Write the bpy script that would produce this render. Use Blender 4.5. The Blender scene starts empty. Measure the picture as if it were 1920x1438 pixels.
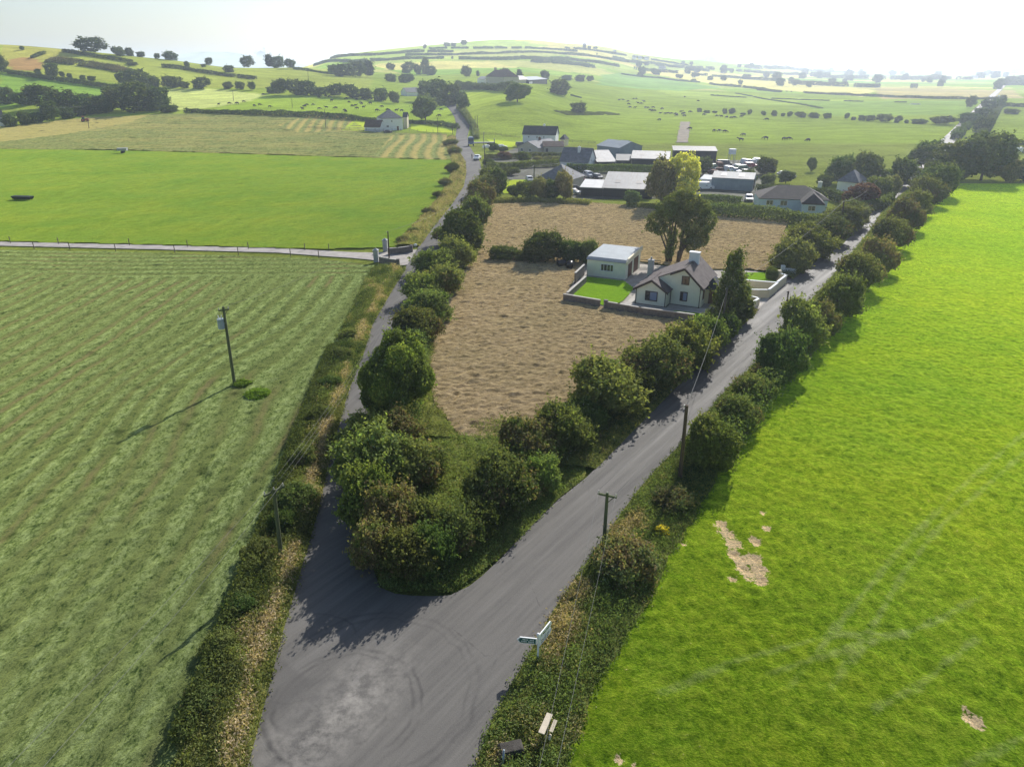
import bpy, bmesh, math, random
import numpy as np
from mathutils import Vector, Matrix, geometry
C = bpy.context.scene.collection
SC = bpy.context.scene
rng = np.random.default_rng(7)
PI = math.pi

# ------------------------------------------------------------------ viewpoint
CAM_H, FOC = 30.0, 1330.0            # metres, pixels of a 1920 px wide frame
TILT = math.atan((719 - 127) / FOC)  # below the horizontal
ct, st = math.cos(TILT), math.sin(TILT)

def ray(px, py):
    a, b = px - 960.0, py - 719.0
    return a, FOC * ct - b * st, -FOC * st - b * ct

def slope(py):
    _, y, z = ray(960, py)
    return z / y

def project(x, y, z):
    x, y, z = np.asarray(x, float), np.asarray(y, float), np.asarray(z, float)
    d = y * ct - (z - CAM_H) * st
    u = y * st + (z - CAM_H) * ct
    d = np.where(d < 0.1, 0.1, d)
    return 960 + FOC * x / d, 719 - FOC * u / d

# ------------------------------------------------------------------ noise
def _hash(ix, iy, seed):
    h = (ix.astype(np.int64) * 374761393 + iy.astype(np.int64) * 668265263 + seed * 1442695041) & 0xFFFFFFFF
    h = ((h ^ (h >> 13)) * 1274126177) & 0xFFFFFFFF
    h = h ^ (h >> 16)
    return (h & 0xFFFF) / 65535.0

def vnoise(x, y, seed=0):
    x, y = np.asarray(x, float), np.asarray(y, float)
    ix, iy = np.floor(x), np.floor(y)
    fx, fy = x - ix, y - iy
    fx, fy = fx * fx * (3 - 2 * fx), fy * fy * (3 - 2 * fy)
    a, b = _hash(ix, iy, seed), _hash(ix + 1, iy, seed)
    c, d = _hash(ix, iy + 1, seed), _hash(ix + 1, iy + 1, seed)
    return (a * (1 - fx) + b * fx) * (1 - fy) + (c * (1 - fx) + d * fx) * fy

def fbm(x, y, seed=0, octs=4):
    s, a, t = 0.0, 1.0, 0.0
    for k in range(octs):
        s = s + a * vnoise(x * 2 ** k + 17.3 * k, y * 2 ** k - 9.1 * k, seed + k)
        t += a
        a *= 0.5
    return s / t

def sstep(a, b, x):
    t = np.clip((np.asarray(x, float) - a) / (b - a), 0, 1)
    return t * t * (3 - 2 * t)

# ------------------------------------------------------------------ terrain: flat near the junction, hills beyond
COLS = [  # pixel column of the far landscape: (distance, row seen there) ... then (distance, height, None)
    (-500, [(430, 222), (480, 195), (540, 155), (620, 105), (700, 74)], [(900, 30), (1400, 10), (9000, 0)]),
    (0, [(430, 224), (490, 192), (560, 160), (630, 122), (710, 84)], [(900, 28), (1400, 10), (9000, 0)]),
    (200, [(450, 213), (510, 188), (570, 164), (640, 128), (720, 100)], [(900, 24), (1400, 8), (9000, 0)]),
    (330, [(450, 211), (520, 188), (600, 160), (680, 130), (740, 114)], [(900, 22), (1400, 8), (9000, 0)]),
    (450, [(450, 210), (520, 187), (600, 160), (690, 140), (760, 128)], [(900, 22), (1400, 10), (9000, 0)]),
    (560, [(450, 209), (520, 186), (600, 162), (700, 143), (790, 127)], [(1000, 22), (1500, 26), (2200, 10), (9000, 0)]),
    (650, [(450, 209), (520, 188), (600, 165), (700, 148), (850, 138), (1100, 126), (1500, 105)], [(1900, 40), (2600, 12), (9000, 0)]),
    (800, [(450, 212), (520, 200), (600, 180), (700, 160), (850, 146), (1100, 124), (1500, 92), (1650, 86)], [(2100, 45), (2900, 12), (9000, 0)]),
    (960, [(430, 197), (500, 176), (560, 161), (700, 148), (850, 140), (1100, 122), (1500, 88), (1650, 76)], [(2100, 50), (2900, 14), (9000, 0)]),
    (1100, [(430, 222), (520, 200), (650, 177), (800, 160), (1000, 146), (1300, 118), (1600, 91), (1750, 85)], [(2200, 50), (2900, 14), (9000, 0)]),
    (1200, [(430, 232), (520, 213), (700, 184), (900, 167), (1100, 154), (1400, 130), (1700, 109), (1850, 104)], [(2300, 45), (3000, 14), (9000, 0)]),
    (1300, [(430, 233), (520, 214), (750, 182), (1000, 165), (1300, 148), (1700, 126), (2000, 113)], [(2500, 35), (3200, 12), (9000, 0)]),
    (1400, [(430, 233), (520, 214), (800, 180), (1100, 162), (1500, 146), (2000, 128), (2400, 120)], [(3000, 22), (9000, 0)]),
    (1500, [(430, 233), (520, 214), (1000, 170), (1500, 153), (2000, 142), (2600, 133)], [(3200, 12), (9000, 0)]),
    (1650, [(430, 233), (520, 214), (1000, 171), (1500, 156), (3000, 139)], [(9000, 0)]),
    (2600, [(430, 233), (520, 214), (1000, 171), (1500, 156), (3000, 140)], [(9000, 0)]),
]
_LY = np.log(np.concatenate([np.linspace(300, 1000, 71), np.linspace(1020, 3400, 120), np.linspace(3500, 9500, 20)]))

def _pchip(xs, ys, x):
    xs, ys = np.array(xs, float), np.array(ys, float)
    h, d = np.diff(xs), np.diff(ys) / np.diff(xs)
    m = np.zeros_like(ys)
    for i in range(1, len(xs) - 1):
        if d[i - 1] * d[i] > 0:
            w1, w2 = 2 * h[i] + h[i - 1], h[i] + 2 * h[i - 1]
            m[i] = (w1 + w2) / (w1 / d[i - 1] + w2 / d[i])
    m[-1] = d[-1]
    k = np.clip(np.searchsorted(xs, x) - 1, 0, len(xs) - 2)
    t = np.clip((x - xs[k]) / h[k], 0, 1)
    return ((1 + 2 * t) * (1 - t) ** 2 * ys[k] + t * (1 - t) ** 2 * h[k] * m[k]
            + t * t * (3 - 2 * t) * ys[k + 1] + t * t * (t - 1) * h[k] * m[k + 1])

_tab, _us = [], []
for px, rows, tail in COLS:
    pts = [(300, 0.0), (345, 0.0)] + [(Y, max(0.0, CAM_H + Y * slope(py))) for Y, py in rows] + list(tail) + [(9600, 0.0)]
    _tab.append(_pchip([math.log(a) for a, _ in pts], [b for _, b in pts], _LY))
    _us.append((px - 960) / 1440.0)
_tab, _us = np.array(_tab), np.array(_us)
_UU = np.linspace(_us[0], _us[-1], 600)
_TT = np.array([_pchip(_us, _tab[:, j], _UU) for j in range(len(_LY))]).T   # [u, logY]

def gz(x, y):
    x, y = np.asarray(x, float), np.asarray(y, float)
    Y = np.maximum(y, 1.0)
    ly = np.log(np.clip(Y, 300, 9500))
    u = np.clip(x / Y, _UU[0], _UU[-1])
    fu = (u - _UU[0]) / (_UU[1] - _UU[0])
    iu = np.clip(np.floor(fu).astype(int), 0, len(_UU) - 2)
    fu = np.clip(fu - iu, 0, 1)
    iy = np.clip(np.searchsorted(_LY, ly) - 1, 0, len(_LY) - 2)
    fy = np.clip((ly - _LY[iy]) / (_LY[iy + 1] - _LY[iy]), 0, 1)
    z = ((_TT[iu, iy] * (1 - fu) + _TT[iu + 1, iy] * fu) * (1 - fy)
         + (_TT[iu, iy + 1] * (1 - fu) + _TT[iu + 1, iy + 1] * fu) * fy)
    und = (fbm(x / 170.0, y / 170.0, 91, 3) - 0.5) * 7.0 * sstep(520, 1100, y) * sstep(0, 6, z)
    return np.where(Y < 300, 0.0, z + und)

def P(px, py, z=None):
    """The ground point seen at a pixel of the photograph (or the point at height z)."""
    a, b, c = ray(px, py)
    if z is not None:
        t = (z - CAM_H) / c
        return Vector((a * t, b * t, z))
    if c < 0:
        t = -CAM_H / c
        if b * t < 345:
            return Vector((a * t, b * t, 0.0))
    ts = np.exp(np.linspace(math.log(300), math.log(9000), 2600)) / b
    hit = np.nonzero(CAM_H + c * ts <= gz(a * ts, b * ts))[0]
    k = hit[0] if len(hit) else len(ts) - 1
    t = ts[k]
    return Vector((a * t, b * t, float(gz(a * t, b * t))))

def height_at(p, py):
    """The height above ground point p of what is seen at row py straight above it."""
    _, y, z = ray(960, py)
    return CAM_H + p.y * z / y - p.z

def scale_at(p):
    """Pixels (of 1920) per metre at a point."""
    return FOC / (p.y * ct - (p.z - CAM_H) * st)

# ------------------------------------------------------------------ objects
def tag(o, label=None, cat=None, group=None, kind=None):
    if label: o['label'] = label
    if cat: o['category'] = cat
    if group: o['group'] = group
    if kind: o['kind'] = kind
    return o

def thing(name, label, cat, loc=(0, 0, 0), rz=0.0, group=None):
    o = bpy.data.objects.new(name, None)
    o.empty_display_size = 0.3
    C.objects.link(o)
    o.location = loc
    o.rotation_euler = (0, 0, rz)
    return tag(o, label, cat, group)

def link(name, me, mat=None, parent=None):
    o = bpy.data.objects.new(name, me)
    C.objects.link(o)
    if mat is not None and not len(me.materials):
        me.materials.append(mat)
    if parent is not None:
        o.parent = parent
    return o

_KIDS = {}
def copy_tree(o, parent=None):
    c = o.copy()
    C.objects.link(c)
    c.parent = parent
    for ch in o.children:
        copy_tree(ch, c)
    return c

def np_mesh(name, verts, faces, smooth=True, cols=None, fcol=None):
    """A mesh from arrays; faces is an (n, 3) or (n, 4) array, or a list of them."""
    me = bpy.data.meshes.new(name)
    verts = np.asarray(verts, np.float32)
    fl = [np.asarray(f) for f in (faces if isinstance(faces, list) else [faces]) if len(f)]
    nl = sum(f.size for f in fl)
    npoly = sum(len(f) for f in fl)
    me.vertices.add(len(verts))
    me.vertices.foreach_set('co', verts.ravel())
    me.loops.add(nl)
    me.loops.foreach_set('vertex_index', np.concatenate([f.ravel() for f in fl]).astype(np.int32))
    me.polygons.add(npoly)
    tot = np.concatenate([np.full(len(f), f.shape[1], np.int32) for f in fl])
    me.polygons.foreach_set('loop_start', (np.cumsum(tot) - tot).astype(np.int32))
    me.polygons.foreach_set('use_smooth', np.full(npoly, smooth))
    if cols is not None:
        a = me.color_attributes.new('tone', 'FLOAT_COLOR', 'POINT')
        cc = np.ones((len(verts), 4), np.float32)
        cc[:, :3] = cols
        a.data.foreach_set('color', cc.ravel())
    me.update(calc_edges=True)
    return me

class MB:
    """Collects simple solids into one mesh."""
    def __init__(self): self.v, self.f = [], []
    def add(self, vs, fs):
        n = len(self.v)
        self.v += [tuple(v) for v in vs]
        self.f += [tuple(i + n for i in f) for f in fs]
        return self
    def box(self, c, s, rz=0.0, taper=1.0):
        ca, sa = math.cos(rz), math.sin(rz)
        vs = []
        for z in (-1, 1):
            k = taper if z > 0 else 1.0
            for x, y in ((-1, -1), (1, -1), (1, 1), (-1, 1)):
                X, Y = x * s[0] / 2 * k, y * s[1] / 2 * k
                vs.append((c[0] + X * ca - Y * sa, c[1] + X * sa + Y * ca, c[2] + z * s[2] / 2))
        return self.add(vs, [(3, 2, 1, 0), (4, 5, 6, 7), (0, 1, 5, 4), (1, 2, 6, 5), (2, 3, 7, 6), (3, 0, 4, 7)])
    def prism(self, poly, y0, y1, axis='y'):
        """poly in the (a, z) plane, extruded along the other horizontal axis."""
        n = len(poly)
        if axis == 'y': vs = [(a, y0, z) for a, z in poly] + [(a, y1, z) for a, z in poly]
        else: vs = [(y0, a, z) for a, z in poly] + [(y1, a, z) for a, z in poly]
        fs = [tuple(range(n)), tuple(range(2 * n - 1, n - 1, -1))]
        fs += [(i, i + n, (i + 1) % n + n, (i + 1) % n) for i in range(n)]
        return self.add(vs, fs)
    def slab(self, quad, t):
        """A four-cornered sheet of thickness t, grown along its normal."""
        q = [Vector(p) for p in quad]
        nrm = (q[1] - q[0]).cross(q[-1] - q[0]).normalized() * t
        n = len(q)
        vs = q + [p + nrm for p in q]
        fs = [tuple(range(n - 1, -1, -1)), tuple(range(n, 2 * n))] + [(i, (i + 1) % n, (i + 1) % n + n, i + n) for i in range(n)]
        return self.add(vs, fs)
    def tube(self, pts, r, n=6, r1=None):
        pts = [Vector(p) for p in pts]
        m = len(pts)
        vs = []
        for i, p in enumerate(pts):
            t = (pts[min(i + 1, m - 1)] - pts[max(i - 1, 0)]).normalized()
            up = Vector((0, 0, 1)) if abs(t.z) < 0.95 else Vector((1, 0, 0))
            a = t.cross(up).normalized(); b = a.cross(t)
            rr = r if r1 is None else r + (r1 - r) * i / (m - 1)
            for k in range(n):
                an = 2 * PI * k / n
                vs.append(p + (a * math.cos(an) + b * math.sin(an)) * rr)
        fs = [(i * n + k, i * n + (k + 1) % n, (i + 1) * n + (k + 1) % n, (i + 1) * n + k) for i in range(m - 1) for k in range(n)]
        fs += [tuple(range(n - 1, -1, -1)), tuple(range((m - 1) * n, m * n))]
        return self.add(vs, fs)
    def ball(self, c, r, n=8):
        r = (r, r, r) if not hasattr(r, '__len__') else r
        vs = [(c[0], c[1], c[2] - r[2])]
        m = max(3, n // 2)
        for i in range(1, m):
            th = PI * i / m
            for k in range(n):
                an = 2 * PI * k / n
                vs.append((c[0] + r[0] * math.sin(th) * math.cos(an), c[1] + r[1] * math.sin(th) * math.sin(an), c[2] - r[2] * math.cos(th)))
        vs.append((c[0], c[1], c[2] + r[2]))
        fs = [(0, 1 + (k + 1) % n, 1 + k) for k in range(n)]
        for i in range(m - 2):
            fs += [(1 + i * n + k, 1 + i * n + (k + 1) % n, 1 + (i + 1) * n + (k + 1) % n, 1 + (i + 1) * n + k) for k in range(n)]
        L = len(vs) - 1
        fs += [(L, 1 + (m - 2) * n + k, 1 + (m - 2) * n + (k + 1) % n) for k in range(n)]
        return self.add(vs, fs)
    def mesh(self, name, smooth=False):
        me = bpy.data.meshes.new(name)
        me.from_pydata(self.v, [], self.f)
        me.validate()
        bm = bmesh.new(); bm.from_mesh(me)
        bmesh.ops.recalc_face_normals(bm, faces=bm.faces)
        bm.to_mesh(me); bm.free()
        if smooth:
            me.polygons.foreach_set('use_smooth', [True] * len(me.polygons))
        me.update()
        return me
    def build(self, name, mat, parent=None, smooth=False, bevel=0.0):
        o = link(name, self.mesh(name, smooth), mat, parent)
        if bevel:
            b = o.modifiers.new('bevel', 'BEVEL'); b.width = bevel; b.segments = 2; b.limit_method = 'ANGLE'
        return o

ORD = ['first', 'second', 'third', 'fourth', 'fifth', 'sixth', 'seventh', 'eighth', 'ninth', 'tenth', 'eleventh', 'twelfth',
       'thirteenth', 'fourteenth', 'fifteenth', 'sixteenth', 'seventeenth', 'eighteenth', 'nineteenth', 'twentieth'] + \
      ['twenty-' + s for s in ('first', 'second', 'third', 'fourth', 'fifth', 'sixth', 'seventh', 'eighth', 'ninth')] + ['thirtieth'] + \
      ['thirty-' + s for s in ('first', 'second', 'third', 'fourth', 'fifth', 'sixth', 'seventh', 'eighth', 'ninth')] + ['fortieth'] + \
      ['forty-' + s for s in ('first', 'second', 'third', 'fourth', 'fifth', 'sixth', 'seventh', 'eighth', 'ninth')]
# ------------------------------------------------------------------ materials
def nodes_of(name):
    m = bpy.data.materials.new(name)
    m.use_nodes = True
    nt = m.node_tree
    nt.nodes.clear()
    return m, nt, nt.nodes, nt.links

class NG:
    """Short-hand for building a node tree."""
    def __init__(self, name):
        self.m, self.nt, self.N, self.L = nodes_of(name)
        self.out = self.N.new('ShaderNodeOutputMaterial')
    def n(self, typ, **kw):
        nd = self.N.new(typ)
        for k, v in kw.items():
            if k.startswith('i_'):
                key = k[2:]
                key = int(key) if key.isdigit() else key.replace('_', ' ')
                s = nd.inputs[key]
                if hasattr(v, 'is_output') : self.L.new(v, s)
                else: s.default_value = v
            else: setattr(nd, k, v)
        return nd
    def coord(self, which='Object'):
        return self.n('ShaderNodeTexCoord').outputs[which]
    def pos(self):
        return self.n('ShaderNodeNewGeometry').outputs['Position']
    def mapping(self, v, scale=(1, 1, 1), rz=0.0, loc=(0, 0, 0)):
        m = self.n('ShaderNodeMapping', i_Vector=v)
        m.inputs['Scale'].default_value = scale
        m.inputs['Rotation'].default_value = (0, 0, rz)
        m.inputs['Location'].default_value = loc
        return m.outputs[0]
    def noise(self, v, scale, detail=4, rough=0.55, dist=0.0):
        return self.n('ShaderNodeTexNoise', i_Vector=v, i_Scale=scale, i_Detail=detail, i_Roughness=rough, i_Distortion=dist).outputs['Fac']
    def ramp(self, fac, stops):
        r = self.n('ShaderNodeValToRGB', i_Fac=fac)
        e = r.color_ramp.elements
        while len(e) < len(stops): e.new(0.5)
        for k, (p, c) in enumerate(stops):
            e[k].position = p
            e[k].color = c if len(c) == 4 else (*c, 1)
        return r.outputs['Color']
    def maprange(self, v, a, b, c=0.0, d=1.0):
        return self.n('ShaderNodeMapRange', i_Value=v, i_1=a, i_2=b, i_3=c, i_4=d).outputs[0]
    def math(self, op, a, b=0.0, clamp=False):
        nd = self.n('ShaderNodeMath', operation=op, use_clamp=clamp)
        for i, v in enumerate((a, b)):
            if hasattr(v, 'is_output'): self.L.new(v, nd.inputs[i])
            else: nd.inputs[i].default_value = v
        return nd.outputs[0]
    def mix(self, fac, a, b, mode='MIX'):
        nd = self.n('ShaderNodeMix', data_type='RGBA', blend_type=mode)
        for s, v in ((nd.inputs[0], fac), (nd.inputs[6], a), (nd.inputs[7], b)):
            if hasattr(v, 'is_output'): self.L.new(v, s)
            elif hasattr(v, '__len__'): s.default_value = v if len(v) == 4 else (*v, 1)
            else: s.default_value = v
        return nd.outputs[2]
    def bump(self, h, strength=0.5, dist=0.1):
        return self.n('ShaderNodeBump', i_Height=h, i_Strength=strength, i_Distance=dist).outputs[0]
    def principled(self, col, rough=0.8, spec=0.3, metal=0.0, normal=None, alpha=None):
        b = self.n('ShaderNodeBsdfPrincipled')
        for key, v in (('Base Color', col), ('Roughness', rough), ('Specular IOR Level', spec), ('Metallic', metal)):
            if hasattr(v, 'is_output'): self.L.new(v, b.inputs[key])
            elif hasattr(v, '__len__'): b.inputs[key].default_value = v if len(v) == 4 else (*v, 1)
            else: b.inputs[key].default_value = v
        if normal is not None: self.L.new(normal, b.inputs['Normal'])
        return b.outputs[0]
    def fibre(self, col, normal, sheen=1.3):
        """Grass and hay: matt, with the glow of fine upright stems seen at a low angle."""
        d = self.n('ShaderNodeBsdfDiffuse', i_Color=col, i_Roughness=0.6)
        if normal is not None: self.L.new(normal, d.inputs['Normal'])
        sc = self.mix(1.0, col, (sheen * 4, sheen * 3.6, sheen * 2.0, 1), 'MULTIPLY')
        s = self.n('ShaderNodeBsdfSheen', i_Color=sc, i_Roughness=0.4)
        if normal is not None: self.L.new(normal, s.inputs['Normal'])
        return self.n('ShaderNodeAddShader', i_0=d.outputs[0], i_1=s.outputs[0]).outputs[0]
    def done(self, shader):
        self.L.new(shader, self.out.inputs['Surface'])
        return self.m

def plain(name, col, rough=0.7, spec=0.3, metal=0.0, vary=0.12, scale=1.2, bump=0.0, bscale=12.0):
    g = NG(name)
    p = g.coord('Object')
    f = g.noise(p, scale, 5, 0.6)
    f2 = g.noise(p, scale * 9, 3, 0.6)
    v = g.math('ADD', g.math('MULTIPLY', f, 0.7), g.math('MULTIPLY', f2, 0.3))
    dark = tuple(c * (1 - vary * 2.2) for c in col); lite = tuple(min(1, c * (1 + vary)) for c in col)
    c = g.ramp(v, [(0.3, dark), (0.68, lite)])
    nrm = g.bump(g.noise(p, bscale, 3), bump, 0.03) if bump else None
    return g.done(g.principled(c, rough, spec, metal, nrm))

def leaf_mat(name, trans=0.35, warm=(1.0, 1.0, 1.0), rough=0.5, objvar=0.25, spec=0.25):
    g = NG(name)
    a = g.n('ShaderNodeVertexColor', layer_name='tone').outputs['Color']
    r = g.n('ShaderNodeObjectInfo').outputs['Random']
    a = g.mix(1.0, a, (*warm, 1), 'MULTIPLY')
    k = g.maprange(r, 0, 1, 1 - objvar, 1 + objvar)
    hs = g.n('ShaderNodeHueSaturation', i_Color=a, i_Value=k, i_Saturation=0.95)
    g.L.new(g.maprange(g.math('FRACT', g.math('MULTIPLY', r, 7.31)), 0, 1, 0.475, 0.52), hs.inputs['Hue'])
    col = hs.outputs[0]
    d = g.n('ShaderNodeBsdfDiffuse', i_Color=col).outputs[0]
    tcol = g.mix(1.0, col, (1.25, 1.2, 0.6, 1), 'MULTIPLY')
    t = g.n('ShaderNodeBsdfTranslucent', i_Color=tcol).outputs[0]
    mx = g.n('ShaderNodeMixShader', i_0=trans)
    g.L.new(d, mx.inputs[1]); g.L.new(t, mx.inputs[2])
    return g.done(mx.outputs[0])

M = {}
M['leaf'] = leaf_mat('hedge_leaves', 0.42, warm=(2.1, 2.05, 2.0))
M['leaf_far'] = leaf_mat('distant_leaves', 0.38, warm=(1.5, 1.6, 1.6), objvar=0.18)
M['weed'] = leaf_mat('verge_weeds', 0.38, warm=(1.5, 1.55, 1.75), objvar=0.0)
M['bark'] = plain('bark', (0.11, 0.085, 0.06), 0.9, 0.1, bump=0.6)
M['pole_wood'] = plain('weathered_pole_wood', (0.085, 0.06, 0.045), 0.85, 0.15, bump=0.4)
M['pole_green'] = plain('mossy_pole_wood', (0.10, 0.115, 0.06), 0.85, 0.15, bump=0.4)
M['post'] = plain('fence_post_wood', (0.13, 0.11, 0.085), 0.9, 0.1)
M['pale_wood'] = plain('bare_pale_timber', (0.62, 0.53, 0.40), 0.75, 0.2)
M['cream'] = plain('cream_render', (0.74, 0.74, 0.58), 0.85, 0.15, vary=0.05)
M['cream_warm'] = plain('warm_cream_render', (0.78, 0.68, 0.47), 0.85, 0.15, vary=0.05)
M['white_wall'] = plain('white_render', (0.76, 0.77, 0.76), 0.85, 0.15, vary=0.05)
M['blue_wall'] = plain('pale_blue_render', (0.50, 0.60, 0.68), 0.85, 0.15, vary=0.05)
M['beige_wall'] = plain('beige_render', (0.55, 0.49, 0.36), 0.85, 0.15, vary=0.06)
M['block'] = plain('bare_concrete_block', (0.20, 0.175, 0.155), 0.95, 0.1, vary=0.2, scale=2.5, bump=0.5)
M['cap'] = plain('wall_coping_concrete', (0.42, 0.40, 0.36), 0.9, 0.15)
M['grey_pier'] = plain('grey_concrete', (0.36, 0.37, 0.37), 0.9, 0.15, vary=0.12)
M['gravel'] = plain('yard_gravel', (0.34, 0.31, 0.27), 0.95, 0.1, vary=0.18, scale=0.8, bump=0.4)
M['paving'] = plain('concrete_paving', (0.40, 0.37, 0.33), 0.9, 0.15, vary=0.12, scale=0.7)
M['dark_frame'] = plain('dark_brown_trim', (0.035, 0.022, 0.018), 0.6, 0.35)
M['white_frame'] = plain('white_trim', (0.75, 0.75, 0.74), 0.5, 0.4, vary=0.03)
M['brown_door'] = plain('brown_door_paint', (0.12, 0.05, 0.03), 0.6, 0.3)
M['dark'] = plain('unlit_interior', (0.012, 0.012, 0.013), 0.9, 0.05)
M['black_plastic'] = plain('black_bale_wrap', (0.012, 0.012, 0.013), 0.28, 0.5, bump=0.5, bscale=5)
M['tyre'] = plain('tyre_rubber', (0.02, 0.02, 0.02), 0.85, 0.2)
M['steel'] = plain('galvanised_steel', (0.42, 0.44, 0.46), 0.45, 0.5, 0.6)
M['transformer'] = plain('transformer_paint', (0.30, 0.36, 0.40), 0.5, 0.4)
M['ceramic'] = plain('glazed_insulator', (0.45, 0.42, 0.38), 0.25, 0.5)
M['rust'] = plain('rusty_steel', (0.16, 0.07, 0.04), 0.85, 0.2, vary=0.3)
M['wire'] = plain('dull_aluminium_wire', (0.16, 0.16, 0.155), 0.7, 0.2, 0.0)

def glass_mat():
    g = NG('window_glass')
    return g.done(g.principled((0.02, 0.025, 0.03), 0.08, 0.6))
M['glass'] = glass_mat()
def curtain():
    g = NG('window_glass_net_curtain')
    p = g.coord('Object')
    w = g.n('ShaderNodeTexWave', i_Vector=p, i_Scale=3.2, i_Distortion=1.0)
    c = g.ramp(w.outputs['Fac'], [(0.2, (0.16, 0.20, 0.30)), (0.8, (0.30, 0.36, 0.48))])
    return g.done(g.principled(c, 0.25, 0.5))
M['curtain'] = curtain()

def slate(name, col, ridge=4.0):
    g = NG(name)
    p = g.coord('Object')
    br = g.n('ShaderNodeTexBrick', i_Vector=g.mapping(p, (1, 1, 1)), i_Scale=2.2)
    br.inputs['Color1'].default_value = (*col, 1)
    br.inputs['Color2'].default_value = (*[c * 0.78 for c in col], 1)
    br.inputs['Mortar'].default_value = (*[c * 0.5 for c in col], 1)
    br.inputs['Mortar Size'].default_value = 0.03
    f = g.noise(p, 1.1, 5, 0.65)
    c = g.mix(g.maprange(f, 0.35, 0.75), br.outputs['Color'], tuple(min(1, x * 1.35) for x in col))
    moss = g.noise(p, 0.6, 4)
    c = g.mix(g.maprange(moss, 0.55, 0.8, 0, 0.5), c, (0.12, 0.115, 0.08))
    return g.done(g.principled(c, 0.75, 0.08, normal=g.bump(br.outputs['Fac'], 0.4, 0.02)))
M['slate_brown'] = slate('brown_grey_roof_tiles', (0.125, 0.105, 0.10))
M['slate_mid'] = slate('dark_brown_roof_tiles', (0.055, 0.047, 0.044))
M['slate_dark'] = slate('dark_slate_roof', (0.045, 0.05, 0.06))
M['slate_grey'] = slate('grey_slate_roof', (0.17, 0.17, 0.18))
M['slate_red'] = slate('dull_brown_tile_roof', (0.10, 0.065, 0.05))

def corrugated(name, col, rough=0.4, metal=0.3, rust=0.0, axis=0):
    g = NG(name)
    p = g.coord('Object')
    w = g.n('ShaderNodeTexWave', i_Vector=p, i_Scale=1.6, bands_direction='X' if axis == 0 else 'Y')
    f = g.noise(p, 0.5, 5, 0.65)
    c = g.ramp(f, [(0.3, tuple(x * 0.78 for x in col)), (0.7, col)])
    st_ = g.noise(g.mapping(p, (0.35, 2.2, 1) if axis else (2.2, 0.35, 1)), 1.0, 4)
    c = g.mix(g.maprange(st_, 0.5, 0.75, 0, 0.25 + rust), c, (0.25, 0.17, 0.11) if rust else tuple(x * 0.6 for x in col))
    return g.done(g.principled(c, rough, 0.12, metal, g.bump(w.outputs['Fac'], 0.5, 0.04)))
M['tin_white'] = corrugated('pale_tin_sheeting', (0.40, 0.39, 0.37), 0.6, 0.0, 0.2)
M['tin_bright'] = corrugated('new_white_sheeting', (0.66, 0.65, 0.62), 0.6, 0.0, 0.0)
M['tin_blue'] = corrugated('blue_grey_sheeting', (0.27, 0.33, 0.36), 0.5, 0.1)
M['tin_roof_blue'] = corrugated('grey_blue_roof_sheeting', (0.25, 0.29, 0.32), 0.6, 0.0)
M['tin_dark_and_shade'] = corrugated('dark_sheeting_and_shade', (0.035, 0.04, 0.045), 0.6, 0.1)  # real dark sheeting, and also the painted shade inside open sheds
M['rooflight'] = plain('dull_roof_light', (0.30, 0.27, 0.24), 0.5, 0.3)

def paint(name, col, rough=0.22):
    g = NG(name)
    b = g.n('ShaderNodeBsdfPrincipled')
    b.inputs['Base Color'].default_value = (*col, 1)
    b.inputs['Roughness'].default_value = rough
    b.inputs['Coat Weight'].default_value = 0.5
    d = g.noise(g.coord('Object'), 2.0, 4)
    g.L.new(g.maprange(d, 0.3, 0.8, rough, rough + 0.25), b.inputs['Roughness'])
    return g.done(b.outputs[0])
M['car_white'] = paint('white_car_paint', (0.75, 0.75, 0.74))
M['car_red'] = paint('red_car_paint', (0.32, 0.02, 0.03))
M['car_silver'] = paint('silver_car_paint', (0.42, 0.43, 0.45), 0.3)
M['car_blue'] = paint('blue_machine_paint', (0.03, 0.06, 0.17), 0.35)
M['car_dark'] = paint('dark_car_paint', (0.03, 0.03, 0.035))
M['tractor_red'] = paint('red_tractor_paint', (0.38, 0.04, 0.03), 0.4)
M['car_green'] = paint('green_machine_paint', (0.04, 0.12, 0.07), 0.4)
M['lamp'] = plain('lamp_glass', (0.6, 0.6, 0.58), 0.2, 0.5)
# ------------------------------------------------------------------ light, sky, camera
SUN_EL, SUN_AZ = math.radians(31), math.radians(25)      # azimuth from +Y towards +X
sd = Vector((math.sin(SUN_AZ) * math.cos(SUN_EL), math.cos(SUN_AZ) * math.cos(SUN_EL), math.sin(SUN_EL)))
w = bpy.data.worlds.new('World'); SC.world = w
w.use_nodes = True
wn = w.node_tree
sky = wn.nodes.new('ShaderNodeTexSky')
sky.sky_type = 'NISHITA'; sky.sun_disc = False
sky.sun_elevation = SUN_EL; sky.sun_rotation = SUN_AZ
sky.air_density = 1.0; sky.dust_density = 1.5; sky.ozone_density = 2.1; sky.altitude = 100
wn.links.new(sky.outputs[0], wn.nodes['Background'].inputs['Color'])
wn.nodes['Background'].inputs['Strength'].default_value = 0.09
sl = bpy.data.lights.new('sun', 'SUN'); sl.energy = 5.0; sl.angle = math.radians(0.55); sl.color = (1.0, 0.97, 0.92)
so = bpy.data.objects.new('sun', sl); C.objects.link(so)
so.rotation_euler = (-sd).to_track_quat('-Z', 'Y').to_euler()
so.location = (60, 100, 120)
cd = bpy.data.cameras.new('camera'); cd.sensor_width = 36; cd.lens = FOC / 1920 * 36
cd.clip_start = 0.5; cd.clip_end = 30000
co = bpy.data.objects.new('camera', cd); C.objects.link(co)
co.location = (0, 0, CAM_H); co.rotation_euler = (PI / 2 - TILT, 0, 0)
SC.camera = co
vs = SC.view_settings
vs.view_transform = 'Standard'; vs.look = 'None'; vs.gamma = 1.0; vs.use_curve_mapping = False
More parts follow.
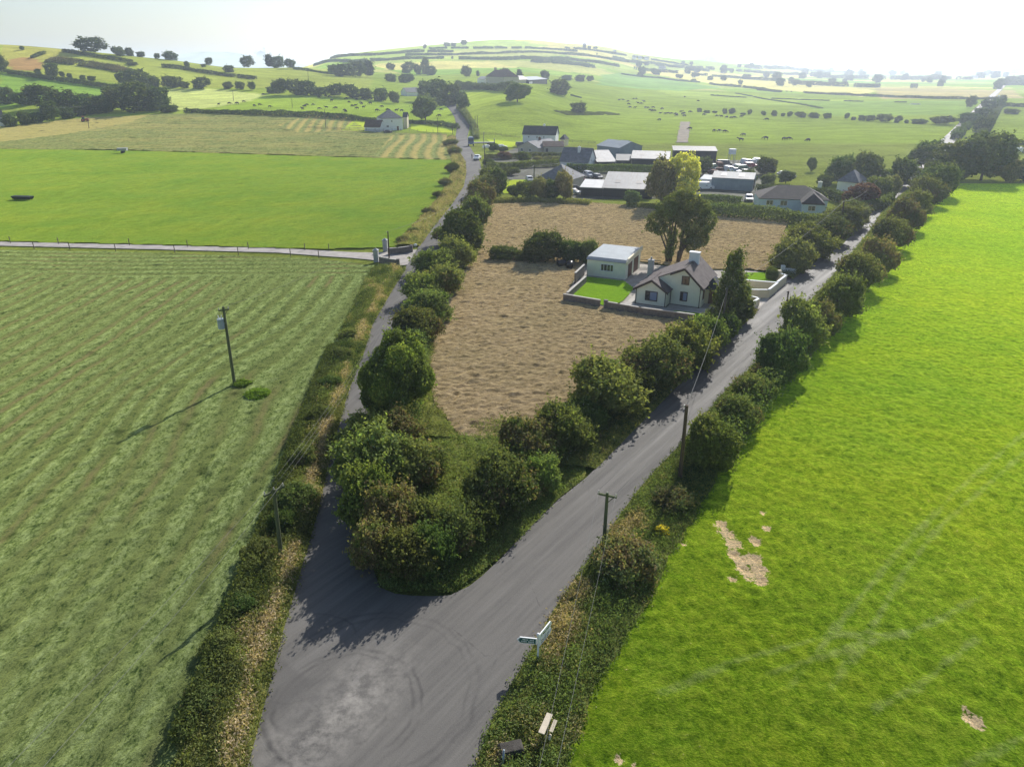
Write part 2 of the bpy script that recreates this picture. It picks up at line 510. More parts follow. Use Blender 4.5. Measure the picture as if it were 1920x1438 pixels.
vs.exposure = 0.62
SC.render.engine = 'CYCLES'
cy = SC.cycles
cy.max_bounces = 5; cy.diffuse_bounces = 2; cy.glossy_bounces = 2; cy.transmission_bounces = 3; cy.volume_bounces = 1
cy.transparent_max_bounces = 4; cy.caustics_reflective = False; cy.caustics_refractive = False
cy.use_denoising = True

# ------------------------------------------------------------------ traced edges (pixels of the photograph -> ground points)
def W(pts): return np.array([P(x, y)[:2] for x, y in pts])
SIDE_L = W([(430, 1540), (455, 1438), (490, 1310), (520, 1195), (560, 1060), (590, 960), (608, 880), (630, 800), (650, 735), (680, 660), (695, 610),
            (732, 547), (753, 513), (768, 490), (788, 458), (812, 425), (845, 385), (868, 350), (873, 325), (872, 305), (862, 287), (855, 272), (854, 257),
            (857, 240), (853, 223), (843, 207), (836, 199)])
SIDE_W = lambda Y: 4.4 + 1.0 * sstep(170, 280, Y) + 1.2 * sstep(330, 400, Y)
MAIN_L = W([(1100, 895), (1272, 721), (1369, 632), (1446, 557), (1474, 533), (1534, 484), (1578, 461), (1605, 424), (1628, 393), (1684, 352), (1697, 342)])
MAIN_R = W([(880, 1500), (900, 1438), (925, 1360), (985, 1250), (1040, 1150), (1090, 1077), (1118, 1036), (1168, 965), (1197, 924), (1239, 876), (1274, 840),
            (1326, 780), (1370, 726), (1410, 691), (1440, 655), (1478, 612), (1520, 565), (1560, 520), (1600, 473), (1634, 430), (1657, 393), (1703, 355), (1714, 342)])
SIL_E = W([(300, 1540), (345, 1405), (400, 1265), (440, 1165), (485, 1050), (510, 970), (535, 900), (560, 830), (585, 760), (612, 690), (640, 625), (672, 560), (702, 498)])
PAS_E = W([(742, 463), (760, 440), (790, 410), (820, 375), (840, 345), (849, 320), (846, 300), (836, 282), (840, 252)])
HAY_L = W([(863, 822), (838, 788), (815, 760), (808, 720), (806, 680), (812, 640), (817, 614), (830, 580), (839, 550), (864, 517), (880, 494), (900, 470), (905, 444), (907, 420), (919, 384)])
RIGHT_E = W([(1010, 1540), (1050, 1438), (1105, 1290), (1180, 1170), (1240, 1060), (1295, 970), (1335, 900), (1400, 810), (1440, 748), (1500, 685), (1560, 615),
             (1620, 545), (1660, 482), (1700, 422), (1740, 370), (1768, 345)])
def xat(E, Y): return np.interp(Y, E[:, 1], E[:, 0])
SIDE_L = SIDE_L[np.argsort(SIDE_L[:, 1])]
def side_r(Y): return xat(SIDE_L, Y) + SIDE_W(Y)

def inpoly(x, y, poly):
    x, y = np.asarray(x, float), np.asarray(y, float)
    r = np.zeros(x.shape, bool)
    n = len(poly)
    for i in range(n):
        x0, y0 = poly[i]; x1, y1 = poly[(i + 1) % n]
        if y0 == y1: continue
        c = ((y0 > y) != (y1 > y)) & (x < (x1 - x0) * (y - y0) / (y1 - y0) + x0)
        r ^= c
    return r

# ------------------------------------------------------------------ far land, one sheet to the horizon
GREEN, LUSH, DRY, PALE = (0.095, 0.130, 0.026), (0.085, 0.155, 0.018), (0.165, 0.170, 0.045), (0.25, 0.23, 0.115)
FARF = [  # fields of the far land: outline as traced, colour of the crop
    ([(0, 128), (180, 98), (320, 112), (560, 124), (700, 140), (690, 170), (480, 165), (300, 165), (180, 150), (0, 140)], (0.115, 0.138, 0.036)),
    ([(0, 80), (110, 80), (170, 100), (60, 118), (0, 122)], (0.13, 0.135, 0.045)),
    ([(14, 112), (60, 107), (85, 120), (70, 134), (20, 132)], (0.13, 0.085, 0.05)),
    ([(0, 132), (60, 138), (215, 160), (210, 180), (0, 205)], (0.075, 0.130, 0.028)),
    ([(312, 168), (400, 167), (500, 178), (470, 190), (400, 202), (330, 207), (312, 196)], (0.17, 0.20, 0.09)),
    ([(500, 178), (560, 178), (850, 200), (842, 246), (640, 215), (400, 205), (470, 190)], (0.100, 0.145, 0.024)),
    ([(560, 118), (800, 88), (960, 76), (1040, 86), (900, 100), (700, 112), (600, 122)], (0.12, 0.165, 0.05)),
    ([(780, 100), (960, 88), (1100, 100), (1000, 108), (820, 108)], (0.15, 0.17, 0.07)),
    ([(1130, 140), (1180, 138), (1350, 165), (1260, 172), (1120, 160)], (0.085, 0.140, 0.05)),
    ([(1195, 135), (1300, 132), (1480, 150), (1640, 170), (1620, 182), (1400, 165), (1280, 150)], PALE),
    ([(1230, 168), (1420, 180), (1620, 190), (1640, 205), (1400, 195), (1260, 180)], (0.12, 0.16, 0.04)),
    ([(1640, 165), (1900, 170), (1920, 185), (1650, 186)], (0.17, 0.15, 0.09)),
    ([(1490, 190), (1840, 190), (1820, 215), (1560, 218)], (0.09, 0.135, 0.036)),
]
Ys = np.concatenate([np.linspace(-160, 330, 40), np.linspace(334, 1000, 190), np.geomspace(1010, 9300, 110)])
V = np.linspace(-1.15, 1.15, 460)
YY, VV = np.meshgrid(Ys, V, indexing='ij')
XX = VV * (YY + 170)
ZZ = gz(XX, YY) - 0.14 * (1 - sstep(320, 345, YY))
nY, nV = YY.shape
idx = np.arange(nY * nV).reshape(nY, nV)
quads = np.stack([idx[:-1, :-1], idx[:-1, 1:], idx[1:, 1:], idx[1:, :-1]], -1).reshape(-1, 4)
col = np.empty((nY * nV, 3)); col[:] = GREEN
xf, yf, zf = XX.ravel(), YY.ravel(), ZZ.ravel()
rough_ground = np.array((0.085, 0.105, 0.03))
col[yf < 325] = rough_ground
# patchwork of small fields where nothing was traced
cell = _hash(np.floor((xf + 0.35 * yf) / 190), np.floor((yf - 0.3 * xf) / 150), 5)
far = yf > 900
pal = np.array([(0.10, 0.15, 0.03), (0.13, 0.165, 0.05), (0.16, 0.17, 0.07), (0.085, 0.14, 0.03), (0.20, 0.19, 0.09)])
col[far] = pal[(cell[far] * 4.99).astype(int)]
ppx, ppy = project(xf, yf, zf)
for poly, c in FARF:
    m = inpoly(ppx, ppy, poly) & (yf > 380) & (yf < 2600)
    col[m] = c
nz = fbm(xf / 60, yf / 60, 33, 4)
col *= (0.78 + 0.44 * nz)[:, None]
me = np_mesh('ground', np.stack([xf, yf, zf], 1), quads, True, col)
g = NG('far_pasture')
a = g.n('ShaderNodeVertexColor', layer_name='tone').outputs['Color']
p = g.pos()
n1 = g.noise(g.mapping(p, (0.5, 1, 1)), 0.11, 6, 0.65)
n2 = g.noise(p, 0.9, 4, 0.6)
c = g.mix(1.0, a, g.ramp(n1, [(0.3, (0.72, 0.74, 0.72)), (0.7, (1.22, 1.2, 1.15))]), 'MULTIPLY')
c = g.mix(1.0, c, g.ramp(n2, [(0.3, (0.8, 0.8, 0.8)), (0.7, (1.18, 1.18, 1.12))]), 'MULTIPLY')
far_mat = g.done(g.fibre(c, g.bump(g.noise(p, 0.7, 5, 0.7), 0.6, 0.8)))
ground = link('ground', me, far_mat)
tag(ground, 'open farmland of green fields rising to low hills', 'ground', kind='structure')

def hill(name, label, px, py, Y, half, colr):
    h = CAM_H + Y * slope(py)
    cx = (px - 960) / 1440 * Y
    n = 40
    gx, gy = np.meshgrid(np.linspace(-2.6, 2.6, n * 2), np.linspace(-2.2, 2.2, n), indexing='ij')
    r2 = gx ** 2 + gy ** 2
    z = h * np.exp(-r2 * 0.9) * (0.86 + 0.28 * fbm(gx * 1.7 + 9, gy * 1.7, 71, 4)) - 3
    i = np.arange(gx.size).reshape(gx.shape)
    q = np.stack([i[:-1, :-1], i[1:, :-1], i[1:, 1:], i[:-1, 1:]], -1).reshape(-1, 4)
    cc = np.empty((gx.size, 3)); cc[:] = colr
    cc *= (0.7 + 0.6 * (fbm(gx * 5, gy * 5, 5, 3) > 0.5)).ravel()[:, None]
    o = link(name, np_mesh(name, np.stack([cx + gx.ravel() * half, Y + gy.ravel() * half * 0.8, z.ravel()], 1), q, True, cc), far_mat)
    tag(o, label, 'hill', kind='structure')
hill('hill', 'small rounded hill standing alone on the hazy skyline', 1325, 102, 3600, 120, (0.10, 0.13, 0.05))
hill('mountains', 'long pale blue mountain far behind the left ridge', 410, 98, 9000, 900, (0.08, 0.10, 0.05))

# ------------------------------------------------------------------ near fields, each a sheet with its own relief
def sheet(name, poly, step, relief, mat, label, cat, holes=(), colf=None, kind='structure', drape=False):
    poly = np.asarray(poly)
    x0, y0 = poly.min(0); x1, y1 = poly.max(0)
    xs = np.arange(x0, x1 + step, step); ys = np.arange(y0, y1 + step, step)
    gx, gy = np.meshgrid(xs, ys, indexing='ij')
    sh = gx.shape
    jx = (_hash(np.arange(sh[0])[:, None] + 0 * gy.astype(int), np.arange(sh[1])[None, :] + 0 * gy.astype(int), 3) - 0.5) * step * 0.5
    gx = gx + jx
    i = np.arange(gx.size).reshape(sh)
    q = np.stack([i[:-1, :-1], i[1:, :-1], i[1:, 1:], i[:-1, 1:]], -1).reshape(-1, 4)
    cxs = gx.ravel()[q].mean(1); cys = gy.ravel()[q].mean(1)
    m = inpoly(cxs, cys, poly)
    for h in holes: m &= ~inpoly(cxs, cys, h)
    q = q[m]
    used = np.unique(q)
    remap = np.zeros(gx.size, np.int64); remap[used] = np.arange(len(used))
    x, y = gx.ravel()[used], gy.ravel()[used]
    z = relief(x, y)
    if drape: z = z + gz(x, y)
    me = np_mesh(name, np.stack([x, y, z], 1), remap[q], True, colf(x, y, z) if colf else None)
    o = link(name, me, mat)
    tag(o, label, cat, kind=kind)
    return o

def grass_mat(name, stops, patch, tracks=None, bump=1.0, glow=1.3):
    g = NG(name)
    p = g.pos()
    f1 = g.noise(p, 1.7, 6, 0.7)
    f2 = g.noise(p, 0.10, 5, 0.6)
    f3 = g.noise(g.mapping(p, (1, 1, 1)), 6.5, 4, 0.75)
    f4 = g.noise(p, 0.035, 3, 0.5)
    v = g.math('ADD', g.math('MULTIPLY', f1, 0.5), g.math('MULTIPLY', f3, 0.5))
    v = g.math('ADD', v, g.math('MULTIPLY', g.math('SUBTRACT', g.noise(p, 0.45, 3), 0.5), 0.16))
    c = g.ramp(v, stops)
    c = g.mix(g.maprange(f4, 0.42, 0.62, 0.0, 0.6), c, g.mix(1.0, c, (0.72, 0.86, 0.8, 1), 'MULTIPLY'))
    sp_ = g.noise(p, 1.1, 2, 0.4)
    c = g.mix(g.maprange(sp_, 0.70, 0.76, 0.0, 0.5), c, g.mix(1.0, c, (0.5, 0.6, 0.75, 1), 'MULTIPLY'))
    c = g.mix(g.maprange(f2, 0.35, 0.7, 0.0, 0.75), c, g.mix(1.0, c, (*patch, 1), 'MULTIPLY'))
    if tracks:
        a = g.n('ShaderNodeVertexColor', layer_name='tone')
        sep = g.n('ShaderNodeSeparateColor', i_Color=a.outputs['Color'])
        c = g.mix(g.math('MULTIPLY', sep.outputs[0], g.maprange(f1, 0.35, 0.6, 0.05, 0.8)), c, (0.15, 0.185, 0.075))
        e = g.math('GREATER_THAN', g.math('ADD', sep.outputs[1], g.math('ADD', g.math('MULTIPLY', g.math('SUBTRACT', f1, 0.5), 2.0), g.math('MULTIPLY', g.math('SUBTRACT', f3, 0.5), 1.2))), 0.5)
        c = g.mix(e, c, g.ramp(f3, [(0.3, (0.17, 0.125, 0.085)), (0.7, (0.42, 0.34, 0.25))]))
    h = g.math('ADD', g.math('MULTIPLY', f1, 0.6), g.math('MULTIPLY', f3, 0.4))
    return g.done(g.fibre(c, g.bump(h, bump, 0.25), glow))

grass_stops = [(0.34, (0.018, 0.040, 0.004)), (0.46, (0.072, 0.128, 0.008)), (0.63, (0.155, 0.208, 0.022))]
M['pasture'] = grass_mat('lush_pasture_grass', grass_stops, (1.25, 1.08, 0.8), tracks=True, glow=2.3, bump=0.75)
M['pasture_mid'] = grass_mat('grazed_pasture_grass', [(0.30, (0.028, 0.052, 0.008)), (0.46, (0.066, 0.110, 0.018)), (0.70, (0.110, 0.150, 0.034))], (1.35, 1.08, 0.9))
M['lawn'] = grass_mat('mown_lawn', [(0.3, (0.06, 0.13, 0.008)), (0.7, (0.11, 0.19, 0.02))], (1.1, 1.02, 0.9), bump=0.4)
M['lawn_pale'] = grass_mat('pale_mown_lawn', [(0.3, (0.12, 0.16, 0.02)), (0.7, (0.17, 0.21, 0.03))], (1.1, 1.02, 0.9), bump=0.4)  # paler and yellower than the other lawn
M['rough_grass'] = grass_mat('rough_verge_grass', [(0.28, (0.040, 0.055, 0.015)), (0.5, (0.105, 0.125, 0.040)), (0.72, (0.20, 0.195, 0.08))], (1.25, 1.0, 0.75))

# right pasture: wheel tracks and bare scrapes are in the sward itself
def seglist(pts): return W(pts)
TRK = [seglist(t) for t in (
    [(1920, 812), (1790, 925), (1680, 1040), (1590, 1150), (1480, 1290)], [(1920, 850), (1760, 990), (1690, 1080), (1640, 1170), (1560, 1290)],
    [(1240, 1300), (1380, 1240), (1560, 1190), (1700, 1190)], [(1440, 1265), (1560, 1225), (1720, 1180), (1840, 1120)],
    [(1920, 1380), (1860, 1415), (1780, 1445)], [(1830, 1200), (1720, 1290), (1640, 1330)])]
def seg_dist(x, y, L):
    d = np.full(x.shape, 1e9)
    for (ax, ay), (bx, by) in zip(L[:-1], L[1:]):
        dx, dy = bx - ax, by - ay
        t = np.clip(((x - ax) * dx + (y - ay) * dy) / (dx * dx + dy * dy + 1e-9), 0, 1)
        d = np.minimum(d, np.hypot(x - ax - t * dx, y - ay - t * dy))
    return d
SCR = [(1352, 985, 0.55), (1364, 1002, 0.7), (1376, 1020, 0.75), (1376, 1040, 0.6), (1392, 1052, 0.7), (1412, 1050, 0.75), (1420, 1068, 0.8), (1402, 1074, 0.75), (1425, 1088, 0.6),
       (1415, 1016, 0.55), (1438, 992, 0.4), (1374, 1086, 0.35), (1296, 970, 0.4), (1430, 962, 0.3), (1820, 1345, 0.6), (1832, 1356, 0.45), (1160, 1422, 0.3), (1190, 1434, 0.2), (1282, 1020, 0.25), (1386, 1060, 0.4)]
SCRW = [(P(a, b), r) for a, b, r in SCR]
def right_col(x, y, z):
    c = np.zeros((len(x), 3))
    wob = (vnoise(x * 0.8, y * 0.8, 44) - 0.5) * 0.3
    for L in TRK:
        c[:, 0] = np.maximum(c[:, 0], 1.0 * (1 - sstep(0.06, 0.30, seg_dist(x, y, L) + wob)) * (0.3 + 0.7 * vnoise(x / 4, y / 4, 9)))
    for q, r in SCRW:
        c[:, 1] = np.maximum(c[:, 1], 0.86 - 0.86 * sstep(0.15 * r, 1.35 * r, np.hypot((x - q.x), (y - q.y) * 0.75)))
    return c
def _scr(x, y):
    return np.maximum.reduce([1 - sstep(0.3 * r, 1.1 * r, np.hypot(x - q.x, (y - q.y) * 0.75)) for q, r in SCRW])
def right_relief(x, y):
    near = 1 - 0.5 * sstep(60, 160, y)
    return 0.02 + near * (0.13 * (fbm(x / 1.5, y / 1.5, 8, 4) - 0.5) + 0.18 * (fbm(x / 0.42, y / 0.5, 18, 2) - 0.5)) + 0.05 - 0.10 * _scr(x, y)
poly = np.vstack([RIGHT_E, [(160, 205.5), (240, 205.5), (120, 10), (40, 5)]])
sheet('pasture_field', poly[(poly[:, 1] < 400)], 0.24, right_relief, M['pasture'], 'lush yellow green pasture filling the right side of the picture', 'field', colf=right_col)
_pl = W([(-420, 275), (240, 283), (600, 294), (846, 301)])
poly = np.vstack([PAS_E[:-2], _pl[::-1], W([(-420, 447), (0, 453), (300, 460), (600, 468), (715, 465)])])
sheet('pasture_field', poly, 0.6, lambda x, y: 0.03 + 0.34 * (fbm(x / 2.4, y / 2.4, 12, 4) - 0.5) + 0.1, M['pasture_mid'],
      'bright green grazed pasture above the farm track on the left', 'field')

# hay field in the fork
LOT = W([(1088, 503), (1098, 486), (1200, 492), (1262, 500), (1330, 506), (1400, 506), (1440, 511), (1476, 506), (1500, 512), (1412, 596), (1350, 632), (1292, 606), (1140, 580), (1056, 563)])
def lines_x(E, off, Ys_): return np.stack([xat(E, Ys_) + off, Ys_], 1)
MAIN_L = MAIN_L[np.argsort(MAIN_L[:, 1])]; MAIN_R = MAIN_R[np.argsort(MAIN_R[:, 1])]
_r = lines_x(MAIN_L, -5.6, np.linspace(57, 138, 30))
poly = np.vstack([HAY_L[::1], W([(1060, 378), (1200, 388), (1330, 402), (1480, 414)]), [(54, 141)], _r[::-1], W([(937, 824), (895, 829)])])
HAYP = poly
def hay_relief(x, y):
    r = fbm(x / 0.9, y / 0.55, 51, 4); k = fbm(x / 2.6, y / 1.8, 53, 3)
    c = sstep(0.52, 0.68, fbm(x / 0.85, y / 0.6, 55, 3))
    return 0.04 + 0.30 * np.maximum(0, r - 0.38) * (0.5 + k) + 0.08 * c + 0.20 * vnoise(x * 3.1, y * 3.1, 6)
def hay_mat():
    g = NG('tedded_hay')
    p = g.pos()
    f1 = g.noise(g.mapping(p, (0.75, 1.3, 1)), 1.4, 6, 0.7)
    f3 = g.noise(p, 7.0, 4, 0.75)
    f2 = g.noise(p, 0.09, 4)
    v = g.math('ADD', g.math('MULTIPLY', f1, 0.62), g.math('MULTIPLY', f3, 0.38))
    c = g.ramp(v, [(0.35, (0.060, 0.050, 0.026)), (0.43, (0.21, 0.160, 0.095)), (0.55, (0.335, 0.258, 0.160)), (0.72, (0.45, 0.355, 0.235))])
    c = g.mix(g.maprange(f2, 0.4, 0.75, 0, 0.3), c, (0.17, 0.15, 0.07))
    c = g.mix(g.maprange(g.noise(g.mapping(p, (0.8, 1.3, 1)), 2.6, 3, 0.6), 0.60, 0.68, 0, 0.65), c, (0.07, 0.058, 0.03))
    return g.done(g.fibre(c, g.bump(v, 1.0, 0.22), 0.5))
M['hay'] = hay_mat()
sheet('hay_field', poly, 0.2, hay_relief, M['hay'], 'tan hay field strewn with drying clumps between the two roads', 'field', holes=[LOT])

# mown silage field on the left: swaths along the field, headland swaths across the far end
POLE_A = P(440, 722)
def swath_phase(x, y):
    """Distance across the mower's passes, in metres."""
    d = np.hypot((x - POLE_A.x + 4) / 1.0, (y - POLE_A.y) / 1.5)
    bend = 4.2 * np.exp(-(d / 9) ** 2) + 0.2 * np.sin(y / 19) + 0.6 * np.sin(y / 41 + 1) + 0.02 * (y - 60)
    xs = x + bend
    wgt = sstep(105, 108, y + 0.05 * x + 4 * (vnoise(x / 20, y * 0, 7) - .5))
    return np.where(wgt > 0.5, y * 1.0 + 0.6 * np.sin(x / 13), xs), wgt
def silage_tone(x, y, z=None):
    u, wgt = swath_phase(x, y)
    u = u + (fbm(x / 3, y / 5, 61, 3) - 0.5) * 0.8 + (fbm(x / 16, y / 16, 62, 2) - 0.5) * 0.6
    s = 0.5 + 0.5 * np.cos(2 * PI * u / 2.6)                 # 1 on the swath, 0 between
    ridge = sstep(0.18, 0.75, s)
    grow = fbm(x / 14, y / 14, 63, 3)
    bare = (1 - sstep(0.02, 0.16, s)) * sstep(0.42, 0.56, fbm(x / 6, y / 16, 66, 3) + 0.05)
    brk = sstep(0.34, 0.58, fbm(x / 6, y / 22, 65, 3))
    return np.stack([0.35 + (ridge - 0.35) * (0.55 + 0.45 * brk), bare * (0.35 + 0.65 * brk), grow], 1)
def silage_relief(x, y):
    t = silage_tone(x, y)
    return 0.03 + 0.09 * t[:, 0] * (0.4 + fbm(x / 0.6, y / 0.8, 67, 3)) + 0.20 * (fbm(x / 0.42, y / 0.7, 68, 2) - 0.45)
def silage_mat(name, lite, mid, dark, soil, scale=1.0):
    g = NG(name)
    p = g.pos()
    a = g.n('ShaderNodeVertexColor', layer_name='tone')
    sp = g.n('ShaderNodeSeparateColor', i_Color=a.outputs['Color'])
    f1 = g.noise(g.mapping(p, (1.25, 0.6, 1)), 1.6 * scale, 6, 0.7); f3 = g.noise(g.mapping(p, (1.2, 0.7, 1)), 6.0 * scale, 4, 0.75)
    v = g.math('ADD', g.math('MULTIPLY', f1, 0.5), g.math('MULTIPLY', f3, 0.5))
    cut = g.ramp(v, [(0.37, dark), (0.46, mid), (0.60, lite)])
    stub = g.ramp(v, [(0.38, dark), (0.5, tuple(0.82 * x + 0.18 * y for x, y in zip(mid, soil))), (0.72, mid)])
    c = g.mix(sp.outputs[0], stub, cut)
    c = g.mix(g.math('MULTIPLY', sp.outputs[1], g.maprange(f3, 0.35, 0.6, 0.25, 0.9)), c, soil)
    pt = g.noise(p, 0.35 * scale, 3, 0.5)
    c = g.mix(g.maprange(pt, 0.62, 0.72, 0, 0.55), c, tuple(x * 0.5 for x in dark))
    return g.done(g.fibre(c, g.bump(v, 1.0, 0.22), 0.6))
M['silage'] = silage_mat('mown_silage_grass', (0.235, 0.290, 0.130), (0.100, 0.137, 0.044), (0.021, 0.040, 0.014), (0.165, 0.135, 0.075))
poly = np.vstack([SIL_E, W([(600, 486), (300, 475), (0, 468), (-420, 460)]), [(-150, 120), (-120, 5), (-25, 5)]])
sheet('silage_field', poly[(poly[:, 1] < 200)], 0.24, silage_relief, M['silage'], 'mown grey green silage field with curving swaths left of the side road', 'field', colf=silage_tone)

# second mown field beyond the left pasture
def far_sil_tone(x, y, z=None):
    px, py = project(x, y, gz(x, y))
    combed = inpoly(px, py, [(735, 255), (842, 250), (846, 302), (700, 296)]) | inpoly(px, py, [(520, 236), (580, 217), (690, 217), (640, 246), (560, 250)])
    sandy = inpoly(px, py, [(-300, 262), (0, 240), (160, 222), (290, 214), (240, 232), (130, 252), (0, 268), (-300, 275)])
    u = np.where(combed, x + 0.10 * y + 1.5 * np.sin(y / 20), y + 0.8 * np.sin(x / 30)) + (fbm(x / 9, y / 9, 3, 3) - 0.5) * np.where(combed, 1.2, 5)
    s = 0.5 + 0.5 * np.cos(2 * PI * u / np.where(combed, 5.2, 6.0))
    dry = np.where(combed, 1 - sstep(0.35, 0.6, s), np.where(sandy, 0.85, 0.30 * sstep(0.5, 0.7, fbm(x / 30, y / 14, 4, 3)) + 0.35 * (1 - sstep(0.1, 0.4, s))))
    return np.stack([sstep(0.3, 0.8, s), dry, s], 1)
def far_sil_relief(x, y):
    t = far_sil_tone(x, y)
    return 0.10 + 0.25 * t[:, 0] + 0.5 * (fbm(x / 3, y / 2, 69, 3) - 0.4) * (1 - 0.6 * t[:, 1])
M['silage_far'] = silage_mat('half_dried_silage', (0.20, 0.215, 0.10), (0.10, 0.125, 0.048), (0.035, 0.05, 0.02), (0.30, 0.245, 0.11), 0.5)
poly = W([(846, 301), (600, 294), (240, 283), (-420, 275), (-420, 262), (0, 238), (160, 222), (320, 215), (640, 216), (700, 250), (838, 252), (840, 262), (846, 284)])
sheet('silage_field', poly, 0.8, far_sil_relief, M['silage_far'], 'half dried mown field beyond the bright left pasture', 'field', colf=far_sil_tone, drape=True)

# ------------------------------------------------------------------ roads
def ngon(name, pts, z, mat, label, cat, kind='structure'):
    vs = [Vector((x, y, 0)) for x, y in pts]
    tri = geometry.tessellate_polygon([vs])
    me = bpy.data.meshes.new(name)
    me.from_pydata([(v.x, v.y, z) for v in vs], [], [tuple(t) for t in tri])
    bm = bmesh.new(); bm.from_mesh(me)
    bmesh.ops.recalc_face_normals(bm, faces=bm.faces)
    if sum(f.normal.z for f in bm.faces) < 0: bmesh.ops.reverse_faces(bm, faces=bm.faces)
    bm.to_mesh(me); bm.free()
    o = link(name, me, mat)
    tag(o, label, cat, kind=kind)
    return o

def strip(name, A, B, mat, label, cat, zf, kind='structure', m=2, cols=None):
    """A sheet between two matched polylines, height zf(x, y, t)."""
    A, B = np.asarray(A), np.asarray(B)
    t = np.linspace(0, 1, m)
    x = A[:, None, 0] * (1 - t) + B[:, None, 0] * t
    y = A[:, None, 1] * (1 - t) + B[:, None, 1] * t
    tt = np.broadcast_to(t, x.shape)
    z = zf(x, y, tt)
    i = np.arange(x.size).reshape(x.shape)
    q = np.stack([i[:-1, :-1], i[:-1, 1:], i[1:, 1:], i[1:, :-1]], -1).reshape(-1, 4)
    o = link(name, np_mesh(name, np.stack([x.ravel(), y.ravel(), z.ravel()], 1), q, True), mat)
    tag(o, label, cat, kind=kind)
    return o

def asphalt(name, ang, rings=False):
    g = NG(name)
    p = g.pos()
    along = g.mapping(p, (1, 0.05, 1), 0.0)
    rot = g.n('ShaderNodeVectorRotate', rotation_type='Z_AXIS', i_Vector=p, i_Angle=ang).outputs[0]
    st1 = g.noise(g.mapping(rot, (1.0, 0.035, 1)), 1.15, 4, 0.6)
    st2 = g.noise(g.mapping(rot, (1.0, 0.06, 1)), 4.0, 3, 0.6)
    blot = g.noise(p, 0.22, 6, 0.65)
    fine = g.noise(p, 18, 3, 0.7)
    c = g.ramp(st1, [(0.36, (0.060, 0.060, 0.062)), (0.52, (0.092, 0.091, 0.090)), (0.68, (0.135, 0.134, 0.135))])
    c = g.mix(0.4, c, g.ramp(st2, [(0.35, (0.065, 0.065, 0.067)), (0.7, (0.125, 0.123, 0.12))]))
    c = g.mix(g.maprange(blot, 0.35, 0.7, 0, 0.5), c, (0.115, 0.113, 0.110))
    c = g.mix(g.maprange(fine, 0.3, 0.8, 0.0, 0.35), c, (0.17, 0.168, 0.165))
    if rings:
        for (rx, ry), radii in rings:
            sub = g.n('ShaderNodeVectorMath', operation='SUBTRACT', i_0=p); sub.inputs[1].default_value = (rx, ry, 0)
            sc = g.n('ShaderNodeVectorMath', operation='MULTIPLY', i_0=sub.outputs[0]); sc.inputs[1].default_value = (1, 1, 0)
            ln = g.n('ShaderNodeVectorMath', operation='LENGTH', i_0=sc.outputs[0]).outputs['Value']
            wob = g.math('MULTIPLY', g.math('SUBTRACT', g.noise(p, 0.5, 2), 0.5), 0.9)
            ln = g.math('ADD', ln, wob)
            for R, wd, s in radii:
                k = g.maprange(g.math('ABSOLUTE', g.math('SUBTRACT', ln, R)), 0.0, wd, s, 0.0)
                k = g.math('MULTIPLY', k, g.maprange(g.noise(p, 0.35, 3), 0.38, 0.6))
                c = g.mix(k, c, (0.035, 0.035, 0.038))
        # pale scuffed grit where traffic turns
        sub = g.n('ShaderNodeVectorMath', operation='SUBTRACT', i_0=p); sub.inputs[1].default_value = (*RC, 0)
        r2 = g.n('ShaderNodeVectorRotate', rotation_type='Z_AXIS', i_Vector=sub.outputs[0], i_Angle=0.6).outputs[0]
        ln = g.n('ShaderNodeVectorMath', operation='LENGTH', i_0=g.mapping(r2, (0.5, 0.24, 0))).outputs['Value']
        grit = g.math('MULTIPLY', g.maprange(ln, 0.1, 1.5, 1, 0), g.maprange(g.noise(p, 1.1, 6, 0.72), 0.40, 0.66))
        c = g.mix(grit, c, (0.24, 0.235, 0.225))
        spots = g.maprange(g.noise(p, 2.6, 3, 0.5), 0.70, 0.74, 0, 0.6)
        c = g.mix(g.math('MULTIPLY', spots, g.maprange(ln, 0.2, 1.3, 1, 0)), c, (0.03, 0.03, 0.03))
    crk = g.n('ShaderNodeTexVoronoi', feature='DISTANCE_TO_EDGE', i_Vector=g.mapping(p, (1, 1, 1)), i_Scale=0.16).outputs['Distance']
    crk = g.math('ADD', crk, g.math('MULTIPLY', g.noise(p, 1.5, 4), 0.06))
    c = g.mix(g.math('MULTIPLY', g.maprange(crk, 0.030, 0.034, 0.35, 0), g.maprange(blot, 0.5, 0.6)), c, (0.04, 0.04, 0.04))
    pt = g.maprange(g.noise(p, 0.09, 2, 0.3, 0.4), 0.60, 0.615, 0, 0.35)
    c = g.mix(pt, c, (0.06, 0.06, 0.062))
    rgh = g.maprange(st1, 0.3, 0.7, 0.75, 0.60)
    return g.done(g.principled(g.mix(1.0, c, (1.20, 1.14, 1.05, 1), 'MULTIPLY'), rgh, 0.05, normal=g.bump(fine, 0.5, 0.02)))
RC = tuple(P(640, 1330)[:2])
M['road'] = asphalt('worn_asphalt', math.radians(36), rings=[(tuple(P(645, 1325)[:2]), [(3.9, 0.16, 0.5), (3.5, 0.14, 0.45), (2.4, 0.12, 0.3)]),
                                                          (tuple(P(592, 1400)[:2]), [(0.75, 0.14, 0.6)]), (tuple(P(700, 1290)[:2]), [(5.6, 0.18, 0.35), (5.1, 0.15, 0.3)]), (tuple(P(570, 1230)[:2]), [(3.2, 0.12, 0.35)])])
M['side_road'] = asphalt('worn_lane_asphalt', math.radians(16))
_sl = SIDE_L[SIDE_L[:, 1] < P(600, 925).y]
_tip = W([(692, 925), (694, 1000), (698, 1060), (712, 1101), (740, 1113), (772, 1117), (810, 1118), (844, 1116), (880, 1099), (904, 1080), (942, 1044), (976, 1008), (1014, 969), (1048, 936)])
poly = np.vstack([[(-14.5, 8), ], _sl, [P(602, 925)[:2]], _tip, MAIN_L, MAIN_R[::-1], [(1.2, 8)]])
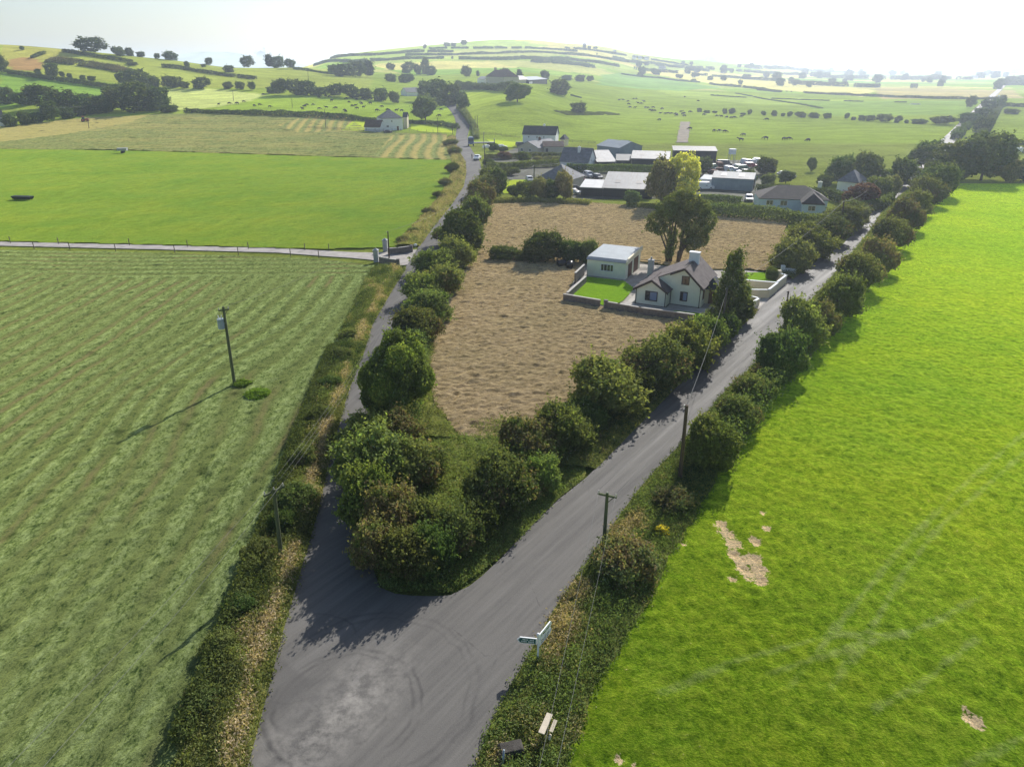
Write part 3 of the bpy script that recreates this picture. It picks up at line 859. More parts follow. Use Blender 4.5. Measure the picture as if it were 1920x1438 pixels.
ngon('main_road', poly, 0.030, M['road'], 'wide grey asphalt road with a turning area at the fork', 'road')
Yr = np.concatenate([np.linspace(P(600, 960).y, 330, 160), np.linspace(335, 560, 50)])
strip('side_road', np.stack([xat(SIDE_L, Yr), Yr], 1), np.stack([side_r(Yr), Yr], 1), M['side_road'], 'narrow asphalt lane running up the left of the hay field', 'road',
      lambda x, y, t: gz(x, y) + 0.026 + 0.10 * sstep(330, 345, y), m=5)
# the main road carries on dead straight to the horizon
_a, _b = P(1690, 350), Vector((996, 1550, 0))
_d = (_b - _a).normalized(); _n = Vector((_d.y, -_d.x, 0))
_ts = np.concatenate([np.linspace(-4, 200, 40), np.linspace(210, 1700, 120)])
_c = np.array([(_a + _d * t)[:2] for t in _ts])
strip('country_road', _c - np.array(_n[:2]) * 2.9, _c + np.array(_n[:2]) * 3.1, M['side_road'], 'straight pale road running away to the hazy plain', 'road',
      lambda x, y, t: gz(x, y) + 0.022 + 0.35 * sstep(300, 420, y), m=3)
# farm track
M['track'] = plain('stony_farm_track', (0.36, 0.33, 0.30), 0.92, 0.15, vary=0.2, scale=0.5, bump=0.5, bscale=3)
ta = W([(-420, 447), (0, 453.5), (300, 460), (520, 465.5), (600, 470), (660, 473), (700, 474), (760, 470), (782, 468)])
tb = W([(-420, 454), (0, 461), (300, 468), (520, 474), (600, 480), (660, 484), (700, 488), (738, 500), (768, 496)])
strip('farm_track', ta, tb, M['track'], 'pale stony farm track meeting the side road at two grey piers', 'track', lambda x, y, t: 0.018 + 0 * x, m=4)

M['dirt'] = plain('trodden_dirt', (0.20, 0.165, 0.115), 0.95, 0.1, vary=0.3, scale=0.25, bump=0.5)
_y = np.linspace(P(1283, 268).y, P(1285, 229).y, 30)
_x = np.interp(_y, [_y[0], _y[-1]], [P(1279, 268).x, P(1285, 229).x])
_w = 2.2 + 1.2 * vnoise(_y / 6, _y * 0, 3)
strip('dirt_track', np.stack([_x - _w, _y], 1), np.stack([_x + _w, _y], 1), M['dirt'], 'short bare brown cattle track in the right meadow', 'track', lambda x, y, t: gz(x, y) + 0.12, m=4)
# ------------------------------------------------------------------ foliage
OLIVE, DARKG, FRESH, RUDDY, STRAW, YELLOW, BLUEG = ((0.085, 0.102, 0.032), (0.042, 0.066, 0.018), (0.105, 0.145, 0.030), (0.105, 0.080, 0.045),
                                                  (0.26, 0.20, 0.095), (0.25, 0.215, 0.04), (0.065, 0.095, 0.045))

def cards(pts, nrm, size, R, aspect=0.62):
    n = len(pts)
    t = R.normal(size=(n, 3)); t -= (t * nrm).sum(1)[:, None] * nrm
    t /= np.linalg.norm(t, axis=1)[:, None] + 1e-9
    b = np.cross(nrm, t)
    L = (size * R.uniform(0.65, 1.4, n))[:, None]
    v = np.stack([pts - t * L * .5, pts - b * L * aspect * .5 + t * L * .08, pts + t * L * .5, pts + b * L * aspect * .5 + t * L * .08], 1).reshape(-1, 3)
    return v, np.arange(4 * n).reshape(n, 4)

def crown_mesh(name, lumps, n, size, tones, seed, shoots=0, shoot_len=0.6, ragged=0.22, droop=0.0):
    R = np.random.default_rng(seed)
    lumps = np.asarray(lumps, float)
    c, r = lumps[:, :3], lumps[:, 3:]
    wgt = (r[:, 0] * r[:, 1] + r[:, 1] * r[:, 2] + r[:, 0] * r[:, 2]); wgt = wgt / wgt.sum()
    k = R.choice(len(lumps), int(n * 1.9), p=wgt)
    d = R.normal(size=(len(k), 3)); d /= np.linalg.norm(d, axis=1)[:, None]
    ph = R.uniform(0, 6, (4, 3))
    bumps = sum(np.sin(d @ (R.normal(size=3) * f) + R.uniform(0, 6)) for f in (3, 4, 6, 9)) / 4
    rad = (1 + ragged * bumps) * (1 - np.abs(R.normal(size=len(k))) * 0.16)
    p = c[k] + d * r[k] * rad[:, None]
    keep = np.ones(len(p), bool)
    for j in range(len(lumps)):
        q = ((p - c[j]) / r[j])
        keep &= ~((np.einsum('ij,ij->i', q, q) < 0.5) & (k != j))
    keep &= p[:, 2] > 0.02
    p, d, k = p[keep][:n], d[keep][:n], k[keep][:n]
    lumptone = R.uniform(0, 1, len(lumps))[k]
    if shoots:
        s = R.choice(len(p), shoots)
        dd = d[s] + R.normal(size=(shoots, 3)) * 0.35 + np.array((0, 0, 0.55 - droop)); dd /= np.linalg.norm(dd, axis=1)[:, None]
        m = 9
        tt = R.uniform(0, 1, (shoots, m))
        q = p[s][:, None] + dd[:, None] * tt[..., None] * (shoot_len * R.uniform(0.4, 1.3, shoots))[:, None, None] + R.normal(size=(shoots, m, 3)) * size * 0.35
        p = np.vstack([p, q.reshape(-1, 3)]); d = np.vstack([d, np.repeat(dd, m, 0)]); lumptone = np.concatenate([lumptone, np.repeat(R.uniform(0, 1, shoots), m)])
    nn = d * 0.7 + R.normal(size=d.shape) * 0.75 + np.array((0, 0, 0.35)); nn /= np.linalg.norm(nn, axis=1)[:, None]
    v, f = cards(p, nn, size, R)
    tn = np.array(tones)
    mixv = np.clip(0.55 * lumptone + 0.45 * (0.5 + 0.5 * np.sin(p @ (ph[0] - 3) * 1.1 + ph[1, 0])) + R.normal(size=len(p)) * 0.13, 0, 0.999) * (len(tn) - 1)
    i0 = mixv.astype(int); fr = (mixv - i0)[:, None]
    col = tn[i0] * (1 - fr) + tn[np.minimum(i0 + 1, len(tn) - 1)] * fr
    col = col * R.uniform(0.72, 1.28, len(p))[:, None]
    return np_mesh(name, v, f, False, np.repeat(col, 4, 0))

def blob_lumps(seed, n, w, h, base=0.12, spread=0.62, size=(0.30, 0.46)):
    """Lumps filling a crown of width w and height h that starts at base * h."""
    R = np.random.default_rng(seed)
    out = [(0, 0, h * (0.5 + base / 2), w * 0.33, w * 0.33, h * 0.40)]
    for i in range(n):
        a = i * 2.4 + R.uniform(-.5, .5)
        e = R.uniform(0, 1)
        rr = w / 2 * spread * math.sqrt(1 - (2 * e - 0.9) ** 2 * 0.62) * R.uniform(0.75, 1.1)
        s = R.uniform(*size) * w / 2
        z = h * base + s * 0.7 + (h - s * 1.5 - h * base) * e
        out.append((math.cos(a) * rr, math.sin(a) * rr, z, s, s, s * R.uniform(0.75, 1.0) * min(1.2, h / w * 1.2)))
    return out

def trunk_mesh(name, lumps, h0, r0, seed, limbs=6):
    R = random.Random(seed)
    m = MB()
    fork = Vector((R.uniform(-.1, .1), R.uniform(-.1, .1), h0))
    m.tube([(0, 0, -0.2), (R.uniform(-.05, .05), 0, h0 * 0.5), fork], r0, 8, r0 * 0.7)
    for l in R.sample(list(lumps), min(limbs, len(lumps))):
        e = Vector(l[:3])
        mid = fork.lerp(e, 0.5) + Vector((0, 0, 0.12 * (e - fork).length))
        m.tube([fork * 0.9, mid, e], r0 * 0.5, 6, r0 * 0.12)
    return m.mesh(name, True)

PROTO = {}
def proto(key, w, h, nl, leaves, size, tones, seed, base=0.04, trunk=None, **kw):
    sh = {b: kw.pop(a) for a, b in (('spread', 'spread'), ('lump', 'size')) if a in kw}
    lm = blob_lumps(seed, nl, w, h, base, **sh)
    PROTO[key] = dict(w=w, h=h, crown=crown_mesh('crown', lm, leaves, size, tones, seed, **kw),
                      trunk=trunk_mesh('trunk', lm, h * trunk[0], trunk[1], seed) if trunk else None)
# near hedge bushes, 4 m across
B = dict(shoots=380, shoot_len=0.6, ragged=.30, spread=.70)
proto('olive0', 4, 3.2, 11, 10500, .17, [DARKG, OLIVE, OLIVE, FRESH], 1, trunk=(.3, .10), **B)
proto('olive1', 4, 3.0, 12, 10500, .17, [OLIVE, OLIVE, DARKG, RUDDY], 2, trunk=(.3, .10), **B)
proto('ruddy', 4, 3.2, 12, 10500, .17, [OLIVE, RUDDY, OLIVE, DARKG], 3, trunk=(.3, .10), **B)
proto('fresh', 4, 3.2, 12, 10500, .18, [FRESH, OLIVE, FRESH, DARKG], 4, trunk=(.3, .10), **B)
proto('dark0', 4, 3.2, 12, 10500, .17, [DARKG, DARKG, OLIVE], 5, trunk=(.3, .10), **B)
proto('bramble', 4, 2.2, 14, 8500, .16, [OLIVE, BLUEG, RUDDY, OLIVE], 6, shoots=380, shoot_len=0.6, droop=.3, ragged=.34, spread=.75)
proto('round', 9, 7.2, 18, 26000, .27, [DARKG, DARKG, (0.06, 0.105, 0.02), FRESH], 7, base=.03, trunk=(.25, .25), shoots=260, shoot_len=1.0, ragged=.12)
# garden and field trees seen at 80 to 300 m
F_ = dict(shoots=90, shoot_len=0.9)
proto('mid0', 8, 8, 14, 6000, .46, [DARKG, DARKG, OLIVE], 11, base=.06, trunk=(.22, .22), **F_)
proto('mid1', 8, 8, 13, 6000, .46, [DARKG, BLUEG, OLIVE], 12, base=.08, trunk=(.22, .22), **F_)
proto('mid2', 8, 8, 15, 6000, .46, [OLIVE, DARKG, FRESH], 13, base=.05, trunk=(.22, .22), **F_)
proto('midruddy', 8, 8, 13, 6000, .46, [(0.05, 0.03, 0.028), (0.075, 0.04, 0.035), (0.06, 0.05, 0.03)], 14, base=.08, trunk=(.22, .22), **F_)
proto('midyellow', 8, 9, 16, 8000, .42, [(0.16, 0.18, 0.04), (0.29, 0.265, 0.055), (0.20, 0.21, 0.045), (0.32, 0.29, 0.06)], 15, base=.04, trunk=(.15, .22), **F_)
proto('midpale', 8, 7, 13, 6000, .46, [OLIVE, (0.13, 0.125, 0.055), OLIVE], 16, base=.04, trunk=(.2, .2), **F_)
# far trees, 10 m across
D = dict(ragged=.34, shoots=60, shoot_len=1.6)
for i in range(4):
    proto('far%d' % i, 10, 9.5, 12 + i, 2200, .8, [DARKG, (0.05, 0.072, 0.022), OLIVE], 31 + i, base=-.02, trunk=(.2, .3), lump=(.24, .46), **D)
proto('farconifer', 6, 13, 10, 1300, .9, [(0.028, 0.045, 0.016), DARKG], 40, base=.05, trunk=(.2, .3), spread=.35, **D)

def conifer_like():
    """An upright garden tree, narrower than tall."""
    lm = [(0, 0, 2.4, 1.7, 1.7, 2.2), (.5, .2, 4.6, 1.45, 1.4, 1.9), (-.4, -.3, 5.6, 1.2, 1.2, 1.6), (.1, .1, 7.2, .95, .9, 1.5), (-.9, .4, 3.3, 1.1, 1.1, 1.3),
          (1.1, -.5, 3.0, 1.1, 1.0, 1.4), (.3, -.9, 4.0, 1.0, 1.0, 1.3), (.5, 0, 8.3, .5, .5, .9), (-.5, .1, 7.7, .45, .45, .9)]
    return dict(w=4.2, h=9, crown=crown_mesh('crown', lm, 9000, .27, [(0.055, 0.09, 0.025), OLIVE, DARKG, FRESH], 51, shoots=260, shoot_len=1.1, ragged=.32), trunk=trunk_mesh('trunk', lm, 1.2, .2, 51))
PROTO['upright'] = conifer_like()

def ash_tree():
    """The tall open tree behind the cream house: bare stems below, clumps above with sky between."""
    R = random.Random(8)
    lm = [(-3.4, .2, 9.2, 1.7, 1.6, 1.7), (-2.2, -.6, 11.6, 1.9, 1.8, 1.7), (-.6, .5, 12.9, 2.0, 1.9, 1.5), (1.4, -.2, 12.7, 2.1, 2.0, 1.7), (3.2, .4, 11.3, 1.9, 1.9, 2.0),
          (4.3, -.4, 8.9, 1.7, 1.7, 2.2), (3.4, .3, 6.6, 1.8, 1.8, 2.0), (2.1, -.7, 8.8, 1.9, 1.8, 2.2), (4.0, .2, 5.0, 1.3, 1.3, 1.7), (2.4, .3, 3.6, 1.0, 1.0, 1.5), (3.0, .0, 10.0, 1.7, 1.6, 1.8), (.6, -.2, 14.0, 1.5, 1.5, 1.2), (1.7, .5, 5.4, 1.4, 1.4, 1.6), (-.4, -.3, 10.3, 1.6, 1.6, 1.5),
          (-4.3, -.2, 7.7, 1.1, 1.1, 1.0), (-2.9, .1, 7.3, 1.2, 1.2, 1.3), (.6, .9, 10.9, 1.6, 1.6, 1.5), (-1.0, -.8, 4.4, .9, .9, 1.7), (-1.2, -.5, 2.4, .8, .8, 1.4), (-2.0, .2, 9.2, 1.5, 1.4, 1.6), (.9, -.4, 8.6, 1.4, 1.3, 1.6), (-.9, .3, 6.3, .9, .9, 1.3), (3.6, -.2, 7.8, 1.7, 1.6, 1.9), (2.9, -.8, 4.6, 1.1, 1.1, 1.2)]
    m = MB()
    for x0, tops in ((0.5, [(2.1, -.5, 8.6), (3.2, .3, 6.8), (1.4, 0, 12.2), (3.6, .2, 10.4)]), (-.8, [(-1.8, -.3, 11.0), (-.3, .2, 12), (-3, .1, 8.8)]), (-1.4, [(-3.2, 0, 7.6), (-1.0, -.6, 10)])):
        for t in tops:
            e = Vector(t); s = Vector((x0, 0, -.2))
            m.tube([s, s.lerp(e, .35) + Vector((-.1 * e.x, 0, .5)), s.lerp(e, .7) + Vector((0, 0, .3)), e], .24, 7, .05)
    m.tube([(.5, 0, -.2), (.5, 0, 2.5)], .36, 8, .3)
    return dict(w=11, h=14.4, crown=crown_mesh('crown', lm, 24000, .30, [(0.055, 0.09, 0.025), (0.07, 0.11, 0.035), OLIVE, BLUEG], 52, shoots=420, shoot_len=1.0, droop=.5, ragged=.3), trunk=m.mesh('trunk', True))
PROTO['ash'] = ash_tree()

RR = random.Random(4)
def plant(kind, name, label, cat, p, w_, h_, rz=None, group=None, mat=None, far=False):
    pr = PROTO[kind]
    rz = RR.uniform(0, 6.28) if rz is None else rz
    if far or pr['trunk'] is None:
        o = link(name, pr['crown'], M['leaf_far' if far else 'leaf'])
        tag(o, label, cat, group)
    else:
        o = thing(name, label, cat, group=group)
        link('trunk', pr['trunk'], M['bark'], o)
        link('crown', pr['crown'], M['leaf'], o)
    o.location = p
    o.rotation_euler = (0, 0, rz)
    s = w_ / pr['w']
    o.scale = (s, s * RR.uniform(.9, 1.1), h_ / pr['h'])
    return o

def at_pixels(px, base, wpx, top, far=False):
    """Ground point, width and height of a crown whose outline is seen between these pixels."""
    p = P(px, base)
    w_ = wpx / scale_at(p)
    d = Vector((p.x, p.y, 0)).normalized() * w_ * (0.30 if not far else 0.25)
    q = Vector((p.x + d.x, p.y + d.y, 0)); q.z = float(gz(q.x, q.y))
    hh = max(0.5, height_at(Vector((q.x, q.y, q.z)), top))
    return q, w_, hh

LOOK = {'olive0': 'olive green hawthorn bush', 'olive1': 'dull olive thorn bush', 'ruddy': 'red tinged hawthorn bush', 'fresh': 'fresh yellow green bush', 'dark0': 'dark green thorn bush',
        'bramble': 'low sprawling bramble bush', 'mid0': 'dark leafy tree', 'mid1': 'dark blue green tree', 'mid2': 'mid green leafy tree', 'midpale': 'pale olive scrubby tree',
        'midruddy': 'maroon leaved tree', 'midyellow': 'yellowing leafy tree', 'far0': 'dark round tree', 'far1': 'dark uneven tree', 'far2': 'dull green tree', 'far3': 'broad dark tree', 'farconifer': 'dark pointed conifer'}
def row(name, cat, where, items, kinds, group, far=False, wmul=0.95, hmul=0.92):
    """Plants of one row; items are (px, base row, width, top row[, kind]); where holds %s for the ordinal."""
    for i, it in enumerate(items):
        kd = it[4] if len(it) > 4 else kinds[(i * 7 + len(items)) % len(kinds)]
        q, w_, hh = at_pixels(*it[:4], far=far)
        plant(kd, name, ('%s, ' % LOOK.get(kd, cat)) + where % ORD[i], cat, q, w_ * wmul, hh * hmul, group=group, far=far)

NEARK = ['olive0', 'olive1', 'ruddy', 'dark0', 'fresh']
row('hedge_bush', 'bush', '%s from the fork in the lane side hay field hedge', [
    (712, 1085, 105, 965, 'ruddy'), (765, 1100, 110, 985, 'olive1'), (740, 1040, 120, 905, 'ruddy'), (690, 1010, 105, 868, 'fresh'), (812, 1085, 95, 975, 'dark0'), (805, 1030, 95, 930, 'olive0'), (700, 940, 149, 800, 'olive0'), (780, 925, 103, 820, 'olive1'), (692, 860, 103, 775, 'fresh'), (745, 850, 103, 770, 'ruddy'), (784, 650, 87, 572, 'olive1'), (806, 612, 82, 538, 'olive0'), (789, 572, 78, 510, 'fresh'), (832, 560, 78, 492, 'olive1'), (818, 522, 87, 463, 'fresh'), (856, 508, 69, 440, 'olive0'), (851, 465, 69, 412, 'olive1'), (891, 432, 55, 362, 'olive1'), (899, 400, 60, 338, 'ruddy'), (911, 372, 55, 324, 'olive1'), (919, 350, 44, 311, 'olive0')], NEARK, 'bushes of the lane side hedge', wmul=1.02)
q, w_, hh = at_pixels(745, 795, 160, 622)
plant('round', 'round_tree', 'big round dark green tree overhanging the lane left of the hay field', 'tree', q, w_ * .92, hh * .95, 0.4)
q, w_, hh = at_pixels(866, 484, 86, 385)
plant('mid0', 'dark_tree', 'dark leafy tree in the lane side hedge at the top of the lower hay field', 'tree', q, w_ * 1.05, hh, 1.0)
row('hedge_bush', 'bush', '%s from the fork in the main road side hay field hedge', [
    (862, 1050, 95, 955, 'olive1'), (905, 1015, 90, 930, 'dark0'), (938, 975, 130, 848, 'olive1'), (975, 950, 80, 880, 'ruddy'), (1015, 925, 85, 848, 'fresh'), (985, 890, 130, 780, 'ruddy'), (1052, 862, 120, 752, 'olive0'), (1095, 822, 95, 745, 'dark0'), (1128, 795, 155, 668, 'olive0'),
    (1185, 765, 95, 690, 'dark0'), (1228, 738, 130, 628, 'olive1'), (1284, 698, 105, 600, 'fresh'), (1318, 668, 80, 590, 'fresh'), (1350, 645, 66, 582, 'dark0')], NEARK, 'bushes of the main road side hedge')
row('hedge_bush', 'bush', '%s from the driveway in the hedge beyond the cream walls', [
    (1480, 512, 72, 448, 'olive0'), (1512, 486, 76, 424, 'fresh'), (1548, 458, 70, 404, 'olive1'), (1578, 436, 66, 384, 'olive0'), (1596, 412, 50, 376, 'olive1')], NEARK, 'bushes beyond the cream walls', wmul=1.15, hmul=1.0)
row('hedge_bush', 'bush', '%s from the fork in the roadside hedge of the right pasture', [
    (1172, 1098, 110, 1010, 'bramble'), (1255, 962, 70, 915, 'bramble'), (1330, 890, 90, 768, 'dark0'), (1378, 812, 78, 735, 'olive1'), (1408, 755, 70, 698, 'olive1'), (1460, 715, 92, 606, 'dark0'), (1492, 660, 90, 548, 'olive0'),
    (1530, 635, 75, 556, 'ruddy'), (1572, 602, 84, 503, 'olive0'), (1604, 548, 78, 464, 'olive1'), (1640, 515, 70, 438, 'ruddy'), (1666, 472, 72, 400, 'olive1'), (1692, 436, 66, 366, 'ruddy'), (1712, 408, 62, 350, 'olive0'),
    (1732, 388, 60, 325, 'olive1'), (1752, 372, 66, 298, 'dark0'), (1765, 352, 40, 310, 'olive1')], NEARK, 'bushes along the right pasture', wmul=1.05, hmul=.88)
row('bramble_bush', 'bush', '%s from the bottom in the bank left of the lane', [
    (385, 1345, 95, 1280), (420, 1240, 90, 1170), (455, 1165, 80, 1100), (490, 1060, 75, 995), (560, 965, 90, 885), (535, 1010, 70, 930), (575, 880, 60, 815), (600, 800, 60, 745), (620, 735, 55, 690), (640, 680, 50, 640), (655, 640, 45, 605)],
    ['olive0', 'dark0', 'olive1'], 'brambles of the lane bank', wmul=.8, hmul=.6)
row('bramble_bush', 'bush', '%s above the farm track on the pasture side of the lane', [
    (755, 455, 24, 440), (775, 440, 22, 425), (805, 405, 26, 385), (823, 372, 26, 355), (835, 350, 24, 330), (848, 325, 26, 300), (852, 292, 26, 270), (845, 275, 30, 258)], ['bramble', 'olive1'], 'brambles above the farm track', hmul=.8)
row('field_bush', 'bush', '%s from the left in the row dividing the hay field', [
    (945, 490, 62, 458, 'dark0'), (985, 492, 40, 468, 'dark0'), (1018, 497, 72, 426, 'dark0'), (1066, 496, 58, 444, 'dark0'), (1102, 495, 42, 446, 'olive0')], ['dark0'], 'bushes dividing the hay field')
q, w_, hh = at_pixels(1265, 502, 128, 362)
plant('ash', 'ash_tree', 'tall open leafy tree with bare stems behind the cream house', 'tree', q, w_, hh, 0.0)
q, w_, hh = at_pixels(1362, 612, 76, 462)
plant('upright', 'garden_tree', 'narrow upright dark tree between the cream house and the road', 'tree', q, w_ * .82, hh * .95, 0.3)
LOOK['midruddy'] = 'maroon leaved tree'
row('garden_bush', 'bush', '%s beside the upright tree by the cream house', [(1388, 606, 46, 548, 'dark0'), (1392, 575, 30, 530, 'olive0'), (1330, 612, 26, 578, 'fresh')], NEARK, 'bushes by the cream house')
q, w_, hh = at_pixels(1446, 528, 20, 500)
plant('dark0', 'garden_bush', 'dark round shrub inside the cream roadside wall', 'bush', q, w_ * 1.1, hh)

# around the yard
MIDK = ['mid0', 'mid1', 'mid2']
row('yard_tree', 'tree', '%s from the left along the near side of the yard houses', [
    (933, 368, 38, 306, 'mid0'), (962, 372, 30, 345, 'mid1'), (985, 376, 44, 335, 'mid2'), (1012, 378, 44, 328, 'midpale'), (1034, 378, 40, 332, 'mid0'), (1056, 378, 42, 315, 'midpale'), (1184, 388, 36, 355, 'mid1')], MIDK, 'trees near the yard houses')
q, w_, hh = at_pixels(1276, 388, 72, 289)
plant('midyellow', 'sycamore_tree', 'yellowing broad tree in front of the blue grey shed', 'tree', q, w_ * 1.08, hh)
q, w_, hh = at_pixels(1238, 390, 58, 296)
plant('midpale', 'sycamore_tree', 'green broad tree touching the yellowing tree by the sheds', 'tree', q, w_ * 1.08, hh)
row('yard_tree', 'tree', '%s from the left behind the grey bungalow and scrapyard', [
    (1318, 330, 34, 292, 'mid1'), (1368, 345, 30, 318, 'midpale'), (1402, 345, 40, 315, 'mid0'), (1436, 330, 46, 290, 'mid0'), (1440, 352, 36, 322, 'mid2'), (1473, 345, 34, 318, 'mid1'), (1520, 322, 20, 293, 'mid1'),
    (1545, 352, 36, 325, 'mid0'), (1574, 346, 62, 284, 'mid0'), (1618, 352, 62, 280, 'mid1'), (1655, 356, 34, 312, 'mid2'), (1690, 352, 66, 288, 'mid0')], MIDK, 'trees behind the scrapyard')
row('garden_tree', 'tree', '%s from the left in gardens beside the beige bungalow', [
    (926, 284, 24, 266, 'mid0'), (946, 300, 28, 283, 'midruddy'), (944, 286, 20, 274, 'mid2'), (981, 310, 36, 281, 'mid2'), (1008, 304, 22, 292, 'midpale'), (1036, 306, 40, 292, 'midpale'), (960, 330, 34, 312, 'mid2'), (916, 312, 26, 296, 'mid0'), (1062, 300, 20, 288, 'mid1')], MIDK, 'garden trees by the lane houses')
q, w_, hh = at_pixels(1607, 392, 62, 342)
plant('midruddy', 'maroon_tree', 'maroon leaved tree behind the gate beyond the grey bungalow', 'tree', q, w_ * 1.1, hh)
row('roadside_tree', 'tree', '%s from the left beside the road past the maroon tree', [(1640, 378, 58, 326, 'mid2'), (1668, 372, 40, 325, 'midpale'), (1612, 428, 30, 385, 'midpale')], MIDK, 'trees past the maroon tree')
row('big_tree', 'tree', '%s from the left in the big clump above the right pasture', [
    (1735, 318, 72, 255, 'mid0'), (1772, 342, 60, 300, 'mid2'), (1790, 340, 96, 250, 'mid0'), (1838, 342, 110, 240, 'mid1'), (1745, 345, 50, 297, 'mid0'), (1886, 342, 60, 296, 'midpale'), (1918, 342, 56, 290, 'mid0'), (1960, 342, 70, 285, 'mid1')], MIDK, 'big clump above the right pasture')

FK = ['far0', 'far1', 'far2', 'far3']
row('far_tree', 'tree', '%s from the left along the left hill skyline', [
    (172, 102, 60, 69), (222, 106, 28, 86), (243, 106, 22, 88), (265, 108, 18, 95), (295, 112, 14, 100), (320, 114, 34, 95), (350, 126, 12, 114), (382, 127, 10, 119),
    (392, 124, 18, 108), (408, 124, 24, 107), (424, 125, 20, 108), (442, 126, 36, 104), (464, 128, 30, 104), (493, 127, 30, 90, 'farconifer'), (506, 128, 22, 98, 'farconifer'), (522, 128, 28, 101), (545, 130, 26, 110)], FK, 'trees on the left hill skyline', far=True)
row('far_tree', 'tree', '%s from the left across the middle of the left hill', [
    (4, 138, 32, 100), (72, 142, 14, 128), (100, 146, 26, 114), (118, 147, 12, 134), (131, 148, 12, 137), (156, 152, 12, 140), (172, 153, 16, 141), (232, 160, 30, 133), (262, 168, 56, 126), (290, 166, 30, 140), (322, 166, 40, 138),
    (346, 168, 26, 152), (379, 168, 40, 143), (428, 168, 26, 152), (450, 169, 20, 150), (473, 170, 18, 153), (248, 124, 26, 116), (42, 95, 10, 86), (430, 137, 24, 120), (352, 128, 12, 116)], FK, 'trees across the left hill', far=True)
row('far_tree', 'tree', '%s from the left in the dark belt above the mown field', [
    (14, 196, 46, 160), (50, 200, 50, 168), (85, 208, 74, 158), (125, 212, 62, 165), (160, 212, 56, 172), (195, 213, 54, 172), (226, 210, 62, 162), (262, 213, 76, 150), (296, 210, 56, 158), (318, 213, 40, 194), (215, 190, 50, 158)], FK, 'dark belt above the mown field', far=True)
row('far_bush', 'bush', '%s from the left in the hedge below the dark belt', [
    (20, 240, 34, 212), (48, 236, 32, 206), (72, 232, 36, 206), (97, 230, 32, 188), (126, 224, 34, 200), (150, 219, 30, 197), (178, 216, 32, 195), (200, 214, 30, 190)], FK, 'hedge below the dark belt', far=True)
row('far_tree', 'tree', '%s from the left along the top of the cow field', [
    (510, 176, 22, 160), (526, 180, 40, 147), (553, 180, 44, 146), (578, 180, 36, 148), (602, 181, 36, 160), (630, 183, 40, 156), (658, 185, 40, 156), (686, 187, 36, 163), (714, 191, 32, 160), (740, 196, 26, 171)], FK, 'trees above the cow field', far=True)
row('far_tree', 'tree', '%s from the left between the ridge and the lane top', [
    (626, 140, 26, 120), (645, 145, 42, 114), (670, 146, 40, 113), (692, 146, 30, 108, 'farconifer'), (733, 154, 24, 137), (762, 156, 34, 135), (733, 133, 20, 118), (766, 138, 30, 114), (798, 140, 22, 104), (808, 142, 24, 120), (784, 142, 18, 120)], FK, 'trees below the ridge', far=True)
row('far_tree', 'tree', '%s from the left in the clump where the lane dips', [
    (800, 192, 42, 150), (822, 200, 54, 145), (846, 199, 42, 152), (862, 196, 32, 168), (869, 208, 24, 180)], FK, 'clump where the lane dips', far=True)
q, w_, hh = at_pixels(798, 228, 46, 179)
plant('mid1', 'field_tree', 'big round tree beside the white gabled house at the lane', 'tree', q, w_ * 1.1, hh)
row('far_tree', 'tree', '%s from the left around the hill farmhouse', [
    (875, 146, 22, 123), (896, 145, 9, 131, 'farconifer'), (945, 150, 24, 126), (974, 150, 15, 127, 'farconifer'), (1022, 152, 22, 132), (1050, 180, 50, 147), (1062, 152, 24, 140), (1088, 154, 24, 138), (1106, 154, 18, 142)], FK, 'trees around the hill farmhouse', far=True)
q, w_, hh = at_pixels(970, 193, 46, 156)
plant('mid1', 'field_tree', 'lone broad tree on the green slope below the hill farmhouse', 'tree', q, w_ * 1.1, hh)
q, w_, hh = at_pixels(1085, 214, 32, 190)
plant('far2', 'field_bush', 'lone round bush in a rushy patch of the open meadow', 'bush', q, w_ * 1.1, hh, far=True)
row('far_bush', 'bush', '%s from the left in the broken hedge crossing the right meadow', [
    (1311, 211, 11, 202), (1325, 213, 15, 206), (1340, 213, 12, 208), (1358, 214, 13, 203), (1372, 214, 19, 202), (1393, 216, 12, 211), (1405, 216, 10, 205), (1431, 217, 11, 208), (1451, 218, 15, 206), (1468, 219, 10, 211), (1480, 220, 13, 209),
    (1500, 221, 24, 209), (1525, 222, 27, 210), (1551, 223, 16, 210), (1587, 224, 12, 212), (1600, 226, 12, 219), (1615, 227, 15, 215), (1631, 228, 20, 214), (1657, 230, 34, 214), (1683, 231, 17, 216), (1699, 232, 11, 224), (1722, 233, 36, 222), (1765, 235, 50, 217)],
    FK, 'broken hedge of the right meadow', far=True)
row('far_tree', 'tree', '%s from the near end along the straight far road', [
    (1842, 250, 40, 215), (1815, 236, 42, 209), (1838, 226, 40, 198), (1818, 203, 20, 179), (1852, 210, 34, 184), (1872, 205, 24, 182), (1895, 215, 30, 202), (1880, 190, 16, 178)], FK, 'trees along the straight far road', far=True)
row('far_tree', 'tree', '%s from the left along the crest of the central hill', [
    (797, 92, 8, 83), (838, 88, 14, 79), (850, 88, 12, 79), (870, 86, 14, 75), (1096, 91, 9, 84), (1105, 92, 8, 86), (1116, 93, 10, 87), (660, 106, 6, 100)], FK, 'trees on the central hill crest', far=True)
_R = random.Random(12)
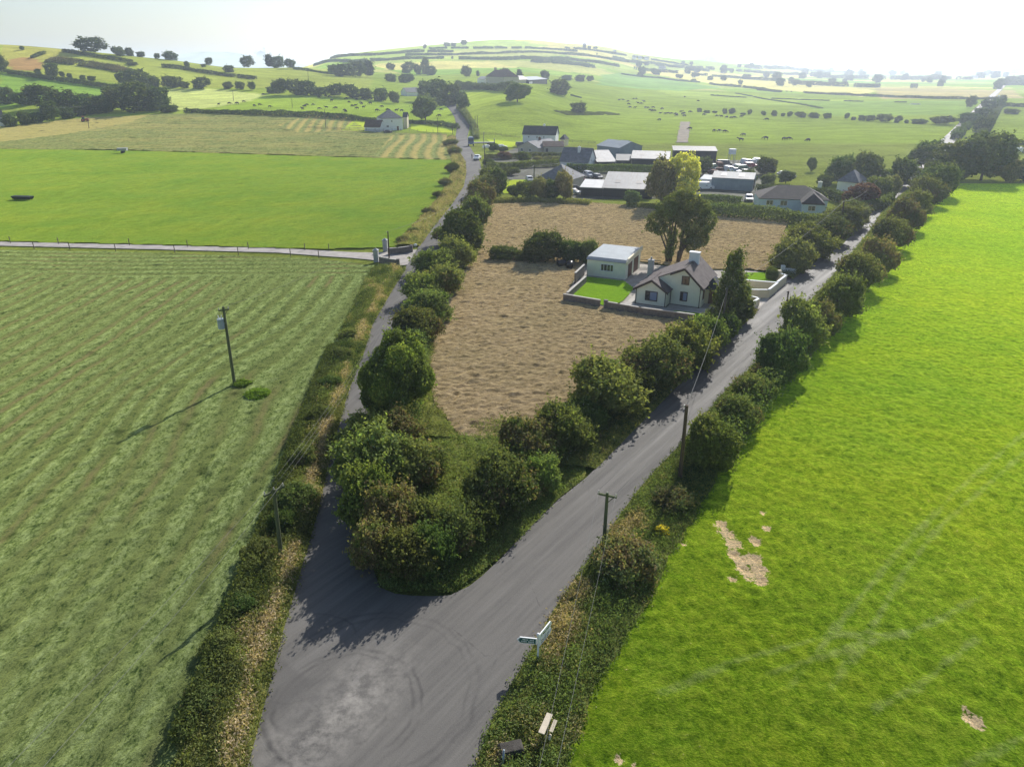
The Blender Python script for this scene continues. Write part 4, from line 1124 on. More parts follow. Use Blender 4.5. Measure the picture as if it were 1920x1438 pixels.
for i in range(95):
    px = _R.uniform(1180, 1915)
    k = (px - 1180) / 735
    py = _R.uniform(116 + 16 * k, 150 + 12 * k) + (_R.random() < .3) * 12
    ww = _R.uniform(7, 18) * (0.7 + 0.6 * (py - 115) / 50)
    q, w_, hh = at_pixels(px, py, ww, py - ww * _R.uniform(.55, 1.0), far=True)
    plant(_R.choice(FK), 'plain_tree', 'small hazy tree among the hedgerows of the far plain', 'tree', q, min(w_, 26), min(hh, 20), group='hazy trees of the far plain', far=True)

# ------------------------------------------------------------------ hedges that read as one continuous thing
def hedge(label, pts, h_, w_, size=0.9, seed=1, tones=(DARKG, OLIVE), dens=1.0, uneven=0.35, gaps=0.0, name='hedgerow', mat='leaf_far', world=False, cat='hedge', group=None):
    R = np.random.default_rng(seed)
    g_ = [P(a, b) for a, b in pts] if not world else [Vector(p) for p in pts]
    seg = np.array([(p.x, p.y) for p in g_])
    L = np.concatenate([[0], np.cumsum(np.hypot(*np.diff(seg, axis=0).T))])
    n = int(min(26000, dens * L[-1] * (w_ + 2 * h_) * 1.5 / (size * size * 0.31)))
    s = R.uniform(0, L[-1], n)
    if gaps:
        s = s[vnoise(s / 14.0, s * 0 + seed, seed) > gaps]; n = len(s)
    x = np.interp(s, L, seg[:, 0]); y = np.interp(s, L, seg[:, 1])
    k = np.clip(np.searchsorted(L, s) - 1, 0, len(L) - 2)
    tx, ty = np.diff(seg, axis=0)[k].T
    ln = np.hypot(tx, ty); nx, ny = ty / ln, -tx / ln
    hh = h_ * (1 - uneven + 2 * uneven * fbm(s / (3.5 * h_), s * 0, seed, 3)) * (1 + uneven * (fbm(s / 35, s * 0 + 3, seed, 2) - .5))
    a = R.uniform(-0.25, PI + 0.25, n)
    q = 1 - np.abs(R.normal(size=n)) * 0.15
    off = np.cos(a) * w_ / 2 * q * R.uniform(.85, 1.15, n); up = np.clip((np.abs(np.sin(a)) ** 0.6) * hh * q, 0.02, None)
    up = np.where(R.random(n) < 0.3, R.uniform(0, 1, n) * hh, up)
    px_, py_ = x + nx * off, y + ny * off
    p = np.stack([px_, py_, gz(px_, py_) + up], 1)
    nn = np.stack([nx * np.cos(a), ny * np.cos(a), np.sin(a) + .2], 1) * .8 + R.normal(size=(n, 3)) * .7
    nn /= np.linalg.norm(nn, axis=1)[:, None]
    v, f = cards(p, nn, size, R)
    mixv = np.clip(fbm(s / 9, s * 0, seed + 4, 3) + R.normal(size=n) * .15, 0, 1)[:, None]
    col = (np.array(tones[0]) * (1 - mixv) + np.array(tones[1]) * mixv) * R.uniform(.75, 1.25, n)[:, None]
    c0 = np.array([seg[:, 0].mean(), seg[:, 1].mean(), 0.0]); c0[2] = float(gz(c0[0], c0[1]))
    o = link(name, np_mesh(name, v - c0, f, False, np.repeat(col, 4, 0)), M[mat])
    o.location = c0
    tag(o, label, cat, group)
    return o
hedge('long dark hedge between the upper hay field and the grey bungalow', [(1288, 402), (1350, 406), (1430, 412), (1500, 420), (1560, 428)], 2.9, 3.4, .36, 3, (DARKG, OLIVE), name='garden_hedge', mat='leaf')
hedge('rough low hedge along the top of the upper hay field', [(925, 380), (1000, 380), (1100, 384), (1230, 392), (1290, 404)], 1.3, 2.5, .3, 4, (OLIVE, FRESH), name='garden_hedge', mat='leaf', gaps=.25)
hedge('clipped dark hedge between the yard houses and the long tin shed', [(1062, 322), (1120, 323), (1180, 325), (1226, 326)], 2.5, 2.2, .34, 5, (DARKG, (0.06, 0.09, 0.02)), uneven=.12, name='garden_hedge', mat='leaf')
hedge('clipped yellow green hedge in front of the beige bungalow', [(912, 318), (950, 318), (1000, 314), (1050, 312)], 2.4, 2.2, .34, 6, (DARKG, FRESH), uneven=.15, name='garden_hedge', mat='leaf')
hedge('upper garden hedge behind the yellow green hedge', [(908, 298), (960, 298), (1010, 296), (1055, 298)], 1.9, 2.0, .34, 7, (DARKG, OLIVE), uneven=.2, name='garden_hedge', mat='leaf')
hedge('thick hedge on the yard side beside the blue grey shed', [(1306, 376), (1345, 378), (1390, 382)], 1.7, 2.2, .3, 8, (DARKG, FRESH), uneven=.15, name='garden_hedge', mat='leaf')
hedge('dark hedge behind the roof of the grey bungalow', [(1415, 366), (1470, 366), (1560, 374), (1600, 392)], 2.6, 2.2, .34, 9, (DARKG, (0.045, 0.06, 0.018)), uneven=.12, name='garden_hedge', mat='leaf')
hedge('clipped hedge topping the gate wall beside the main road', [(1583, 440), (1612, 402), (1618, 394)], 2.1, 1.3, .22, 10, (OLIVE, FRESH), uneven=.08, name='garden_hedge', mat='leaf')
hedge('dark hedge crossing the road bend below the maroon tree', [(1612, 398), (1650, 393), (1668, 380)], 2.6, 2.0, .3, 12, (DARKG, DARKG), uneven=.12, name='garden_hedge', mat='leaf')
hedge('roadside hedge on the right of the lane up to the blue lorry', [(893, 262), (892, 245), (880, 228), (868, 212), (860, 204)], 2.4, 3.0, .5, 11, (OLIVE, BLUEG), name='garden_hedge', mat='leaf')
BK = dict(mat='leaf', uneven=.5, name='hedge_understorey')
hedge('low tangled growth under the bushes along the right pasture', [(1345, 860), (1410, 775), (1475, 690), (1545, 610), (1610, 530), (1660, 460), (1700, 410), (1745, 355)], 2.1, 3.0, .22, 171, (OLIVE, DARKG), dens=1.0, **BK)
hedge('low tangled growth under the main road side bushes of the hay field', [(830, 1050), (900, 985), (980, 905), (1060, 845), (1130, 780), (1200, 735), (1270, 690), (1335, 640)], 2.3, 3.2, .2, 172, (OLIVE, DARKG), dens=1.0, **BK)
hedge('low tangled growth under the lane side bushes of the hay field', [(720, 985), (733, 925), (748, 850), (764, 760), (782, 650), (798, 590), (815, 545), (835, 500), (855, 455), (880, 410), (900, 375), (914, 340)], 2.3, 3.2, .22, 173, (OLIVE, DARKG), dens=1.0, **BK)
hedge('low tangled growth under the hedge beyond the cream walls', [(1488, 508), (1530, 476), (1570, 442), (1600, 408)], 2.2, 2.8, .2, 174, (OLIVE, DARKG), **BK)
hedge('ragged bramble line on the field side of the lane bank', [(340, 1400), (395, 1275), (438, 1165), (480, 1055), (510, 965), (545, 865), (580, 770), (625, 655)], .9, 1.3, .15, 175, (DARKG, OLIVE), dens=.9, **BK)
HL = [  # hedgerows of the far fields
    ('dark hedge between the mown field and the cow field', [(348, 213), (430, 215), (520, 218), (600, 221), (705, 230)], 2.6, 3.2, .7, .0),
    ('hedge behind the white gabled house beside the lane', [(760, 232), (800, 234), (840, 238), (858, 243)], 2.4, 3, .7, 0),
    ('hedge climbing the left hill under the skyline trees', [(118, 98), (180, 108), (260, 122), (340, 130), (420, 143), (480, 150)], 2.6, 3.5, .9, .12),
    ('short hedge dropping from the left skyline', [(60, 110), (90, 100), (120, 96)], 2.2, 3, .9, .1),
    ('hedge along the green field low on the left hill', [(14, 138), (80, 148), (160, 160), (215, 168)], 3.0, 4, .9, .05),
    ('thin hedge right of the left skyline conifers', [(550, 131), (610, 139), (660, 143)], 2.2, 3, .8, .1),
    ('tall dark hedge in front of the hill farmhouse', [(856, 167), (900, 168), (940, 171), (966, 173)], 5.0, 5, .9, 0),
    ('hedge wandering through the meadow below the hill farmhouse', [(1070, 180), (1110, 188), (1140, 196)], 1.0, 4, .6, .45),
    ('lowest hedge across the foot of the central hill', [(590, 124), (660, 118), (760, 112), (850, 111)], 4, 6, 1.4, .1),
    ('second hedge across the foot of the central hill', [(620, 112), (700, 105), (780, 99), (850, 99)], 4, 6, 1.5, .15),
    ('hedge running along the crown of the central hill', [(800, 93), (880, 92), (960, 92), (1040, 94), (1120, 104)], 3.5, 6, 1.5, .15),
    ('hedge curving across the central hill face', [(760, 106), (860, 104), (960, 100), (1060, 103), (1140, 112), (1200, 118)], 3.5, 6, 1.5, .1),
    ('long hedge low on the central hill face', [(860, 112), (960, 113), (1040, 112), (1100, 117), (1160, 126)], 4.5, 8, 1.5, .05),
    ('scrub belt low on the central hill', [(1000, 118), (1040, 119), (1090, 123), (1110, 128)], 5, 16, 1.6, .1),
    ('hedge down the right shoulder of the central hill', [(1060, 92), (1120, 97), (1180, 106), (1240, 116), (1290, 124)], 3.5, 6, 1.6, .2),
    ('hedge under the hilltop houses', [(1150, 110), (1220, 120), (1280, 128), (1330, 135)], 4, 7, 1.6, .15),
    ('hedge between the pale field and the green slope', [(1165, 140), (1240, 148), (1330, 158), (1420, 168), (1460, 174)], 2.6, 4, 1.2, .15),
    ('upper hedge of the pale field', [(1190, 131), (1260, 137), (1350, 145), (1440, 152), (1500, 157)], 4.5, 6, 1.6, .2),
    ('middle hedge of the far slope', [(1230, 124), (1310, 129), (1400, 136), (1500, 141)], 5, 8, 1.8, .2),
    ('hedge below the pale field running right', [(1420, 170), (1520, 176), (1640, 182), (1760, 186), (1900, 188)], 2.2, 5, 1.2, .25),
    ('ditch hedge crossing the meadow on a slant', [(1380, 176), (1430, 186), (1500, 196), (1540, 204)], .8, 3, .6, .35),
    ('second slanting ditch hedge in the meadow', [(1310, 178), (1400, 184), (1480, 187), (1560, 190), (1700, 193)], .9, 3, .7, .3),
    ('tree belt at the edge of the hazy plain', [(1400, 128), (1500, 133), (1620, 137), (1720, 138)], 8, 14, 2.6, .2),
    ('second tree belt of the hazy plain', [(1540, 146), (1640, 149), (1740, 150), (1820, 150)], 8, 12, 2.4, .25),
    ('farthest tree belt of the hazy plain', [(1640, 134), (1760, 136), (1860, 136), (1960, 136)], 10, 20, 3.0, .15),
    ('third tree belt of the hazy plain', [(1480, 158), (1560, 162), (1640, 165), (1720, 166)], 6, 9, 1.8, .3),
    ('tree belt right of the straight far road', [(1870, 160), (1940, 161), (2040, 161)], 8, 12, 2.4, .15),
    ('dark clipped hedge right of the big clump', [(1874, 272), (1920, 274), (1990, 277)], 2.6, 2.6, .6, 0),
    ('hedge in the meadow right of the far road', [(1880, 200), (1930, 202), (2000, 204)], 3, 4, .9, .2),
    ('left side hedge of the straight far road', [(1790, 262), (1812, 240), (1835, 220), (1850, 206)], 3.2, 4, .8, .2),
    ('right side hedge of the straight far road', [(1838, 262), (1852, 240), (1866, 216), (1876, 198)], 3.2, 4, .8, .15),
]
for i, (lb, pts, hh, ww, sz, gp) in enumerate(HL):
    hedge(lb, pts, hh, ww, sz, 60 + i, (DARKG, (0.07, 0.085, 0.03)), gaps=gp)
hedge('brown green gorse scrub across the left hill', [(95, 114), (150, 120), (215, 131), (235, 136)], 2.2, 16, .9, 140, ((0.05, 0.06, 0.022), RUDDY), gaps=.1, cat='scrub', name='gorse_scrub')
hedge('rushy patch round the lone meadow bush', [(1045, 213), (1085, 214), (1150, 214)], .7, 9, .5, 141, (OLIVE, DARKG), gaps=.3, cat='rushes', name='rush_patch')

# ------------------------------------------------------------------ verges: rough grass and weeds
def verge(label, E0, E1, Y0, Y1, crest, dens, tones, seed, blade=0.42, m=9, straw=0.0):
    """A bank between two edges (functions of the distance) with weeds growing on it."""
    n = max(12, int((Y1 - Y0) / 0.7))
    Ys_ = np.linspace(Y0, Y1, n)
    A = np.stack([E0(Ys_), Ys_], 1); B_ = np.stack([E1(Ys_), Ys_], 1)
    def zf(x, y, t):
        wob = fbm(x / 1.6, y / 1.6, seed, 4) - .5
        return gz(x, y) - 0.02 + 0.06 + crest * np.sin(PI * np.clip(t, 0, 1)) ** .8 * (1 + .8 * wob) + 0.12 * wob * np.sin(PI * t)
    strip('grass_verge', A, B_, M['rough_grass'], label, 'verge', zf, kind='stuff', m=m)
    R = np.random.default_rng(seed)
    area = np.abs(B_[:, 0] - A[:, 0]).mean() * (Y1 - Y0)
    k = int(min(13000, area * dens))
    y = R.uniform(Y0, Y1, k); t = R.beta(1.1, 1.1, k)
    x = E0(y) * (1 - t) + E1(y) * t
    z = zf(x, y, t)
    b = 10
    hgt = blade * (0.35 + 1.5 * fbm(x / 2.2, y / 2.2, seed + 1, 3)) * np.clip(np.sin(PI * t) * 1.6, .3, 1)
    mixv = np.clip((fbm(x / 3, y / 3.5, seed + 2, 4) - .25) * 2 + straw * (np.exp(-((t - .2 - .12 * fbm(y / 5, y * 0, seed + 3, 3)) / .13) ** 2) - .45) * (.4 + fbm(y / 4, x, seed + 5, 2)) + R.normal(size=k) * .12, 0, .999) * (len(tones) - 1)
    up = R.uniform(0, 1, (k, b)) ** 1.2
    c3 = np.stack([x, y, z], 1)[:, None] + R.normal(size=(k, b, 3)) * np.array((.17, .17, .03))
    c3[..., 2] += up * hgt[:, None]
    nn = R.normal(size=(k, b, 3)) + np.array((0, 0, .35)); nn /= np.linalg.norm(nn, axis=2)[..., None]
    v, f = cards(c3.reshape(-1, 3), nn.reshape(-1, 3), .09 + .16 * blade, R, .42)
    i0 = mixv.astype(int); fr = (mixv - i0)[:, None]
    tn = np.array(tones)
    col = (tn[i0] * (1 - fr) + tn[np.minimum(i0 + 1, len(tn) - 1)] * fr)
    col = np.repeat(col, b, 0) * R.uniform(.7, 1.35, k * b)[:, None]
    o = link('verge_weeds', np_mesh('verge_weeds', v, f, False, np.repeat(col, 4, 0)), M['weed'])
    tag(o, label.replace('bank', 'weeds').replace('verge', 'weeds'), 'weeds', kind='stuff')
sideL = lambda Y: xat(SIDE_L, Y)
sil = lambda Y: xat(SIL_E, Y)
Yb = P(700, 500).y
VT = [DARKG, OLIVE, FRESH, STRAW, OLIVE, RUDDY]
verge('rough grassy bank between the silage field and the lower lane', lambda Y: sideL(Y) + .25, lambda Y: sil(Y) - .3, 18, 62, .45, 34, [DARKG, OLIVE, OLIVE, FRESH, (0.22, 0.19, 0.09), (0.32, 0.265, 0.14)], 201, .42, straw=.8)
verge('straw coloured verge left of the middle lane', lambda Y: sideL(Y) + .2, lambda Y: sil(Y) - .3, 62, Yb - 1, .40, 20, [DARKG, OLIVE, FRESH, STRAW, (0.34, 0.27, 0.15)], 202, .45, straw=.6)
PAS_E = PAS_E[np.argsort(PAS_E[:, 1])]
verge('straw and bramble verge above the farm track', lambda Y: sideL(Y) + .2, lambda Y: xat(PAS_E, Y) - .3, P(750, 462).y, 352, .5, 4.5, [OLIVE, STRAW, STRAW, RUDDY, OLIVE], 203, .7)
right = lambda Y: xat(RIGHT_E, Y)
mainR = lambda Y: xat(MAIN_R, Y)
verge('rough grassy bank between the main road and the right pasture', lambda Y: mainR(Y) - .2, lambda Y: right(Y) + .4, 18, 75, .40, 30, [DARKG, OLIVE, FRESH, OLIVE, STRAW], 204, .42, straw=.35)
verge('hedge bank between the main road and the upper right pasture', lambda Y: mainR(Y) - .15, lambda Y: right(Y) + .4, 75, 196, .45, 8, [DARKG, OLIVE, FRESH, OLIVE], 205, .6)
mainL = lambda Y: xat(MAIN_L, Y)
hayl = lambda Y: xat(HAY_L[np.argsort(HAY_L[:, 1])], Y)
verge('dark bank under the hedge on the main road side of the hay', lambda Y: mainL(Y) + .1, lambda Y: mainL(Y) - 5.8, P(900, 880).y, 92, .5, 12, [DARKG, DARKG, OLIVE, RUDDY], 206, .5)
verge('grassy bank under the hedge on the lane side of the hay', lambda Y: side_r(Y) - .25, lambda Y: hayl(Y) + .4, P(860, 825).y, 186, .4, 9, [DARKG, OLIVE, FRESH, OLIVE], 207, .5)
verge('bank under the hedge beyond the cream walls', lambda Y: mainL(Y) + .1, lambda Y: np.interp(Y, [106, 112, 140, 160], [42, 41, 54.3, 76]), 107, 160, .4, 8, [DARKG, OLIVE, FRESH], 208, .5)
# the tip of the fork, inside the hedges
_yt0, _yt1 = P(780, 1112).y, P(860, 826).y
_tl = lambda Y: np.interp(Y, [P(772, 1113).y, P(712, 1098).y, P(694, 1000).y, P(692, 925).y, _yt1], [P(772, 1113).x - .3, P(712, 1098).x, P(694, 1000).x, side_r(P(692, 925).y), side_r(_yt1)])
_tr = lambda Y: np.interp(Y, [P(772, 1113).y, P(844, 1113).y, P(942, 1042).y, P(1048, 934).y, P(1100, 893).y], [P(772, 1113).x + .3, P(844, 1113).x, P(942, 1042).x, P(1048, 934).x, P(1100, 893).x])
verge('tangled grass and weeds filling the tip of the fork', _tl, _tr, _yt0 + .1, _yt1 + .4, .25, 16, [DARKG, FRESH, (0.13, 0.17, 0.05), FRESH, OLIVE], 209, .42, m=14)
verge('green grass strip between the hay and the tip hedge', lambda Y: hayl(Y) + 1, lambda Y: mainL(Y) - 5, _yt1 - .2, _yt1 + 3.5, .1, 16, [FRESH, (0.14, 0.17, 0.07), OLIVE], 211, .4)
verge('rough ditch grass below the farm track', lambda X: X * 0 + 0, lambda X: X * 0 + 1, 0, 1, 0, 0, [OLIVE, DARKG], 210) if False else None
# ------------------------------------------------------------------ buildings
def frame_of(A, B):
    d = Vector((B.x - A.x, B.y - A.y, 0))
    return d.length, math.atan2(d.y, d.x)

def window(parent, x, z, w, h, y=0.0, face='f', L=0, D=0, fm='dark_frame', gm='glass', split=2, name='window'):
    """A framed window on the front, right or left face of a building part."""
    m, g = MB(), MB()
    t = .09
    def put(mb, cx, cz, sx, sz, out, th):
        if face == 'f': mb.box((cx, y - out, cz), (sx, th, sz))
        elif face == 'r': mb.box((L + out, cx, cz), (th, sx, sz))
        else: mb.box((-out, cx, cz), (th, sx, sz))
    put(m, x + w / 2, z + t / 2, w, t, .03, .10); put(m, x + w / 2, z + h - t / 2, w, t, .03, .10)
    put(m, x + t / 2, z + h / 2, t, h - 2 * t, .03, .10); put(m, x + w - t / 2, z + h / 2, t, h - 2 * t, .03, .10)
    for k in range(1, split):
        put(m, x + w * k / split, z + h / 2, t * .7, h - 2 * t, .03, .08)
    put(g, x + w / 2, z + h / 2, w - 2 * t, h - 2 * t, .012, .03)
    o = m.build(name, M[fm], parent)
    g.build('pane', M[gm], o)
    return o

def building(name, label, cat, A, B, D, eave, ridge, roof='gx', wm='white_wall', rm='slate_dark', over=.3, wins=(), doors=(), chim=(), group=None, rooflights=0, th=.14, far_eave=None, lift=0.0):
    L, rz = frame_of(A, B)
    t = thing(name, label, cat, (A.x, A.y, min(A.z, B.z) + lift), rz, group)
    w, r = MB(), MB()
    o = over
    fe = eave if far_eave is None else far_eave
    if roof == 'gx':
        w.prism([(0, -.4), (D, -.4), (D, fe), (D / 2, ridge), (0, eave)], 0, L, 'x')
        k = (ridge - eave) / (D / 2); k2 = (ridge - fe) / (D / 2)
        r.slab([(-o, -o, eave - o * k), (L + o, -o, eave - o * k), (L + o, D / 2, ridge), (-o, D / 2, ridge)], th)
        r.slab([(-o, D / 2, ridge + .002), (L + o, D / 2, ridge + .002), (L + o, D + o, fe - o * k2), (-o, D + o, fe - o * k2)], th)
        rl = [(L * (i + .6) / (rooflights + .3), D * .25, (eave + ridge) / 2) for i in range(rooflights)]
    elif roof == 'gy':
        w.prism([(0, -.4), (L, -.4), (L, eave), (L / 2, ridge), (0, eave)], 0, D, 'y')
        k = (ridge - eave) / (L / 2)
        r.slab([(-o, -o, eave - o * k), (L / 2, -o, ridge), (L / 2, D + o, ridge), (-o, D + o, eave - o * k)], th)
        r.slab([(L / 2, -o, ridge + .002), (L + o, -o, eave - o * k), (L + o, D + o, eave - o * k), (L / 2, D + o, ridge + .002)], th)
        rl = []
    elif roof == 'hip':
        w.box((L / 2, D / 2, eave / 2 - .2), (L, D, eave + .4))
        q = min(L, D) / 2
        if L >= D: a, b = (q, D / 2), (L - q, D / 2)
        else: a, b = (L / 2, q), (L / 2, D - q)
        e0, e1, e2, e3 = (-o, -o, eave), (L + o, -o, eave), (L + o, D + o, eave), (-o, D + o, eave)
        ra, rb = (a[0], a[1], ridge), (b[0] + .01, b[1] + .01, ridge)
        if L >= D: fs = [[e0, e1, rb, ra], [e1, e2, rb], [e2, e3, ra, rb], [e3, e0, ra]]
        else: fs = [[e0, e1, ra], [e1, e2, rb, ra], [e2, e3, rb], [e3, e0, ra, rb]]
        vs = [e0, e1, e2, e3, ra, rb]; ix = {v: i for i, v in enumerate(vs)}
        r.add(vs, [tuple(ix[v] for v in f) for f in fs] + [(3, 2, 1, 0)])
        r.box((L / 2, -o, eave - .08), (L + 2 * o, .1, .16)); r.box((L / 2, D + o, eave - .08), (L + 2 * o, .1, .16))
        rl = []
    else:  # single slope, rising away from the front
        w.prism([(0, -.4), (D, -.4), (D, ridge), (0, eave)], 0, L, 'x')
        k = (ridge - eave) / D
        r.slab([(-o, -o, eave - o * k), (L + o, -o, eave - o * k), (L + o, D + o, ridge + o * k), (-o, D + o, ridge + o * k)], th)
        rl = [(L * (i + .6) / (rooflights + .3), D * .4, eave + (ridge - eave) * .4) for i in range(rooflights)]
    w.build('wall', M[wm], t)
    ro = r.build('roof', M[rm], t)
    for c in rl:
        m = MB(); sl_ = math.atan2(ridge - eave, D / 2 if roof == 'gx' else D)
        y0, y1 = c[1] - .9, c[1] + .9
        m.slab([(c[0] - .7, y0, c[2] - .9 * math.tan(sl_) + th + .02), (c[0] + .7, y0, c[2] - .9 * math.tan(sl_) + th + .02),
                (c[0] + .7, y1, c[2] + .9 * math.tan(sl_) + th + .02), (c[0] - .7, y1, c[2] + .9 * math.tan(sl_) + th + .02)], .03)
        m.build('roof_light', M['rooflight'], ro)
    for c in chim:
        m = MB(); m.box((c[0], c[1], c[4] + c[5] / 2), (c[2], c[3], c[5])); m.box((c[0], c[1], c[4] + c[5] + .06), (c[2] + .12, c[3] + .12, .12))
        m.tube([(c[0], c[1], c[4] + c[5]), (c[0], c[1], c[4] + c[5] + .4)], .12, 6)
        m.build('chimney', M[c[6]], ro)
    for q in wins:
        window(t, *q[:4], L=L, D=D, **(q[4] if len(q) > 4 else {}))
    for d in doors:
        m = MB(); x, ww, hh = d[:3]
        f = d[4] if len(d) > 4 else 'f'
        m.box((x + ww / 2, -.02, hh / 2) if f == 'f' else (L + .02, x + ww / 2, hh / 2), (ww, .08, hh) if f == 'f' else (.08, ww, hh))
        do = m.build('door', M[d[3]], t)
        hd = MB(); hd.box((x + ww * .85, -.09, 1.05) if f == 'f' else (L + .09, x + ww * .85, 1.05), (.12, .05, .05) if f == 'f' else (.05, .12, .05)); hd.build('handle', M['steel'], do)
    return t

# ---- the cream house in the fork
O_ = P(1190, 569); U_ = (P(1248, 577.5) - O_); RZ = math.atan2(U_.y, U_.x)
def LX(x, y, z=0.0):
    c, s = math.cos(RZ), math.sin(RZ)
    return Vector((O_.x + x * c - y * s, O_.y + x * s + y * c, z))
def cream_house():
    t = thing('dormer_house', 'cream rendered house with grey tiled roofs and two front gables', 'house', O_, RZ)
    w = MB()
    w.prism([(0.004, -.3), (8.55, -.3), (8.55, 3.0), (6.1, 5.25), (0.004, 2.34)], 1.9, 9.4, 'y')
    w.prism([(0, -.3), (4.33, -.3), (4.33, 2.3), (2.25, 3.62), (0, 2.3)], 0, 1.9, 'y')
    w.build('wall', M['cream'], t)
    b = MB(); b.prism([(-.05, -.2), (4.38, -.2), (4.38, .13), (-.05, .13)], -.05, 1.85, 'y'); b.box((6.5, 1.86, .0), (4.16, .08, .26)); b.build('plinth', M['block'], t)
    r = MB(); th = .13; o = .32
    kl = (5.25 - 2.34) / 6.1; kr = (5.25 - 3.0) / 2.45
    r.slab([(-o, 2.1, 2.34 - o * kl), (6.1, 1.9 - o, 5.25), (6.1, 9.4 + o, 5.25), (-o, 9.4 + o, 2.34 - o * kl)], th)
    r.slab([(6.1, 1.9 - o, 5.252), (8.55 + o, 1.9 - o, 3.0 - o * kr), (8.55 + o, 9.4 + o, 3.0 - o * kr), (6.1, 9.4 + o, 5.252)], th)
    k2 = (3.62 - 2.3) / 2.25; k3 = (3.62 - 2.3) / 2.08
    r.slab([(-o, -o, 2.3 - o * k2), (2.25, -o, 3.62), (2.25, 4.2, 3.62), (-o, 2.2, 2.3 - o * k2)], th)
    r.slab([(2.25, -o, 3.622), (4.33 + o, -o, 2.3 - o * k3), (4.33 + o, 1.9, 2.3 - o * k3), (4.33, 2.5, 2.3), (2.25, 4.4, 3.622)], th)
    ro = r.build('roof', M['slate_brown'], t)
    f = MB()
    def rake(x0, z0, x1, z1, y):
        f.slab([(x0, y, z0 - .20), (x1, y, z1 - .20), (x1, y, z1 + .04), (x0, y, z0 + .04)], -.06)
    rake(-o, 2.3 - o * k2, 2.25, 3.62, -o - .01); rake(2.25, 3.62, 4.33 + o, 2.3 - o * k3, -o - .01)
    rake(4.2, 4.34, 6.1, 5.25, 1.9 - o - .01); rake(6.1, 5.25, 8.55 + o, 3.0 - o * kr, 1.9 - o - .01)
    f.box((8.55 + o, 5.6, 3.0 - o * kr - .02), (.07, 7.6, .2)); f.box((-o, 5.8, 2.34 - o * kl - .02), (.07, 7.4, .18))
    f.build('fascia', M['dark_frame'], t)
    for x, y, z in ((.12, -.06, 2.15), (4.25, -.06, 2.15), (4.45, 1.84, 2.2), (8.45, 1.84, 2.75)):
        d = MB(); d.tube([(x, y, .05), (x, y, z), (x, y - .2, z + .1)], .05, 6); d.build('drainpipe', M['dark_frame'], t)
    c = MB(); c.box((6.1, 6.6, 5.6), (1.35, .75, 1.7)); c.box((6.1, 6.6, 6.5), (1.5, .9, .1)); c.build('chimney', M['white_wall'], ro)
    c = MB(); c.box((-.35, 7.6, 2.1), (.75, .62, 4.5)); c.box((-.35, 7.6, 4.4), (.85, .72, .12)); c.tube([(-.35, 7.6, 4.4), (-.35, 7.6, 4.85)], .13, 8); c.build('chimney', M['grey_pier'], ro)
    for x, z, ww, hh, y in ((1.42, .72, 1.72, 1.35, 0), (5.75, .72, 1.02, 1.3, 1.9)):
        m, g, cu = MB(), MB(), MB()
        m.box((x + ww / 2, y - .04, z + .06), (ww, .1, .12)); m.box((x + ww / 2, y - .04, z + hh - .05), (ww, .1, .1))
        for xx in (x + .05, x + ww * .36, x + ww - .05): m.box((xx, y - .041, z + hh / 2), (.1, .1, hh - .01))
        for k in (1, 2): m.box((x + ww * .19, y - .042, z + hh * k / 3), (ww * .3, .08, .07))
        fo = m.build('window', M['dark_frame'], t)
        g.box((x + ww * .19, y - .015, z + hh / 2), (ww * .3, .03, hh - .2)); g.build('pane', M['glass'], fo)
        cu.box((x + ww * .67, y - .015, z + hh / 2), (ww * .58, .03, hh - .2)); cu.build('pane', M['curtain'], fo)
    window(t, 5.78, 3.02, 1.05, 1.2, y=1.9, split=2)
    window(t, 3.0, .9, .8, 1.3, face='r', L=8.55, split=1, fm='brown_door'); window(t, 6.6, .9, 1.2, 1.2, face='r', L=8.55)
    # dark roofed porch on the road side
    pw = MB(); pw.prism([(8.555, -.2), (10.4, -.2), (10.4, 2.1), (8.555, 2.1)], 4.6, 7.4, 'y'); po = pw.build('porch', M['cream_warm'], t)
    pr = MB(); pr.add([(8.3, 4.2, 2.12), (10.8, 4.2, 2.12), (10.8, 7.8, 2.12), (8.3, 7.8, 2.12), (9.2, 5.4, 3.5), (9.3, 6.6, 3.5)], [(0, 1, 4), (1, 2, 5, 4), (2, 3, 5), (3, 0, 4, 5), (3, 2, 1, 0)]); pr.build('porch_roof', M['slate_dark'], po)
    pd = MB(); pd.box((9.5, 4.57, 1.0), (.9, .06, 2.0)); pd.build('porch_door', M['brown_door'], po)
    return t
cream_house()
def garage():
    A, B_ = P(1100, 515.6), P(1172, 524.2)
    L, rz = frame_of(A, B_); D = 8.2
    t = thing('garage', 'flat fronted cream garage with blue grey sheet roof and two openings', 'garage', A, rz)
    w = MB(); w.prism([(0, -.3), (D, -.3), (D, 3.05), (.45, 2.75), (0, 2.45)], 0, L, 'x'); w.build('wall', M['cream'], t)
    r = MB(); r.slab([(-.12, -.12, 2.52), (L + .02, -.12, 2.52), (L + .02, .5, 2.84), (-.12, .5, 2.84)], .07); r.slab([(-.12, .5, 2.84), (L + .02, .5, 2.84), (L + .02, D + .1, 3.15), (-.12, D + .1, 3.15)], .07)
    ro = r.build('roof', M['tin_roof_blue'], t)
    p = MB(); p.prism([(-.15, 2.3), (D + .15, 2.9), (D + .15, 3.5), (.5, 3.15), (-.15, 2.8)], L + .03, L + .3, 'x'); p.build('parapet', M['cream_warm'], t)
    window(t, 2.25, .95, 2.1, 1.15, fm='white_frame', split=4)
    for y0, y1 in ((1.3, 3.4), (4.4, 6.9)):
        m = MB(); m.box((L + .012, (y0 + y1) / 2, 1.15), (.06, y1 - y0, 2.3)); m.build('door', M['brown_door'], t)
garage()

